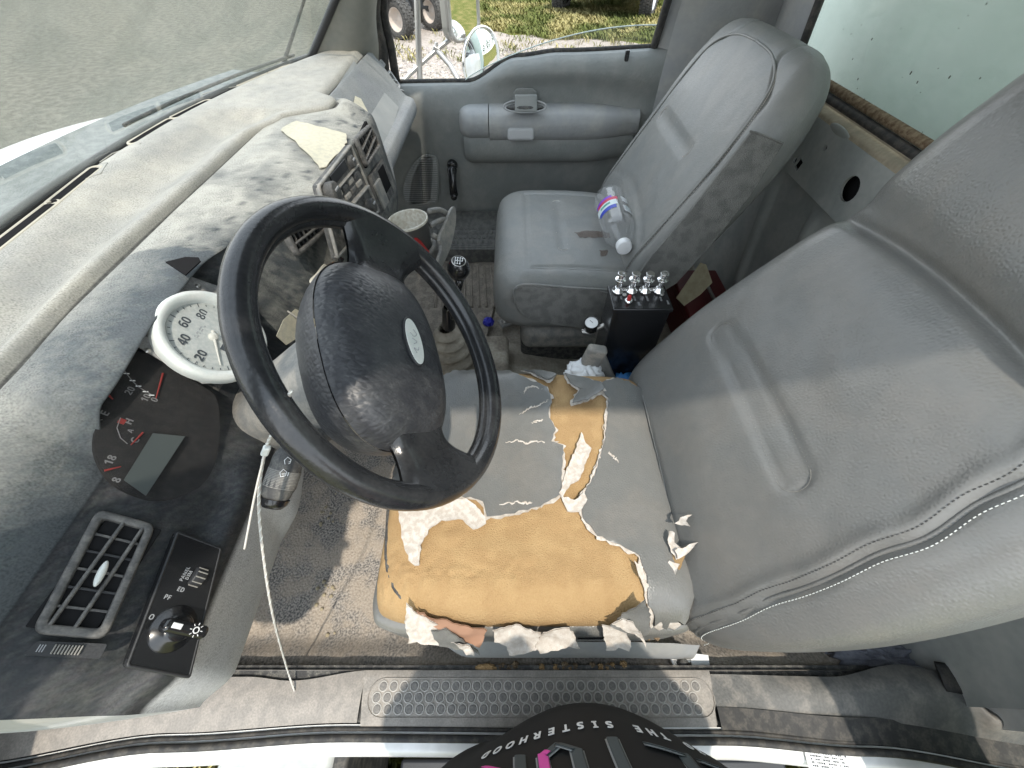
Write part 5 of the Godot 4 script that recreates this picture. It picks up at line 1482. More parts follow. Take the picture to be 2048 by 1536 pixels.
const WA := 0.610865   # wheel plane leans 35 degrees
func wheel_frame() -> Array:
	var n := Vector3(cos(WA), sin(WA), 0)
	var e := Vector3(-sin(WA), cos(WA), 0)
	var a := Vector3(0, 0, -1)
	var R := (a * 0.866 + e * 0.5).normalized()     # the wheel is turned: its own right and down
	var D := (a * 0.5 - e * 0.866).normalized()
	return [V(-0.14, 0.56, -0.34), n, e, a, R, D]
func build_column() -> void:
	var w := wheel_frame()
	var C: Vector3 = w[0]
	var n: Vector3 = w[1]
	var R: Vector3 = w[4]
	var D: Vector3 = w[5]
	var t := thing("steering_wheel", "worn black steering wheel with cracked hub cover and oval emblem", "steering wheel", C)
	var path := []
	for i in 96: path.append(C + (R * cos(TAU * i / 96) + D * sin(TAU * i / 96)) * 0.188)
	part("rim", tube(path, 0.0145, 20, true, n, 1.1), M.wheel, t, Transform3D.IDENTITY, "smooth black rim")
	# a groove runs round the inside of the rim
	var path2 := []
	for i in 96: path2.append(C + (R * cos(TAU * i / 96) + D * sin(TAU * i / 96)) * 0.179 - n * 0.007)
	part("rim_lip", tube(path2, 0.0095, 14, true, n, 1.0), M.wheel, t)
	# spokes widen into the rim
	for s in [1.0, -1.0]:
		var f := func(a: float, b: float) -> Vector3:
			var ang := (lerpf(-0.30, 0.55, a))
			var dir: Vector3 = (R * s * cos(ang) + D * sin(ang))
			var r0: Vector3 = dir * 0.186
			var h0: Vector3 = R * s * 0.084 + D * lerpf(-0.066, 0.062, a)
			var q: Vector3 = h0.lerp(r0, b)
			var wb := sin(b * PI)
			q += D * wb * lerpf(0.022, -0.026, a)
			var edge := 1.0 - pow(absf(a * 2 - 1), 6.0)
			return C + q + n * (lerpf(-0.010, 0.004, b) + 0.013 * edge - 0.012 * wb)
		part("spoke", grid(f, 24, 16), M.wheel, t)
		part("spoke_back", grid(func(a: float, b: float) -> Vector3:
			var q: Vector3 = f.call(a, b)
			return q - n * (0.004 + 0.018 * (1.0 - pow(absf(a * 2 - 1), 6.0))), 24, 16), M.wheel, t)
	# hub cover: a domed cushion with a seam
	var hub := func(a: float, b: float, grow: float, hgt: float, base: float) -> Vector3:
		var an := a * TAU
		var c := cos(an)
		var s := sin(an)
		var p := 0.64
		var x := signf(c) * pow(absf(c), p) * 0.128
		var y := signf(s) * pow(absf(s), p) * (0.100 if s < 0 else 0.080)
		y *= 1.0 - 0.12 * (x / 0.128) * (x / 0.128)
		var r := 1.0 - b
		var hh := pow(maxf(1.0 - pow(r, 3.2), 0.0), 0.62)
		return C + (R * x + D * y) * r * grow + n * (base + hgt * hh)
	part("hub_cover", grid(func(a: float, b: float) -> Vector3: return hub.call(a, b, 1.0, 0.042, -0.024), 72, 26, true), M.hub, t, Transform3D.IDENTITY, "creased black hub cover")
	part("hub_skirt", grid(func(a: float, b: float) -> Vector3:
		var p: Vector3 = hub.call(a, 0.0, lerpf(1.012, 0.86, b * b), 0.0, -0.0242)
		return p - n * 0.062 * b, 60, 10, true), M.hub, t)
	var ec := C + n * 0.0185
	var eb := xf(ec, -R, n.cross(-R))
	var em := part("emblem", prism(oval(0.034, 0.0150, 32), 0.003, 0.001), M.black, t, eb)
	part("emblem_face", prism(oval(0.0315, 0.0127, 32), 0.0012, 0.0004), M.bezel, em, Transform3D(eb.basis, ec + eb.basis.z * 0.0026), "worn pale oval emblem")
	for q in [[[-0.016, 0.002], [-0.010, 0.006], [-0.006, 0.0], [-0.011, -0.005]], [[-0.003, -0.004], [0.001, 0.003], [0.005, -0.004]], [[0.008, 0.004], [0.013, 0.001], [0.010, -0.005], [0.017, -0.002]]]:
		part("emblem_script", tube(smooth(q.map(func(k): return ec + eb.basis.z * 0.0040 + eb.basis.x * k[0] + eb.basis.y * k[1]), 10), 0.0005, 5), M.print_grey, em)
	# column shroud, tilt stalk
	var c := thing("steering_column", "dusty grey steering column shroud with wiper stalk", "steering column", V(-0.36, 0.34, -0.34))
	var tail := V(-0.47, 0.36, -0.345)
	var ax := (C - n * 0.075 - tail)
	part("shroud", grid(func(a: float, b: float) -> Vector3:
		var q := tail.lerp(C - n * 0.078, b)
		var d := ax.normalized()
		var u := Vector3(0, 0, -1)
		var v := u.cross(d).normalized()
		var r := lerpf(0.060, 0.080, smoothstep(0.3, 1.0, b))
		var an := a * TAU
		return q + u * signf(cos(an)) * pow(absf(cos(an)), 0.75) * r + v * signf(sin(an)) * pow(absf(sin(an)), 0.75) * r * 0.92, 40, 16, true), M.column, c)
	part("shroud_face", grid(func(a: float, b: float) -> Vector3:
		var d := ax.normalized()
		var u := Vector3(0, 0, -1)
		var v := u.cross(d).normalized()
		var an := a * TAU
		var r := 0.080 * (1 - b)
		return C - n * 0.078 + u * signf(cos(an)) * pow(absf(cos(an)), 0.75) * r + v * signf(sin(an)) * pow(absf(sin(an)), 0.75) * r * 0.92, 40, 4, true), M.void, c)
	part("shroud_collar", tube(range(40).map(func(i):
		var d := ax.normalized()
		var u := Vector3(0, 0, -1)
		var v := u.cross(d).normalized()
		var an: float = TAU * i / 40.0
		return tail.lerp(C - n * 0.078, 0.30) + (u * cos(an) + v * sin(an)) * 0.082), 0.010, 8, true), M.black_dusty, c)
	var s0 := V(-0.235, 0.475, -0.27)
	var s1 := pp(585, 900, V(-0.27, 0.455, -0.21), Vector3.RIGHT)
	var s2 := pp(548, 1003, V(-0.285, 0.43, 0), Vector3.RIGHT)
	var sk := smooth([s0, s1.lerp(s0, 0.3), s1, s1.lerp(s2, 0.5), s2], 20)
	var rad := []
	for i in 21: rad.append(lerp_at([[0, 0.009], [0.45, 0.012], [0.62, 0.0175], [0.86, 0.0185], [0.90, 0.0165], [0.97, 0.0155], [1.0, 0.011]], i / 20.0))
	var stalk := part("wiper_stalk", tube(sk, rad, 20), M.black_dusty, c, Transform3D.IDENTITY, "black multifunction stalk with white symbols")
	var sd := (s2 - s1).normalized()
	for k in 12:
		var q := s1.lerp(s2, 0.40 + 0.028 * k)
		part("grip_rib", tube(range(18).map(func(i): var x := sd.cross(Vector3.UP).normalized(); var y := sd.cross(x); return q + (x * cos(TAU * i / 18.0) + y * sin(TAU * i / 18.0)) * 0.0178), 0.0009, 5, true), M.column, stalk)
	part("stalk_cap", lathe([Vector2(0, 0.012), Vector2(0.011, 0.011), Vector2(0.0155, 0.006), Vector2(0.0165, 0)], 22), M.gloss_black, stalk, along(s2 - sd * 0.004, s2 + sd))
	var toeye := (eye() - s1).normalized()
	var up2 := (toeye - sd * toeye.dot(sd)).normalized()
	var sb := Basis(sd.cross(up2).normalized(), -sd, up2)
	if sb.determinant() < 0: sb = Basis(-sb.x, sb.y, sb.z)
	sb = Basis(sb.y, -sb.x, sb.z)
	# printed symbols: headlamp, interval bars, wiper fans, arrow
	var sy := [
		[-0.10, 0.0145, [[[-6, -2], [-6, 2], [-3, 2], [-1, 0], [-3, -2], [-6, -2]], [[1, -2], [4, -2]], [[1, 0], [4, 0]], [[1, 2], [4, 2]]]],
		[0.03, 0.0155, [[[-6, -2], [-6, 2]], [[-4, -2], [-4, 2]], [[-2, -2], [-2, 2]], [[0, -1.5], [0, 1.5]], [[2, -1], [2, 1]]]],
		[0.19, 0.0172, [[[-4, 2], [0, 4], [4, 2], [2, -2], [-2, -2], [-4, 2]], [[0, -2], [-2, 2]]]],
		[0.42, 0.0190, [[[-4, 2], [0, 4], [4, 2], [2, -2], [-2, -2], [-4, 2]], [[0, -2], [-1, 2]], [[-2, -4], [2, -4]]]]]
	for q in sy:
		var o: Vector3 = s1.lerp(s2, q[0]) + up2 * q[1]
		for l in q[2]: part("stalk_symbol", tube(l.map(func(k): return o + sb.x * (k[0] * 0.0011) + sb.y * (k[1] * 0.0011)), 0.00045, 5), M.print_white, stalk)

# upholstered block: rows of [l, front, back, half width] along L, front face towards N
func row_at(rows: Array, t: float) -> Vector4:
	return cat(rows.map(func(q): return Vector4(q[0], q[1], q[2], q[3])), t)
func block_top(rows: Array, l: float, w: float, r: float, crown: float) -> float:
	var lo := 0.0
	var hi := 1.0
	var vr := rows.map(func(q): return Vector4(q[0], q[1], q[2], q[3]))
	for i in 22:
		var m := (lo + hi) / 2
		if cat(vr, m).x < l: lo = m
		else: hi = m
	var q: Vector4 = cat(vr, lo)
	var hw := q.w
	var rr := minf(r, minf(hw, (q.y + q.z) / 2))
	var a := minf(absf(w), hw)
	var n := q.y + crown * (1.0 - pow(a / hw, 2.0))
	if a > hw - rr: n -= rr - sqrt(maxf(rr * rr - pow(a - hw + rr, 2.0), 0.0))
	return n
func block(rows: Array, o: Vector3, L: Vector3, N: Vector3, W: Vector3, r: float, crown: float, nf_: int, nr: int, disp: Callable) -> ArrayMesh:
	var vr := rows.map(func(q): return Vector4(q[0], q[1], q[2], q[3]))
	var nc := 8
	var p := PackedVector3Array()
	var uv := PackedVector2Array()
	var cnt := 0
	for j in range(-2, nr + 3):
		var q: Vector4 = cat(vr, clampf(float(j) / nr, 0, 1))
		var sq := 1.0
		if j == -2 or j == nr + 2: sq = 0.0
		elif j == -1 or j == nr + 1: sq = 0.6
		var hw := q.w * (sq if sq < 1 else 1.0)
		var f := q.y
		var b := q.z
		if sq < 1:
			var m := (f - b) / 2
			f = lerpf(m, f, sq)
			b = lerpf(-m, b, sq)
		var rr := minf(r, minf(hw, (f + b) / 2))
		var loop := []   # [w, n, front share]
		for i in nf_ + 1: loop.append([lerpf(-(hw - rr), hw - rr, float(i) / nf_), f, 1.0])
		for i in range(1, nc): loop.append([hw - rr + sin(PI / 2 * i / nc) * rr, f - rr + cos(PI / 2 * i / nc) * rr, 1.0 - float(i) / nc])
		for i in 5: loop.append([hw, lerpf(f - rr, -b + rr, i / 4.0), 0.0])
		for i in range(1, nc): loop.append([hw - rr + cos(PI / 2 * i / nc) * rr, -b + rr - sin(PI / 2 * i / nc) * rr, 0.0])
		for i in 9: loop.append([lerpf(hw - rr, -(hw - rr), i / 8.0), -b, 0.0])
		for i in range(1, nc): loop.append([-(hw - rr) - sin(PI / 2 * i / nc) * rr, -b + rr - cos(PI / 2 * i / nc) * rr, 0.0])
		for i in 5: loop.append([-hw, lerpf(-b + rr, f - rr, i / 4.0), 0.0])
		for i in range(1, nc): loop.append([-(hw - rr) - cos(PI / 2 * i / nc) * rr, f - rr + sin(PI / 2 * i / nc) * rr, float(i) / nc])
		loop.append(loop[0])
		cnt = loop.size()
		for k in cnt:
			var e: Array = loop[k]
			var n: float = e[1]
			if e[2] > 0 and hw > 1e-4:
				n += e[2] * crown * (1.0 - pow(e[0] / hw, 2.0)) * sq
				n += e[2] * disp.call(q.x, e[0]) * sq
			p.append(o + L * q.x + N * n + W * e[0])
			uv.append(Vector2(float(k) / (cnt - 1), float(j + 2) / (nr + 4)))
	return grid_mesh(p, uv, PackedColorArray(), cnt - 1, nr + 4, true)
func pill(l: float, w: float, c: float, w0: float, w1: float, h: float) -> float:   # signed distance to a pill outline
	var x := clampf(w, w0, w1)
	return Vector2(l - c, w - x).length() - h
func seat_path(rows: Array, o: Vector3, L: Vector3, N: Vector3, W: Vector3, r: float, crown: float, lw: Array, up: float, n := 60, disp = null) -> Array:
	return smooth(lw.map(func(q): return Vector2(q[0], q[1])), n).map(func(q): return o + L * q.x + W * q.y + N * (block_top(rows, q.x, q.y, r, crown) + up + (disp.call(q.x, q.y) if disp else 0.0)))
func stitches(path: Array, n: int, r: float) -> ArrayMesh:
	var b := rbox(Vector3(r * 2.0, r * 4.0, r * 1.4), r * 0.5, 1)
	var l := []
	for i in n:
		var k := float(i) / n * (path.size() - 2)
		var a: Vector3 = path[int(k)].lerp(path[int(k) + 1], k - int(k))
		var d: Vector3 = path[int(k) + 1] - path[int(k)]
		l.append([b, along(a, a + d)])
	return join(l)
func none(_l: float, _w: float) -> float: return 0.0
func build_seats() -> void:
	passenger_seat()
	driver_seat()
func passenger_seat() -> void:
	var t := thing("passenger_seat", "grey vinyl passenger seat with carpeted sides and a water bottle on it", "seat", V(0.15, -0.07, -1.12))
	# cushion
	var cr := [[-0.055, 0.010, 0.03, 0.20], [-0.048, 0.045, 0.06, 0.235], [-0.028, 0.072, 0.08, 0.258], [0.02, 0.088, 0.09, 0.272], [0.10, 0.090, 0.09, 0.276], [0.20, 0.088, 0.09, 0.276], [0.30, 0.080, 0.09, 0.274], [0.38, 0.070, 0.09, 0.26], [0.41, 0.04, 0.07, 0.23]]
	var co := V(0, 0.195, -1.105)
	var seam := func(x: float, w: float) -> float:
		var e := minf(0.205 - absf(w), minf(x - 0.045, 0.32 - x))
		return -0.004 * exp(-pow(e / 0.005, 2.0))
	part("seat_cushion", block(cr, co, Vector3.RIGHT, Vector3.UP, Vector3.BACK, 0.05, 0.008, 90, 90, func(l: float, w: float) -> float:
		var d := pill(l, w, 0.147, -0.145, 0.115, 0.014)
		return seam.call(l, w) - 0.003 * smoothstep(0.002, -0.004, d) + 0.001 * nz.get_noise_2d(l * 14, w * 14)), M.vinyl, t)
	var pts := []
	for i in 33:
		var a := TAU * i / 32.0
		pts.append([0.147 + 0.014 * cos(a), (0.115 if sin(a) > 0 else -0.145) + 0.014 * sin(a)])
	part("stitching", stitches(seat_path(cr, co, Vector3.RIGHT, Vector3.UP, Vector3.BACK, 0.05, 0.008, pts, -0.001, 120), 70, 0.0007), M.fleece, t)
	part("cushion_piping", tube(seat_path(cr, co, Vector3.RIGHT, Vector3.UP, Vector3.BACK, 0.05, 0.008, [[0.05, 0.21], [0.12, 0.215], [0.22, 0.215], [0.305, 0.21], [0.32, 0.20], [0.325, 0.16]], -0.001), 0.0016, 6), M.vinyl, t)
	var fp := flat_poly([[1030, 572], [1064, 570], [1140, 576], [1232, 582], [1238, 640], [1205, 660], [1100, 646], [1048, 636], [1030, 606]], V(0, 0.2, -0.826), Vector3.BACK)
	part("side_carpet", prism(round_poly(fp[0], 2), 0.004, 0.002), M.carpet, t, fp[1])
	var rimp := []
	for q in [[1030, 606], [1028, 585], [1036, 572], [1064, 569], [1140, 575], [1232, 581]]: rimp.append(pz(q[0], q[1], -0.822))
	part("carpet_piping", tube(smooth(rimp, 30), 0.003, 6), M.vinyl, t)
	# dried spill
	for q in [[[1148, 468], [1170, 464], [1195, 462], [1218, 464], [1220, 474], [1190, 476], [1160, 478]], [[1198, 500], [1214, 498], [1216, 508], [1204, 512]]]:
		var poly := px_poly(q, func(u, v): return ps(u, v, 0.288))
		part("stain", sheet(poly, func(k: Vector2) -> Array: return [V(k.x, 0.1955 + block_top(cr, k.x, k.y + 1.105, 0.05, 0.008) + 0.0012, k.y), Vector3.UP], 0.012, 0.0004, 0.0, 0.003, int(q[0][0])), mat(Color(0.16, 0.10, 0.07), 0.8, {"alpha": 0.25}), t)
	# pedestal
	part("pedestal", rbox(Vector3(0.34, 0.09, 0.46), 0.03), M.column, t, Transform3D(Basis.IDENTITY, V(0.20, 0.05, -1.08)))
	part("pedestal_foot", rbox(Vector3(0.36, 0.10, 0.42), 0.02), M.black_dusty, t, Transform3D(Basis.IDENTITY, V(0.21, -0.03, -1.09)))
	var br := ps(1020, 642, -0.05)
	var bk := part("floor_bracket", rbox(Vector3(0.085, 0.014, 0.045), 0.006), M.column, t, Transform3D(Basis(Vector3.UP, 0.5), br))
	part("bolt", lathe([Vector2(0, 0.012), Vector2(0.008, 0.012), Vector2(0.009, 0.006), Vector2(0.014, 0.005), Vector2(0.014, 0)], 12), M.steel, bk, Transform3D(Basis.IDENTITY, br + Vector3(-0.02, 0.006, 0.008)))
	# backrest
	var le := deg_to_rad(27.0)
	var L := Vector3(sin(le), cos(le), 0)
	var N := Vector3(-cos(le), sin(le), 0)
	var W := Vector3.BACK
	var bo := V(0.325, 0.275, -1.135)
	var rows := [[-0.05, -0.02, 0.06, 0.21], [-0.03, 0.0, 0.09, 0.255], [0.03, 0.015, 0.115, 0.280], [0.14, 0.012, 0.12, 0.288], [0.28, 0.006, 0.115, 0.288], [0.38, 0.004, 0.11, 0.280], [0.45, 0.0, 0.10, 0.262], [0.49, -0.008, 0.09, 0.238], [0.515, -0.022, 0.075, 0.205], [0.528, -0.040, 0.06, 0.16]]
	part("backrest", block(rows, bo, L, N, W, 0.05, 0.010, 96, 110, func(l: float, w: float) -> float:
		var d := pill(l, w, 0.272, -0.17, 0.085, 0.016)
		var ws := lerp_at([[0.0, 0.235], [0.3, 0.225], [0.42, 0.205], [0.5, 0.12]], l)
		var g := -0.005 * exp(-pow((absf(w) - ws) / 0.006, 2.0))
		var g2 := -0.003 * exp(-pow((l - (0.055 + 0.06 * cos(w / 0.25 * 1.5))) / 0.006, 2.0)) * float(absf(w) < 0.22)
		return g + g2 - 0.004 * smoothstep(0.002, -0.004, d) + 0.0015 * nz.get_noise_2d(l * 9 + 4, w * 9)), M.vinyl, t)
	for s in [-1.0, 1.0]:
		var q := [[0.0, 0.232 * s], [0.15, 0.230 * s], [0.3, 0.222 * s], [0.40, 0.206 * s], [0.455, 0.175 * s], [0.485, 0.10 * s], [0.492, 0.0]]
		var pth := seat_path(rows, bo, L, N, W, 0.05, 0.010, q, 0.0)
		var sm := part("seam", tube(pth, 0.0028, 8), M.vinyl, t)
		part("stitching", stitches(seat_path(rows, bo, L, N, W, 0.05, 0.010, q.map(func(k): return [k[0], k[1] + 0.006 * s]), 0.0002), 110, 0.0006), M.fleece, sm)
	pts = []
	for i in 33:
		var a := TAU * i / 32.0
		pts.append([0.272 + 0.016 * cos(a), (0.085 if sin(a) > 0 else -0.17) + 0.016 * sin(a)])
	part("stitching", stitches(seat_path(rows, bo, L, N, W, 0.05, 0.010, pts, -0.001, 120), 80, 0.0006), M.fleece, t)
	var sp := flat_poly([[1276, 548], [1300, 512], [1380, 418], [1500, 263], [1512, 262], [1566, 286], [1500, 392], [1420, 492], [1352, 566], [1320, 586], [1282, 566]], V(0, 0, -0.845), Vector3.BACK)
	part("side_carpet", prism(sp[0], 0.004, 0.002), M.carpet, t, sp[1])
	part("carpet_hem", tube([[1500, 262], [1530, 272], [1566, 287]].map(func(q): return pz(q[0], q[1], -0.840)), 0.0018, 6), M.carpet, t)
func round_poly(p: PackedVector2Array, times: int) -> PackedVector2Array:
	for k in times:
		var r := PackedVector2Array()
		for i in p.size():
			var a := p[i]
			var b := p[(i + 1) % p.size()]
			r.append(a.lerp(b, 0.25))
			r.append(a.lerp(b, 0.75))
		p = r
	return p
var drows := [[-0.222, 0.015, 0.03, 0.185], [-0.217, 0.050, 0.06, 0.215], [-0.200, 0.074, 0.08, 0.232], [-0.14, 0.088, 0.09, 0.243], [0.0, 0.090, 0.09, 0.244], [0.14, 0.084, 0.09, 0.243], [0.26, 0.074, 0.09, 0.240], [0.30, 0.04, 0.07, 0.22]]
func cushion_on(x: float, z: float) -> Vector3:
	var w := z + 0.315
	return V(x, 0.188 + block_top(drows, x, w, 0.055, 0.006) - 0.012 * exp(-pow((x - 0.02) / 0.13, 2.0) - pow((w - 0.04) / 0.16, 2.0)), z)
func on_cushion(q: Vector2, up: float) -> Array:
	var a := cushion_on(q.x, q.y)
	var n := (cushion_on(q.x, q.y + 0.004) - a).cross(cushion_on(q.x + 0.004, q.y) - a).normalized()
	return [a + n * up, n]
func cover(t: Node, called: String, pix: Array, sd: int, m: Material, up := 0.0022, label := "") -> MeshInstance3D:
	var poly := px_poly(pix, func(u, v): return ps(u, v, 0.277))
	var o := part(called, sheet(poly, func(q: Vector2) -> Array: return on_cushion(q, up + 0.0025 + 0.0016 * nz.get_noise_2d(q.x * 25, q.y * 25)), 0.012, 0.0016, 0.004, 0.0018, sd), m, t, Transform3D.IDENTITY, label)
	var grown := Geometry2D.offset_polygon(poly, 0.0035, Geometry2D.JOIN_ROUND)
	if grown.size(): part("torn_backing", sheet(grown[0], func(q: Vector2) -> Array: return on_cushion(q, up), 0.012, 0.0014, 0.003, 0.0034, sd + 50), M.fleece, o)
	return o
func cover_plain(t: Node, pix: Array, sd: int) -> void:
	var poly := px_poly(pix, func(u, v): return ps(u, v, 0.283))
	part("torn_lining", sheet(poly, func(q: Vector2) -> Array: return on_cushion(q, 0.007 + 0.004 * nz.get_noise_2d(q.x * 30 + sd, q.y * 30)), 0.010, 0.0016, 0.003, 0.0014, sd), M.fleece, t, Transform3D.IDENTITY, "white torn lining")
func flap(t: Node, called: String, pix: Array, o: Vector3, n: Vector3, m: Material, sd: int, wave := 0.006) -> MeshInstance3D:
	var fp := flat_poly(pix, o, n)
	var tr: Transform3D = fp[1]
	return part(called, sheet(fp[0], func(q: Vector2) -> Array: return [tr * Vector3(q.x, q.y, wave * nz.get_noise_2d(q.x * 28 + sd, q.y * 28)), tr.basis.z], 0.009, 0.0016, 0.0, 0.0016, sd), m, t)
func driver_seat() -> void:
	var t := thing("driver_seat", "ripped grey driver's seat with yellow foam bursting out of the cushion", "seat", V(0.05, -0.07, -0.32))
	var co := V(0, 0.188, -0.315)
	part("cushion_foam", block(drows, co, Vector3.RIGHT, Vector3.UP, Vector3.BACK, 0.055, 0.006, 110, 110, func(l: float, w: float) -> float:
		var rough := smoothstep(0.13, 0.22, w) * smoothstep(0.15, -0.05, l)
		var dent := -0.006 * exp(-pow((l - 0.135 - 0.3 * (w - 0.1)) / 0.012, 2.0)) * smoothstep(0.0, 0.05, w) * smoothstep(0.16, 0.1, w)
		var sag := -0.012 * exp(-pow((l - 0.02) / 0.13, 2.0) - pow((w - 0.04) / 0.16, 2.0))
		return sag + 0.004 * nz.get_noise_2d(l * 12, w * 12) + dent + rough * 0.006 * nz.get_noise_2d(l * 60, w * 60)), M.foam, t, Transform3D.IDENTITY, "bare yellow foam")
	# lower cover still holding the sides
	var prow := drows.map(func(q): return [q[0] * 1.02 - 0.004, q[1] * 0.32 + 0.004, q[2], q[3] + 0.012])
	part("cushion_side_cover", block(prow, co, Vector3.RIGHT, Vector3.UP, Vector3.BACK, 0.02, 0.0, 60, 60, none), M.vinyl_driver, t)
	var pl := []
	for q in [[905, 741], [830, 830], [785, 960], [779, 1060], [781, 1130], [800, 1180], [830, 1216]]: pl.append(cushion_on(maxf(ps(q[0], q[1], 0.27).x, -0.214), ps(q[0], q[1], 0.27).z) + Vector3(-0.006, -0.008, 0))
	part("piping", tube(smooth(pl, 40), 0.0045, 8), M.black_dusty, t)
	cover(t, "vinyl_panel", [[800, 985], [776, 900], [812, 820], [905, 744], [960, 732], [1012, 730], [1024, 748], [1060, 765], [1092, 778], [1102, 800], [1096, 832], [1110, 862], [1102, 885], [1126, 892], [1124, 940], [1120, 992], [1080, 1012], [1020, 1030], [972, 1036], [966, 1004], [940, 998], [880, 992]], 1, M.vinyl_driver, 0.0022, "grey vinyl panel torn along its edge")
	cover(t, "vinyl_panel", [[1190, 772], [1216, 797], [1214, 840], [1208, 890], [1190, 945], [1160, 1005], [1166, 1036], [1195, 1072], [1240, 1092], [1280, 1112], [1292, 1150], [1300, 1200], [1330, 1242], [1385, 1240], [1396, 1120], [1375, 960], [1335, 850], [1290, 775], [1235, 755]], 2, M.vinyl_driver, 0.0022, "grey vinyl panel by the backrest with a ragged edge")
	cover(t, "vinyl_flap", [[1128, 752], [1160, 760], [1200, 768], [1208, 780], [1180, 800], [1166, 806], [1142, 812], [1150, 796], [1160, 782], [1138, 770]], 3, M.vinyl_driver, 0.006)
	cover(t, "vinyl_flap", [[1046, 738], [1090, 742], [1112, 752], [1096, 766], [1074, 756]], 4, M.vinyl_driver, 0.004)
	for q in [[[1010, 887], [1030, 882], [1050, 886], [1075, 883], [1100, 887], [1118, 884]], [[1040, 832], [1060, 818], [1078, 812], [1098, 802]], [[1060, 848], [1080, 842], [1098, 846]], [[1212, 902], [1222, 910], [1238, 924]], [[1206, 850], [1208, 884], [1196, 925], [1180, 962], [1168, 985]], [[985, 1014], [1030, 1004], [1060, 1006], [1100, 998]], [[1046, 790], [1060, 776], [1085, 780]]]:
		var rr := RandomNumberGenerator.new()
		rr.seed = int(q[0][0])
		var pth := smooth(q.map(func(k): return Vector2(k[0], k[1])), 26)
		var pos := []
		var rad := []
		for k in pth.size():
			var w := ps(pth[k].x + rr.randf_range(-2.5, 2.5), pth[k].y + rr.randf_range(-2.5, 2.5), 0.28)
			pos.append(on_cushion(Vector2(w.x, w.z), 0.0068)[0])
			rad.append(rr.randf_range(0.0008, 0.0028) * sin(PI * (k + 1.0) / (pth.size() + 1.0)) + 0.0003)
		part("tear", tube(pos, rad, 6, false, Vector3.UP, 0.5), M.fleece, t)
	cover_plain(t, [[800, 1022], [830, 1012], [880, 1008], [930, 1000], [950, 1010], [968, 1034], [972, 1050], [945, 1062], [925, 1042], [885, 1044], [858, 1062], [844, 1092], [840, 1134], [824, 1128], [808, 1084], [804, 1050]], 7)
	cover_plain(t, [[1163, 864], [1172, 885], [1182, 897], [1170, 930], [1158, 962], [1140, 968], [1124, 1000], [1120, 985], [1132, 940], [1150, 900]], 8)
	cover_plain(t, [[1122, 990], [1150, 1000], [1168, 984], [1176, 1000], [1160, 1022], [1135, 1022]], 9)
	# ragged cover hanging over the side
	var n := Vector3(0, 0.514, 0.857)
	var o := V(0, 0.259, -0.072)
	for q in [[[[812, 1206], [832, 1226], [866, 1240], [905, 1262], [895, 1272], [880, 1290], [850, 1288], [818, 1282], [812, 1250]], M.fleece], [[[862, 1262], [890, 1258], [920, 1272], [944, 1290], [960, 1306], [935, 1296], [910, 1300], [880, 1290]], M.vinyl_driver], [[[832, 1222], [870, 1236], [930, 1250], [975, 1262], [960, 1290], [930, 1280], [890, 1262], [860, 1248]], mat(Color(0.33, 0.19, 0.125), 0.95)], [[[985, 1256], [1040, 1252], [1082, 1262], [1076, 1290], [1060, 1302], [1020, 1312], [1014, 1294], [990, 1284]], M.fleece], [[[1086, 1260], [1140, 1254], [1150, 1275], [1160, 1296], [1130, 1292], [1080, 1304], [1070, 1290]], M.fleece], [[[1204, 1250], [1240, 1252], [1262, 1280], [1258, 1300], [1236, 1292], [1214, 1302], [1208, 1280]], M.fleece], [[[1262, 1216], [1290, 1200], [1302, 1230], [1298, 1262], [1280, 1276], [1256, 1262], [1220, 1250]], M.vinyl_driver]]:
		flap(t, "hanging_flap", q[0], o + Vector3(0, 0, 0.004 if q[1] == M.vinyl_driver else 0.0), n, q[1], int(q[0][0][0]), 0.006)
	for q in [[[1222, 1242], [1262, 1238], [1284, 1266], [1290, 1288], [1276, 1272], [1250, 1262]], [[1268, 1122], [1284, 1134], [1290, 1160], [1300, 1180], [1292, 1186], [1278, 1150]], [[900, 1286], [920, 1278], [946, 1292], [950, 1306], [926, 1298]]]:
		flap(t, "hanging_flap", q, V(0, 0.265, -0.085) if q[0][1] < 1200 else o + Vector3(0, 0, 0.008), Vector3(0, 0.9, 0.4).normalized() if q[0][1] < 1200 else n, M.fleece, int(q[0][0]) + 3, 0.010)
	part("recline_lever", rbox(Vector3(0.048, 0.022, 0.024), 0.006), M.gloss_black, t, Transform3D(Basis.IDENTITY, ps(1178, 1262, 0.175)))
	# base frame and skirt
	part("seat_base", rbox(Vector3(0.50, 0.16, 0.40), 0.03), M.black_dusty, t, Transform3D(Basis.IDENTITY, V(0.06, 0.0, -0.32)))
	part("side_skirt", grid(func(a: float, b: float) -> Vector3:
		var x := lerpf(-0.16, 0.36, a)
		var top := lerp_at([[-0.16, 0.12], [0.0, 0.10], [0.2, 0.10], [0.28, 0.075], [0.36, 0.03]], x)
		return V(x, lerpf(top, top - 0.10, b), -0.060 + 0.020 * sin(b * 2.4) - 0.03 * smoothstep(-0.08, -0.16, x)), 40, 10), M.trim, t, Transform3D.IDENTITY, "grey plastic seat skirt")
	for k in 4: part("spring_bracket", rbox(Vector3(0.05, 0.008, 0.03), 0.002), M.rust, t, Transform3D(Basis(Vector3.UP, 0.3 * k), V(0.245, 0.09 + 0.022 * k, -0.085)))
	# backrest
	var le := deg_to_rad(24.0)
	var L := Vector3(sin(le), cos(le), 0)
	var N := Vector3(-cos(le), sin(le), 0)
	var W := Vector3.BACK
	var bo := V(0.29, 0.215, -0.322)
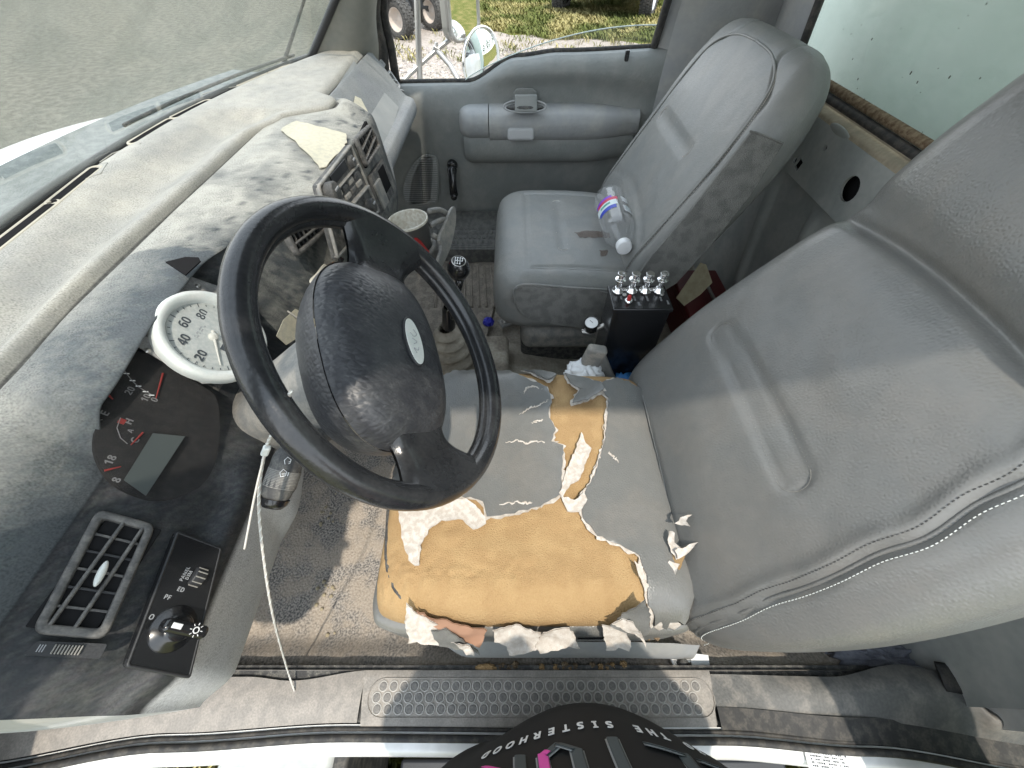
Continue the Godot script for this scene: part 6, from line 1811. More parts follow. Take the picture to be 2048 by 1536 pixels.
	var rows := [[-0.065, -0.03, 0.05, 0.20], [-0.045, 0.0, 0.09, 0.250], [0.0, 0.022, 0.12, 0.275], [0.08, 0.026, 0.135, 0.286], [0.20, 0.016, 0.14, 0.286], [0.32, 0.006, 0.135, 0.272], [0.42, 0.002, 0.13, 0.250], [0.475, -0.006, 0.125, 0.232], [0.52, 0.014, 0.12, 0.222], [0.60, 0.022, 0.115, 0.212], [0.70, 0.012, 0.11, 0.198], [0.75, -0.012, 0.095, 0.17], [0.77, -0.04, 0.07, 0.12]]
	var sw := func(l: float) -> float: return lerp_at([[-0.05, 0.262], [0.05, 0.250], [0.19, 0.229], [0.31, 0.208], [0.42, 0.178], [0.47, 0.150]], l)
	var dsp := func(l: float, w: float) -> float:
		var d := pill(l, w, 0.238 + 0.012 * cos(w * 9.0), -0.165, 0.105, 0.021)
		var v := -0.0022 * smoothstep(0.001, -0.003, d) - 0.0022 * exp(-pow(d / 0.004, 2.0))
		if l < 0.47:
			v -= 0.006 * exp(-pow((w - sw.call(l)) / 0.006, 2.0))
			v += 0.004 * exp(-pow((w - sw.call(l) + 0.014) / 0.010, 2.0))
		v -= 0.014 * exp(-pow((l - 0.478 + 0.02 * pow(w / 0.2, 2.0)) / 0.008, 2.0))
		v -= 0.004 * exp(-pow((l - 0.045 + 0.03 * pow(w / 0.2, 2.0)) / 0.007, 2.0)) * float(absf(w) < 0.24)
		v += 0.010 * exp(-pow((l - 0.13) / 0.09, 2.0)) * cos(w * 9.0)
		return v + 0.002 * nz.get_noise_2d(l * 6 + 2, w * 6)
	part("backrest", block(rows, bo, L, N, W, 0.055, 0.014, 130, 190, dsp), M.vinyl_driver, t, Transform3D.IDENTITY, "tall grey vinyl backrest")
	for s in [1.0]:
		var q := []
		for i in 12:
			var l := -0.04 + 0.51 * i / 11.0
			q.append([l, sw.call(l) * s])
		var sm := part("seam", tube(seat_path(rows, bo, L, N, W, 0.055, 0.014, q, 0.0, 60, dsp), 0.0028, 8), M.vinyl_driver, t)
		for e in [-0.009, 0.009]:
			part("stitching", stitches(seat_path(rows, bo, L, N, W, 0.055, 0.014, q.map(func(k): return [k[0], k[1] + e]), 0.0006, 90, dsp), 110, 0.0007), M.bezel if e > 0 else M.black_dusty, sm)
	var pts := []
	for i in 80:
		var f := i / 80.0 * 4.0
		var q := fmod(f, 1.0)
		var w := 0.0
		var dl := 0.0
		if f < 1:
			w = lerpf(-0.165, 0.105, q)
			dl = 0.021
		elif f < 2:
			w = 0.105 + 0.021 * sin(q * PI)
			dl = 0.021 * cos(q * PI)
		elif f < 3:
			w = lerpf(0.105, -0.165, q)
			dl = -0.021
		else:
			w = -0.165 - 0.021 * sin(q * PI)
			dl = -0.021 * cos(q * PI)
		pts.append([0.238 + 0.012 * cos(w * 9.0) + dl, w])
	pts.append(pts[0])
	part("stitching", stitches(seat_path(rows, bo, L, N, W, 0.055, 0.014, pts, 0.0006, 320, dsp), 170, 0.0004), M.column, t)
	part("lower_piping", tube(seat_path(rows, bo, L, N, W, 0.055, 0.014, [[0.035, -0.20], [0.045, -0.12], [0.047, 0.0], [0.035, 0.08], [0.0, 0.16], [-0.02, 0.22]], 0.0003, 60, dsp), 0.0018, 6), M.vinyl_driver, t)
	# worn split at the lower corner
	var bn := N
	for q in [[[1352, 1048], [1362, 1034], [1384, 1030], [1374, 1042], [1382, 1052], [1362, 1052]], [[1338, 1060], [1352, 1066], [1350, 1085], [1362, 1098], [1352, 1120], [1340, 1096]], [[1352, 1100], [1378, 1090], [1396, 1084], [1376, 1106], [1358, 1118]], [[1330, 1150], [1340, 1120], [1358, 1128], [1350, 1160], [1338, 1182]]]:
		flap(t, "shred", q, V(0.252, 0.292, -0.2), Vector3(-0.6, 0.75, 0.25).normalized(), M.fleece, int(q[0][1]), 0.012)
	flap(t, "foam_split", [[1346, 1110], [1364, 1098], [1372, 1110], [1360, 1140], [1346, 1150]], V(0.254, 0.286, -0.2), Vector3(-0.6, 0.75, 0.25).normalized(), M.foam, 77, 0.004)

func crumple(seed_: int, r: Vector3, amp: float) -> ArrayMesh:
	var n := FastNoiseLite.new()
	n.seed = seed_
	n.frequency = 1.0
	n.fractal_type = FastNoiseLite.FRACTAL_RIDGED
	n.fractal_octaves = 2
	return grid(func(a: float, b: float) -> Vector3:
		var d := Vector3(cos(a * TAU) * sin(b * PI), cos(b * PI), -sin(a * TAU) * sin(b * PI))
		var k := 1.0 + amp * n.get_noise_3dv(d * 1.5) + amp * 0.5 * nf.get_noise_3dv(d * 4.0 + Vector3.ONE * seed_)
		var q := d * r * k
		q.y = maxf(q.y, -r.y * 0.35)
		return q, 48, 28, true)
func build_small() -> void:
	# control box with four push pull knobs
	var b := thing("control_box", "black control box with four silver pull knobs between the seats", "control box", V(0.285, -0.08, -0.68))
	var bx := V(0.285, 0.14, -0.682)
	part("box_body", rbox(Vector3(0.126, 0.43, 0.078), 0.004), M.gloss_black, b, Transform3D(Basis.IDENTITY, bx))
	var top := part("box_lid", rbox(Vector3(0.132, 0.010, 0.084), 0.003), M.gloss_black, b, Transform3D(Basis.IDENTITY, V(0.285, 0.358, -0.682)))
	var ty := 0.3635
	for k in 4:
		var a := V(0.239 + 0.031 * k, ty, -0.703)
		var kn := part("pull_knob", lathe([Vector2(0.0, 0.0465), Vector2(0.004, 0.0466), Vector2(0.0085, 0.047), Vector2(0.0094, 0.0464), Vector2(0.0094, 0.0425), Vector2(0.0088, 0.0415), Vector2(0.0060, 0.0405), Vector2(0.0055, 0.0395), Vector2(0.0055, 0.0335), Vector2(0.0062, 0.0325), Vector2(0.0112, 0.032), Vector2(0.0122, 0.0312), Vector2(0.0122, 0.0285), Vector2(0.0112, 0.0275), Vector2(0.0062, 0.027), Vector2(0.0055, 0.026), Vector2(0.0055, 0.006)], 28), M.chrome, b, Transform3D(Basis.IDENTITY, a))
		part("knob_collar", lathe([Vector2(0.006, 0.010), Vector2(0.008, 0.010), Vector2(0.010, 0.004), Vector2(0.013, 0.003), Vector2(0.0135, 0)], 24), M.chrome, kn, Transform3D(Basis.IDENTITY, a))
	for q in [[0.252, -0.688], [0.336, -0.690], [0.255, -0.706], [0.318, -0.706]]:
		part("screw", lathe([Vector2(0, 0.001), Vector2(0.003, 0.0022), Vector2(0.0048, 0.002), Vector2(0.005, 0)], 14), M.steel, top, Transform3D(Basis.IDENTITY, V(q[0], ty, q[1])))
	var tg := V(0.257, ty, -0.668)
	var bt := part("red_button", lathe([Vector2(0, 0.015), Vector2(0.0035, 0.015), Vector2(0.0045, 0.012), Vector2(0.0045, 0)], 16), M.red, top, Transform3D(Basis.IDENTITY, tg), "red push button")
	part("button_ring", lathe([Vector2(0.005, 0.004), Vector2(0.0075, 0.004), Vector2(0.009, 0)], 18), M.chrome, bt, Transform3D(Basis.IDENTITY, tg))
	var tb := Basis(Vector3(0, 0, -1), Vector3(-1, 0, 0), Vector3.UP)
	for q in [["PTO", 0.243, -0.678], ["HOIST", 0.272, -0.676], ["SIDE", 0.278, -0.658], ["FRONT", 0.300, -0.676], ["REAR", 0.330, -0.674], ["TARP", 0.343, -0.662]]:
		part("print", words(q[0], 0.0042, true, 0.0002), M.print_grey, top, Transform3D(tb, V(q[1], ty + 0.0003, q[2])))
	var gx := pz(1183, 645, -0.695)
	var ga := part("pressure_gauge", lathe([Vector2(0, -0.028), Vector2(0.012, -0.028), Vector2(0.018, -0.022), Vector2(0.0185, 0.0), Vector2(0.017, 0.002), Vector2(0.0155, -0.001)], 28), M.gloss_black, b, along(gx, gx + Vector3(-0.1, 1, 0.25)), "small round pressure gauge with white face")
	part("gauge_face", lathe([Vector2(0, 0.0), Vector2(0.0155, -0.0005)], 24), mat(Color(0.72, 0.73, 0.73), 0.5), ga, along(gx, gx + Vector3(-0.1, 1, 0.25)))
	part("gauge_needle", rbox(Vector3(0.0012, 0.0008, 0.011), 0.0003, 1), M.print_dark, ga, Transform3D(Basis(Vector3.UP, 0.6), gx + Vector3(0, 0.0014, -0.002)))
	part("gauge_pipe", tube([gx + Vector3(-0.02, -0.03, 0), gx + Vector3(0.0, -0.034, 0), V(0.225, 0.27, -0.69)], 0.006, 10), M.steel, b)
	# water bottle lying in the seat's fold
	var c0 := pp(1219, 396, V(0.304, 0.322, 0), Vector3.UP)
	var c1 := pp(1249, 497, V(0.314, 0.328, 0), Vector3.UP)
	c0.x = minf(c0.x, 0.306)
	c1.x = minf(c1.x, 0.312)
	var w := thing("water_bottle", "clear plastic water bottle with a printed label lying on the seat", "bottle", c0.lerp(c1, 0.5) - Vector3(0, 0.03, 0))
	var bt2 := along(c0, c1)
	var H := c0.distance_to(c1)
	var s := H / 0.205
	var prof := []
	for q in [[0.0, 0.008], [0.018, 0.004], [0.026, 0.0], [0.0315, 0.006], [0.0325, 0.02], [0.031, 0.03], [0.0325, 0.036], [0.031, 0.05], [0.0325, 0.056], [0.0325, 0.12], [0.031, 0.126], [0.0325, 0.134], [0.0315, 0.150], [0.026, 0.168], [0.0175, 0.182], [0.0125, 0.188], [0.0125, 0.196]]: prof.append(Vector2(q[0] * s * 1.02, q[1] * s))
	part("bottle_body", lathe(prof, 32), M.bottle, w, bt2)
	part("cap", lathe([Vector2(0.0, 0.206 * s), Vector2(0.0125 * s, 0.206 * s), Vector2(0.0145 * s, 0.203 * s), Vector2(0.0147 * s, 0.191 * s), Vector2(0.0135 * s, 0.190 * s)], 24), mat(Color(0.78, 0.79, 0.80), 0.35), w, bt2, "white screw cap")
	var band := func(y0: float, y1: float, a0: float, a1: float, m: Material, called: String) -> MeshInstance3D:
		return part(called, grid(func(u: float, v: float) -> Vector3:
			var an := lerpf(a0, a1, u)
			return Vector3(cos(an) * 0.0338 * s, lerpf(y0, y1, v) * s, -sin(an) * 0.0338 * s), 16, 2), m, w, bt2)
	var side := (bt2.basis.inverse() * (eye() - c0)).normalized()
	var f0 := atan2(-side.z, side.x)
	band.call(0.056, 0.064, f0 - 0.2, f0 + 1.1, mat(Color(0.20, 0.05, 0.55), 0.4), "label")
	band.call(0.064, 0.075, f0 - 0.5, f0 + 0.9, mat(Color(0.62, 0.03, 0.10), 0.4), "label")
	band.call(0.075, 0.095, f0 - 0.4, f0 + 1.1, mat(Color(0.70, 0.78, 0.80), 0.4), "label")
	band.call(0.095, 0.108, f0 - 0.3, f0 + 0.9, mat(Color(0.03, 0.06, 0.48), 0.4), "label")
	band.call(0.060, 0.082, f0 - 1.25, f0 - 0.75, mat(Color(0.72, 0.74, 0.75), 0.4), "label")
	band.call(0.098, 0.122, f0 - 1.3, f0 - 0.7, mat(Color(0.72, 0.74, 0.75), 0.4), "label")
	for k in 5: band.call(0.100 + 0.004 * k, 0.1015 + 0.004 * k, f0 - 1.25, f0 - 0.8, mat(Color(0.1, 0.25, 0.3), 0.5), "label_print")
	band.call(0.080, 0.088, f0 + 0.0, f0 + 0.7, mat(Color(0.05, 0.35, 0.25), 0.4), "label_print")
	# fold out cup holder with a mug
	var h := thing("cup_holder", "dirty grey fold out cup holder below the radio", "cup holder", V(-0.25, 0.33, -0.84))
	var cc := pz(815, 441, -0.83)
	var rg := func(o: Vector3, r: float, a0: float, a1: float, rad: float) -> ArrayMesh:
		return tube(range(28).map(func(i): var a := lerpf(a0, a1, i / 27.0); return o + Vector3(cos(a) * r, 0, sin(a) * r)), rad, 8)
	var low := cc + Vector3(0, -0.065, 0)
	part("holder_ring", rg.call(low, 0.050, -0.4, PI * 1.2, 0.006), M.column, h)
	var fl := flat_poly([[905, 410], [908, 440], [898, 490], [886, 520], [872, 548], [868, 530], [880, 495], [872, 478], [888, 445], [894, 425]], cc + Vector3(0.06, -0.02, 0), Vector3(0.9, 0.3, 0.3).normalized())
	part("holder_flap", prism(round_poly(fl[0], 1), 0.008, 0.003), M.column, h, fl[1])
	for q in [[[858, 422], [880, 420], [896, 428]], [[862, 450], [882, 440], [898, 436]], [[866, 470], [880, 478], [890, 480]]]:
		part("holder_finger", tube(smooth(q.map(func(k): return pp(k[0], k[1], cc + Vector3(0.055, -0.02, 0), Vector3(0.9, 0.3, 0.3).normalized())), 10), 0.006, 8), M.column, h)
	part("holder_tray", rbox(Vector3(0.13, 0.014, 0.14), 0.005), M.column, h, Transform3D(Basis(Vector3.UP, 0.1), cc + Vector3(-0.03, -0.105, -0.02)))
	part("holder_arm", rbox(Vector3(0.12, 0.02, 0.03), 0.006), M.black_dusty, h, Transform3D(Basis(Vector3.UP, 0.3), cc + Vector3(-0.07, -0.10, 0.03)))
	var m := thing("mug", "dark mug with a stained cream inside in the cup holder", "mug", cc - Vector3(0, 0.098, 0))
	var mo := Transform3D(Basis(Vector3(0, 0, 1), 0.08), cc)
	part("mug_body", lathe([Vector2(0, -0.098), Vector2(0.032, -0.098), Vector2(0.036, -0.09), Vector2(0.045, -0.01), Vector2(0.046, 0.0)], 36), mat(Color(0.055, 0.055, 0.052), 0.5), m, mo)
	var ins := mat(Color.WHITE, 0.6, {"tex": mottled(91, 0.02, 0.1, [[0.0, Color(0.42, 0.36, 0.26)], [1.0, Color(0.60, 0.57, 0.50)]], [[0.0, Color(0.62, 0.60, 0.53)], [1.0, Color(0.76, 0.75, 0.69)]]), "tile": 0.12})
	part("mug_inside", lathe([Vector2(0.0465, -0.002), Vector2(0.047, 0.002), Vector2(0.045, 0.004), Vector2(0.0425, 0.001), Vector2(0.041, -0.02), Vector2(0.037, -0.045), Vector2(0, -0.05)], 36), ins, m, mo)
	part("red_lighter", rbox(Vector3(0.012, 0.05, 0.022), 0.005), M.red, thing("lighter", "red plastic lighter tucked beside the mug", "lighter", pz(842, 492, -0.79) - Vector3(0, 0.03, 0)), Transform3D(Basis(Vector3.BACK, 0.5), pz(842, 494, -0.79)))
	# gear lever
	var g := thing("gear_lever", "black ball gear lever with a white shift pattern", "gear lever", V(-0.17, 0.02, -0.76))
	var kc := pz(917, 537, -0.75)
	var kt := Transform3D(Basis(Vector3(0, 0, 1), -0.15) * Basis(Vector3.RIGHT, 0.2), kc)
	var kb := part("shift_knob", lathe([Vector2(0, 0.0245), Vector2(0.013, 0.0242), Vector2(0.016, 0.0225), Vector2(0.022, 0.015), Vector2(0.0258, 0.004), Vector2(0.0255, -0.006), Vector2(0.021, -0.018), Vector2(0.013, -0.026), Vector2(0.010, -0.034)], 32), M.gloss_black, g, kt)
	part("knob_ring", lathe([Vector2(0.0145, 0.0243), Vector2(0.0155, 0.0250), Vector2(0.0165, 0.0238)], 28), M.steel, kb, kt)
	var seg := []
	for q in [[-0.008, 0, 0.0014, 0.013], [-0.0028, 0, 0.0014, 0.013], [0.0028, 0, 0.0014, 0.013], [0.008, -0.003, 0.0014, 0.008], [0, 0, 0.017, 0.0014]]: seg.append([rbox(Vector3(q[2], 0.0005, q[3]), 0.0002, 1), Transform3D(Basis.IDENTITY, Vector3(q[0], 0.0247, q[1]))])
	for q in [[-0.008, -0.0085], [-0.0028, -0.0085], [0.0028, -0.0085], [0.008, -0.0085], [-0.008, 0.0085], [-0.0028, 0.0085], [0.0028, 0.0085]]: seg.append([rbox(Vector3(0.003, 0.0005, 0.0028), 0.0002, 1), Transform3D(Basis.IDENTITY, Vector3(q[0], 0.0247, q[1]))])
	part("shift_pattern", join(seg), M.print_white, kb, kt)
	var base := V(-0.185, 0.06, -0.77)
	part("lever", tube(smooth([kc - Vector3(0, 0.03, 0), kc + Vector3(-0.03, -0.13, 0.0), V(-0.17, 0.20, -0.76), base], 20), 0.010, 10), M.gloss_black, g)
	part("lever_sleeve", lathe([Vector2(0.012, 0.07), Vector2(0.017, 0.06), Vector2(0.018, 0.0), Vector2(0.013, -0.01)], 18), M.gloss_black, g, along(V(-0.17, 0.20, -0.76), V(-0.16, 0.28, -0.757)))
	var boot := []
	for i in 25: boot.append(Vector2(lerpf(0.115, 0.022, pow(i / 24.0, 0.7)) + 0.007 * sin(i * 1.57), 0.17 * i / 24.0))
	part("boot", lathe(boot, 36), M.floor_pass, g, Transform3D(Basis.IDENTITY, V(-0.18, 0.02, -0.765)), "dusty rubber boot")
	part("boot_collar", rbox(Vector3(0.30, 0.035, 0.26), 0.03), M.floor_pass, g, Transform3D(Basis.IDENTITY, V(-0.16, 0.015, -0.77)))
	# rubber mat in the passenger's footwell
	var mt := thing("rubber_mat", "curled ribbed rubber mat in the passenger footwell", "floor mat", ps(940, 600, -0.07))
	var poly := px_poly([[700, 530], [860, 516], [940, 522], [1004, 518], [1000, 560], [988, 610], [976, 660], [962, 716], [900, 740], [820, 720], [740, 640]], func(u, v): return ps(u, v, -0.055))
	part("mat_sheet", sheet(poly, func(q: Vector2) -> Array:
		var s0 := floor_s(q.x, q.y) + 0.012 + 0.015 * maxf(nz.get_noise_2d(q.x * 6, q.y * 6), 0) + 0.02 * smoothstep(-0.06, -0.03, q.x)
		return [V(q.x, s0, q.y), Vector3.UP], 0.03, 0.005, 0.0, 0.0, 3), M.mat_rubber, mt)
	for k in 9:
		var rp := []
		for i in 12:
			var x := -0.09 - 0.028 * k
			var z := lerpf(-1.40, -1.14, i / 11.0)
			rp.append(V(x + 0.02 * (i / 11.0), floor_s(x, z) + 0.018 + 0.015 * maxf(nz.get_noise_2d(x * 6, z * 6), 0), z))
		part("mat_rib", tube(rp, 0.006, 6), M.mat_rubber, mt)
	part("bottle_cap", crumple(4, Vector3(0.018, 0.014, 0.018), 0.25), M.blue_cap, thing("blue_wrapper", "small blue scrap under the mat's edge", "scrap", ps(977, 644, -0.06)), Transform3D(Basis.IDENTITY, ps(977, 644, -0.05)))
	# litter between the seats
	part("paper_ball", crumple(6, Vector3(0.042, 0.032, 0.040), 0.22), M.paper, thing("crumpled_tissue", "crumpled white tissue between driver's seat and control box", "tissue", V(0.19, 0.16, -0.60)), Transform3D(Basis.IDENTITY, pz(1168, 752, -0.585)))
	part("glove_fabric", crumple(9, Vector3(0.05, 0.045, 0.04), 0.28), M.blue, thing("blue_glove", "crumpled blue rubber glove at the foot of the control box", "glove", V(0.30, 0.0, -0.60)), Transform3D(Basis.IDENTITY, pz(1250, 785, -0.600)))
	var bk := thing("belt_buckle", "grey seat belt buckle strap beside the driver's seat", "belt buckle", V(0.2, 0.0, -0.60))
	part("buckle_head", rbox(Vector3(0.045, 0.06, 0.025), 0.008), M.column, bk, Transform3D(Basis(Vector3.BACK, -0.2), pz(1188, 712, -0.60)))
	part("strap", tube(smooth([pz(1190, 716, -0.60), pz(1205, 750, -0.595), pz(1222, 790, -0.59), V(0.25, 0.02, -0.58)], 14), 0.026, 8, false, Vector3.BACK, 0.15), M.carpet, bk)
	# behind the seats
	var rt := thing("red_toolbox", "dark red metal box on the floor behind the passenger seat", "toolbox", V(0.60, -0.08, -1.08))
	part("box_body", rbox(Vector3(0.16, 0.12, 0.34), 0.01), M.dark_red, rt, Transform3D(Basis.IDENTITY, V(0.66, -0.02, -1.02)))
	part("box_lid", rbox(Vector3(0.17, 0.03, 0.35), 0.008), M.dark_red, rt, Transform3D(Basis.IDENTITY, V(0.66, 0.055, -1.02)))
	part("handle", tube([V(0.66, 0.07, -1.09), V(0.66, 0.10, -1.07), V(0.66, 0.10, -0.97), V(0.66, 0.07, -0.95)], 0.006, 8), M.steel, rt)
	var cd := flat_poly([[1352, 596], [1400, 526], [1412, 530], [1424, 566], [1400, 590], [1368, 612]], V(0.5, 0.15, -0.95), Vector3(-0.3, 0.7, 0.6).normalized())
	part("carton_panel", prism(cd[0], 0.006), M.cardboard, thing("cardboard_scrap", "bent tan cardboard scrap behind the passenger seat", "cardboard", V(0.5, 0.1, -0.95)), cd[1])
	var cab := thing("white_cable", "loose white cable looped on the floor behind the driver's seat", "cable", V(0.66, -0.07, -0.05))
	part("cable_run", tube(smooth([[1595, 1352], [1610, 1338], [1640, 1333], [1670, 1342], [1690, 1354], [1708, 1356]].map(func(q): return ps(q[0], q[1] - 8, -0.06)), 40), 0.0045, 8), M.cable, cab)
	part("cable_run", tube(smooth([[1615, 1352], [1640, 1332], [1665, 1310], [1690, 1282], [1720, 1250]].map(func(q): return ps(q[0], q[1] - 8, -0.068)), 40), 0.0045, 8), M.cable, cab)
	part("rag_cloth", crumple(12, Vector3(0.075, 0.035, 0.034), 0.45), M.rag, thing("grey_rag", "dirty blue grey rag behind the driver's seat", "rag", ps(1745, 1325, -0.06)), Transform3D(Basis(Vector3.UP, -0.15), ps(1752, 1318, -0.045)))
	var bs := thing("belt_anchor", "black seat belt strap at the foot of the rear pillar", "seat belt", V(0.85, 0.02, -0.02))
	part("strap", tube(smooth([ps(1880, 1352, 0.05), ps(1940, 1360, 0.06), ps(2000, 1350, 0.09), ps(2080, 1325, 0.13)], 20), 0.022, 8, false, Vector3.UP, 0.15), M.rubber, bs)
	# bolt and label on the driver's side rail
	var sb := thing("seat_rail_bolt", "steel seat rail bolt on the driver's floor edge", "bolt", ps(1365, 1323, -0.045))
	part("rail_foot", rbox(Vector3(0.05, 0.014, 0.026), 0.006), M.steel, sb, Transform3D(Basis(Vector3.UP, 0.2), ps(1362, 1318, -0.035)))
	part("bolt_head", lathe([Vector2(0, 0.012), Vector2(0.008, 0.012), Vector2(0.0085, 0.004), Vector2(0.012, 0.003), Vector2(0.012, 0)], 6), M.black_dusty, sb, Transform3D(Basis.IDENTITY, ps(1365, 1326, -0.028)))
	part("rail_label", rbox(Vector3(0.036, 0.001, 0.02), 0.0004, 1), M.paper, sb, Transform3D(Basis(Vector3.UP, -0.1), ps(1400, 1320, -0.027)))
	# foam crumbs lying in the gap of the sill
	var r := RandomNumberGenerator.new()
	r.seed = 4
	for k in 26:
		var q := ps(r.randf_range(955, 1255), r.randf_range(1329, 1338), -0.012)
		var o := part("foam_crumb", crumple(k, Vector3(1, 1, 1) * r.randf_range(0.0022, 0.0055), 0.5), M.foam if k % 3 == 0 else M.rust, self, Transform3D(Basis.IDENTITY, q))
		tag(o, "crumb of old seat foam in the gap behind the sill plate", "crumb", "foam crumbs along the sill plate")
	var big := part("foam_piece", crumple(40, Vector3(0.017, 0.004, 0.006), 0.35), M.foam, self, Transform3D(Basis.IDENTITY, ps(972, 1336, -0.006)))
	tag(big, "flat piece of yellow foam lying against the sill plate", "foam piece")
	for k in 30:
		var q: Array = [[650, 1030], [648, 1180], [660, 1280]][k % 3]
		var p0 := ps(q[0] + r.randfn() * 12, q[1] + r.randfn() * 16, -0.078)
		var o := part("floor_pebble", crumple(60 + k, Vector3(1, 0.7, 1) * r.randf_range(0.0014, 0.0034), 0.4), M.cardboard, self, Transform3D(Basis.IDENTITY, p0))
		tag(o, "tiny pebble lying on the driver's dusty floor", "pebble", "pebbles on the driver's floor")
	# twisted wire cable hanging from the wheel to the sill
	var wc := thing("wire_cable", "thin braided wire cable hanging from the steering wheel to the sill", "cable", ps(588, 1382, 0.0))
	var W0 := wheel_frame()
	var p0 := pp(582, 782, W0[0] + W0[1] * 0.02, W0[1])
	var p1 := px(530, 905, -0.25)
	var p2 := px(518, 1000, -0.265)
	var pth := smooth([p0, p0.lerp(p1, 0.5), p1, p2, px(528, 1120, -0.285), px(548, 1240, -0.31), ps(575, 1340, 0.05), ps(589, 1382, 0.004)], 80)
	part("cable_run", tube(pth, 0.0016, 6), M.cord, wc)
	var tw := []
	for i in 320:
		var k := i / 320.0 * 79
		var q: Vector3 = pth[int(k)].lerp(pth[int(k) + 1], k - int(k))
		tw.append(q + Vector3(cos(i * 0.9), 0.2, sin(i * 0.9)) * 0.0011)
	part("cable_strand", tube(tw, 0.0009, 5), M.bezel, wc)
	part("cable_run", tube(smooth([p1, px(512, 980, -0.26), px(500, 1040, -0.268), px(489, 1098, -0.275)], 24), 0.0012, 6), M.cord, wc)
	part("cable_crimp", rbox(Vector3(0.007, 0.016, 0.006), 0.002), M.bezel, wc, along(p1, p0) * Transform3D(Basis.IDENTITY, Vector3(0, 0.004, 0)))

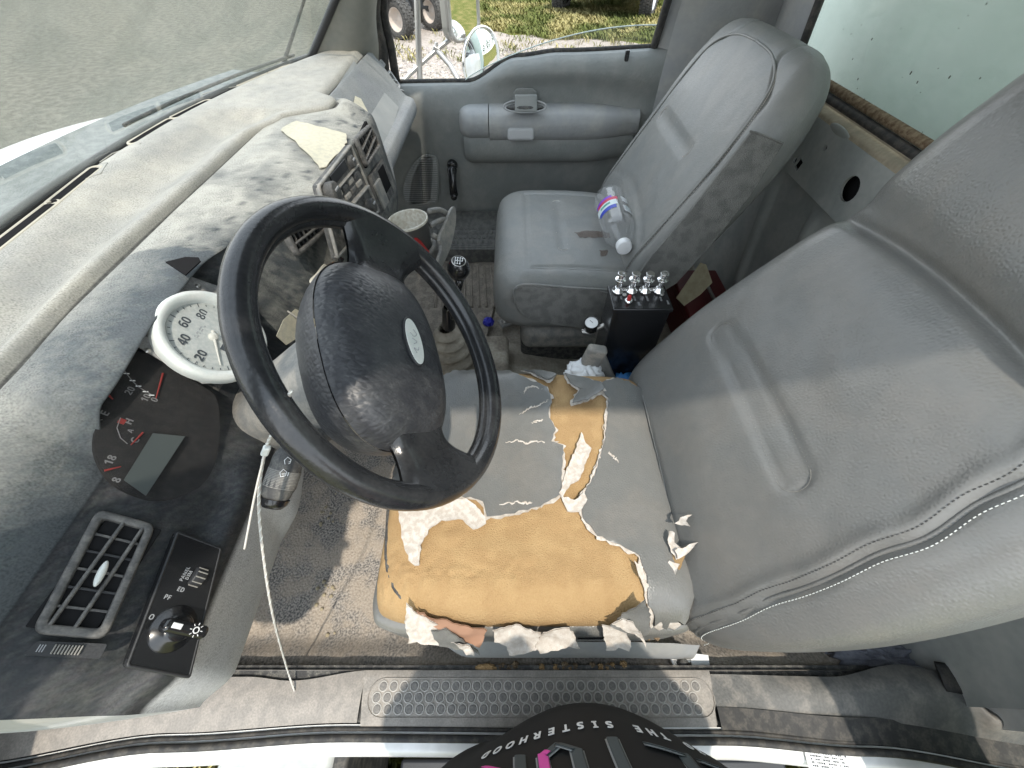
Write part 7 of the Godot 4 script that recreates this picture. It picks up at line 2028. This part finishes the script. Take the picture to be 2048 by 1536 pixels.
func build_person() -> void:
	# bones: a, b, radius a, radius b, colour
	var shirt := Color(0.010, 0.010, 0.011)
	var skin := Color(0.42, 0.25, 0.18)
	var jean := Color(0.03, 0.045, 0.085)
	var shoe := Color(0.05, 0.05, 0.05)
	var X := 0.105
	var B := []
	var bone := func(a: Vector3, b: Vector3, ra: float, rb: float, c: Color) -> void: B.append([a, b, ra, rb, c])
	for s in [-1.0, 1.0]:
		bone.call(Vector3(X + s * 0.09, 0.86, 0.27), Vector3(X + s * 0.10, 0.48, 0.29), 0.085, 0.06, jean)
		bone.call(Vector3(X + s * 0.10, 0.48, 0.29), Vector3(X + s * 0.11, 0.09, 0.33), 0.058, 0.042, jean)
		bone.call(Vector3(X + s * 0.11, 0.05, 0.36), Vector3(X + s * 0.12, 0.04, 0.20), 0.045, 0.038, shoe)
		bone.call(Vector3(X + s * 0.115, 0.98, 0.225), Vector3(X + s * 0.10, 1.20, 0.225), 0.160, 0.145, shirt)
		bone.call(Vector3(X + s * 0.06, 1.24, 0.22), Vector3(X + s * 0.15, 1.33, 0.24), 0.11, 0.07, shirt)
		bone.call(Vector3(X + s * 0.17, 1.34, 0.24), Vector3(X + s * 0.24, 1.20, 0.22), 0.06, 0.052, shirt)
		bone.call(Vector3(X + s * 0.24, 1.20, 0.22), Vector3(X + s * 0.25, 1.16, 0.21), 0.045, 0.042, skin)
		bone.call(Vector3(X + s * 0.25, 1.17, 0.21), Vector3(X + s * 0.13, 1.30, 0.10), 0.042, 0.028, skin)
		bone.call(Vector3(X + s * 0.13, 1.30, 0.10), Vector3(X + s * 0.10, 1.36, 0.115), 0.028, 0.033, skin)
		for k in 5:   # fingers curled towards the camera they hold
			var w := Vector3(X + s * 0.10, 1.37, 0.11) + Vector3(s * -0.004 * k, 0.016 * k - 0.02, 0.012)
			bone.call(w, w + Vector3(-s * 0.035, 0.012, -0.02), 0.010, 0.009, skin)
			bone.call(w + Vector3(-s * 0.035, 0.012, -0.02), w + Vector3(-s * 0.055, 0.012, 0.006), 0.009, 0.008, skin)
	bone.call(Vector3(X, 0.92, 0.25), Vector3(X, 1.06, 0.215), 0.16, 0.185, shirt)
	bone.call(Vector3(X, 1.06, 0.212), Vector3(X, 1.25, 0.235), 0.185, 0.15, shirt)
	bone.call(Vector3(X, 1.32, 0.26), Vector3(X, 1.42, 0.27), 0.055, 0.05, skin)
	bone.call(Vector3(X, 1.47, 0.27), Vector3(X, 1.55, 0.28), 0.070, 0.082, skin)
	bone.call(Vector3(X, 1.485, 0.205), Vector3(X, 1.505, 0.20), 0.014, 0.010, skin)
	bone.call(Vector3(X, 1.56, 0.30), Vector3(X, 1.50, 0.34), 0.088, 0.07, Color(0.05, 0.03, 0.02))
	for s in [-1.0, 1.0]: bone.call(Vector3(X + s * 0.082, 1.505, 0.28), Vector3(X + s * 0.082, 1.48, 0.28), 0.012, 0.010, skin)
	var sdf := func(p: Vector3) -> float:
		var v := 1.0
		for q in B:
			var ab: Vector3 = q[1] - q[0]
			var h := clampf((p - q[0]).dot(ab) / ab.length_squared(), 0, 1)
			var d: float = p.distance_to(q[0] + ab * h) - lerpf(q[2], q[3], h)
			var k := 0.035 if q[2] > 0.05 else 0.008
			var m := clampf(0.5 + 0.5 * (d - v) / k, 0, 1)
			v = lerpf(d, v, m) - k * m * (1 - m)
		return v
	var cell := 0.015
	var lo := Vector3(X - 0.36, -0.01, -0.02)
	var nx := 48
	var ny := 122
	var nzz := 34
	var val := PackedFloat32Array()
	var col := PackedColorArray()
	var near := PackedFloat32Array()
	val.resize(nx * ny * nzz)
	val.fill(1.0)
	near.resize(nx * ny * nzz)
	near.fill(1e3)
	col.resize(nx * ny * nzz)
	for q in B:
		var pad: float = maxf(q[2], q[3]) + 0.06
		var a: Vector3 = (q[0].min(q[1]) - Vector3.ONE * pad - lo) / cell
		var b: Vector3 = (q[0].max(q[1]) + Vector3.ONE * pad - lo) / cell
		var ab: Vector3 = q[1] - q[0]
		var l2 := ab.length_squared()
		var k := 0.035 if q[2] > 0.05 else 0.008
		for z in range(maxi(0, int(a.z)), mini(nzz, int(b.z) + 1)):
			for y in range(maxi(0, int(a.y)), mini(ny, int(b.y) + 1)):
				for x in range(maxi(0, int(a.x)), mini(nx, int(b.x) + 1)):
					var p := lo + Vector3(x, y, z) * cell
					var h := clampf((p - q[0]).dot(ab) / l2, 0, 1)
					var d: float = p.distance_to(q[0] + ab * h) - lerpf(q[2], q[3], h)
					var i := (z * ny + y) * nx + x
					var v := val[i]
					var m := clampf(0.5 + 0.5 * (d - v) / k, 0, 1)
					val[i] = lerpf(d, v, m) - k * m * (1 - m)
					if d < near[i]:
						near[i] = d
						col[i] = q[4]
	var vid := {}
	var P := PackedVector3Array()
	var Cc := PackedColorArray()
	var off := [0, 1, nx, nx + 1, nx * ny, nx * ny + 1, nx * ny + nx, nx * ny + nx + 1]
	for z in nzz - 1:
		for y in ny - 1:
			for x in nx - 1:
				var i := (z * ny + y) * nx + x
				var ins := 0
				for o in off:
					if val[i + o] < 0: ins += 1
				if ins == 0 or ins == 8: continue
				var s := Vector3.ZERO
				var c := 0
				for e in [[0, 1], [2, 3], [4, 5], [6, 7], [0, 2], [1, 3], [4, 6], [5, 7], [0, 4], [1, 5], [2, 6], [3, 7]]:
					var va := val[i + off[e[0]]]
					var vb := val[i + off[e[1]]]
					if (va < 0) == (vb < 0): continue
					var f := va / (va - vb)
					var pa := Vector3(e[0] & 1, (e[0] >> 1) & 1, e[0] >> 2)
					var pb := Vector3(e[1] & 1, (e[1] >> 1) & 1, e[1] >> 2)
					s += pa.lerp(pb, f)
					c += 1
				vid[i] = P.size()
				P.append(lo + (Vector3(x, y, z) + s / c) * cell)
				Cc.append(col[i])
	var ix := PackedInt32Array()
	for i in vid:
		for e in [[1, nx, nx * ny], [nx, nx * ny, 1], [nx * ny, 1, nx]]:
			var va := val[i]
			var vb := val[i + e[0]]
			if (va < 0) == (vb < 0): continue
			var q := [i, i - e[1], i - e[1] - e[2], i - e[2]]
			var ok := true
			for w in q:
				if not vid.has(w): ok = false
			if not ok: continue
			var r := [vid[q[0]], vid[q[1]], vid[q[2]], vid[q[3]]]
			if va < 0: ix.append_array([r[0], r[2], r[1], r[0], r[3], r[2]])
			else: ix.append_array([r[0], r[1], r[2], r[0], r[2], r[3]])
	var N := PackedVector3Array()
	for p in P:
		var e := 0.004
		N.append(Vector3.ZERO)
	for i in range(0, ix.size(), 3):
		var q := (P[ix[i + 2]] - P[ix[i]]).cross(P[ix[i + 1]] - P[ix[i]])
		for k in 3: N[ix[i + k]] += q
	for i in N.size(): N[i] = N[i].normalized()
	var t := thing("person", "person in a black printed T-shirt standing at the open door", "person", Vector3(X, 0, 0.28))
	part("body", arr_mesh(P, N, ix, PackedVector2Array(), Cc), M.body, t)
	# the shirt's print, laid on the cloth by tracing onto the body
	var onto := func(x: float, y: float, up: float) -> Vector3:
		var p := Vector3(x, y, -0.12)
		for i in 40:
			var d: float = sdf.call(p)
			p.z += d * 0.9
			if d < 0.0006: break
		return p - Vector3(0, 0, up)
	var text := "TO THE SISTERHOOD"
	var n := text.length()
	# letters run along an arc over the belly; seen from in front they read upright
	for i in n:
		if text[i] == " ": continue
		var k := (i - (n - 1) / 2.0)
		var a := k * 0.074
		var x := X - 0.004 - sin(a) * 0.24
		var y := 1.145 + cos(a) * 0.24 - 0.24
		var c: Vector3 = onto.call(x, y, 0.002)
		var right := Vector3(-1, 0, 0).rotated(Vector3.BACK, a)
		var cx: Vector3 = onto.call(x + right.x * 0.01, y + right.y * 0.01, 0.002) - c
		var up0 := Vector3.UP.rotated(Vector3.BACK, a)
		var cy: Vector3 = onto.call(x + up0.x * 0.01, y + up0.y * 0.01, 0.002) - c
		part("letter", words(text[i], 0.0135, true, 0.0006), M.print_white, t, xf(c, cx, cy))
	# tall grey letters with pale edges above the small line
	var glyphs := [
		[[0.9, 0.0], [0.2, 0.0], [0.2, 0.35], [0.8, 0.45], [0.8, 1.0], [0.1, 1.0]],
		[[0.9, 0.0], [0.2, 0.0], [0.2, 0.4], [0.8, 0.5], [0.8, 1.0], [0.1, 1.0]],
		[[0.5, 0.0], [0.5, 1.0]],
		[[0.2, 1.0], [0.2, 0.15], [0.5, 0.0], [0.8, 0.15], [0.8, 1.0]],
		[[0.2, 0.0], [0.2, 1.0], [0.8, 0.9], [0.7, 0.5], [0.25, 0.5], [0.85, 0.0]],
		[[0.2, 1.0], [0.2, 0.2], [0.5, 0.0], [0.8, 0.2], [0.8, 1.0]]]
	for g in glyphs.size():
		var path := []
		var gx := X + 0.165 - g * 0.062
		for i in glyphs[g].size() - 1:
			for j in 8:
				var a := Vector2(glyphs[g][i][0], glyphs[g][i][1]).lerp(Vector2(glyphs[g][i + 1][0], glyphs[g][i + 1][1]), j / 7.0)
				var xx := gx - a.x * 0.062
				path.append([xx, 1.170 + a.y * 0.10 - 1.1 * pow(xx - X, 2.0)])
		var edge: Array = path.map(func(q): return onto.call(q[0], q[1], 0.0012))
		var core: Array = path.map(func(q): return onto.call(q[0], q[1], 0.0028))
		var o := part("big_letter", tube(edge, 0.0085, 8, false, Vector3.FORWARD, 0.12), mat(Color(0.32, 0.34, 0.34), 0.9), t)
		part("letter_fill", tube(core, 0.0068, 8, false, Vector3.FORWARD, 0.12), M.slate_print, o)
		if g in [2, 3, 4]:
			part("paint_splash", tube(path.slice(path.size() * 2 / 3).map(func(q): return onto.call(q[0], q[1], 0.0044)), 0.006, 8, false, Vector3.FORWARD, 0.12), M.pink, o)
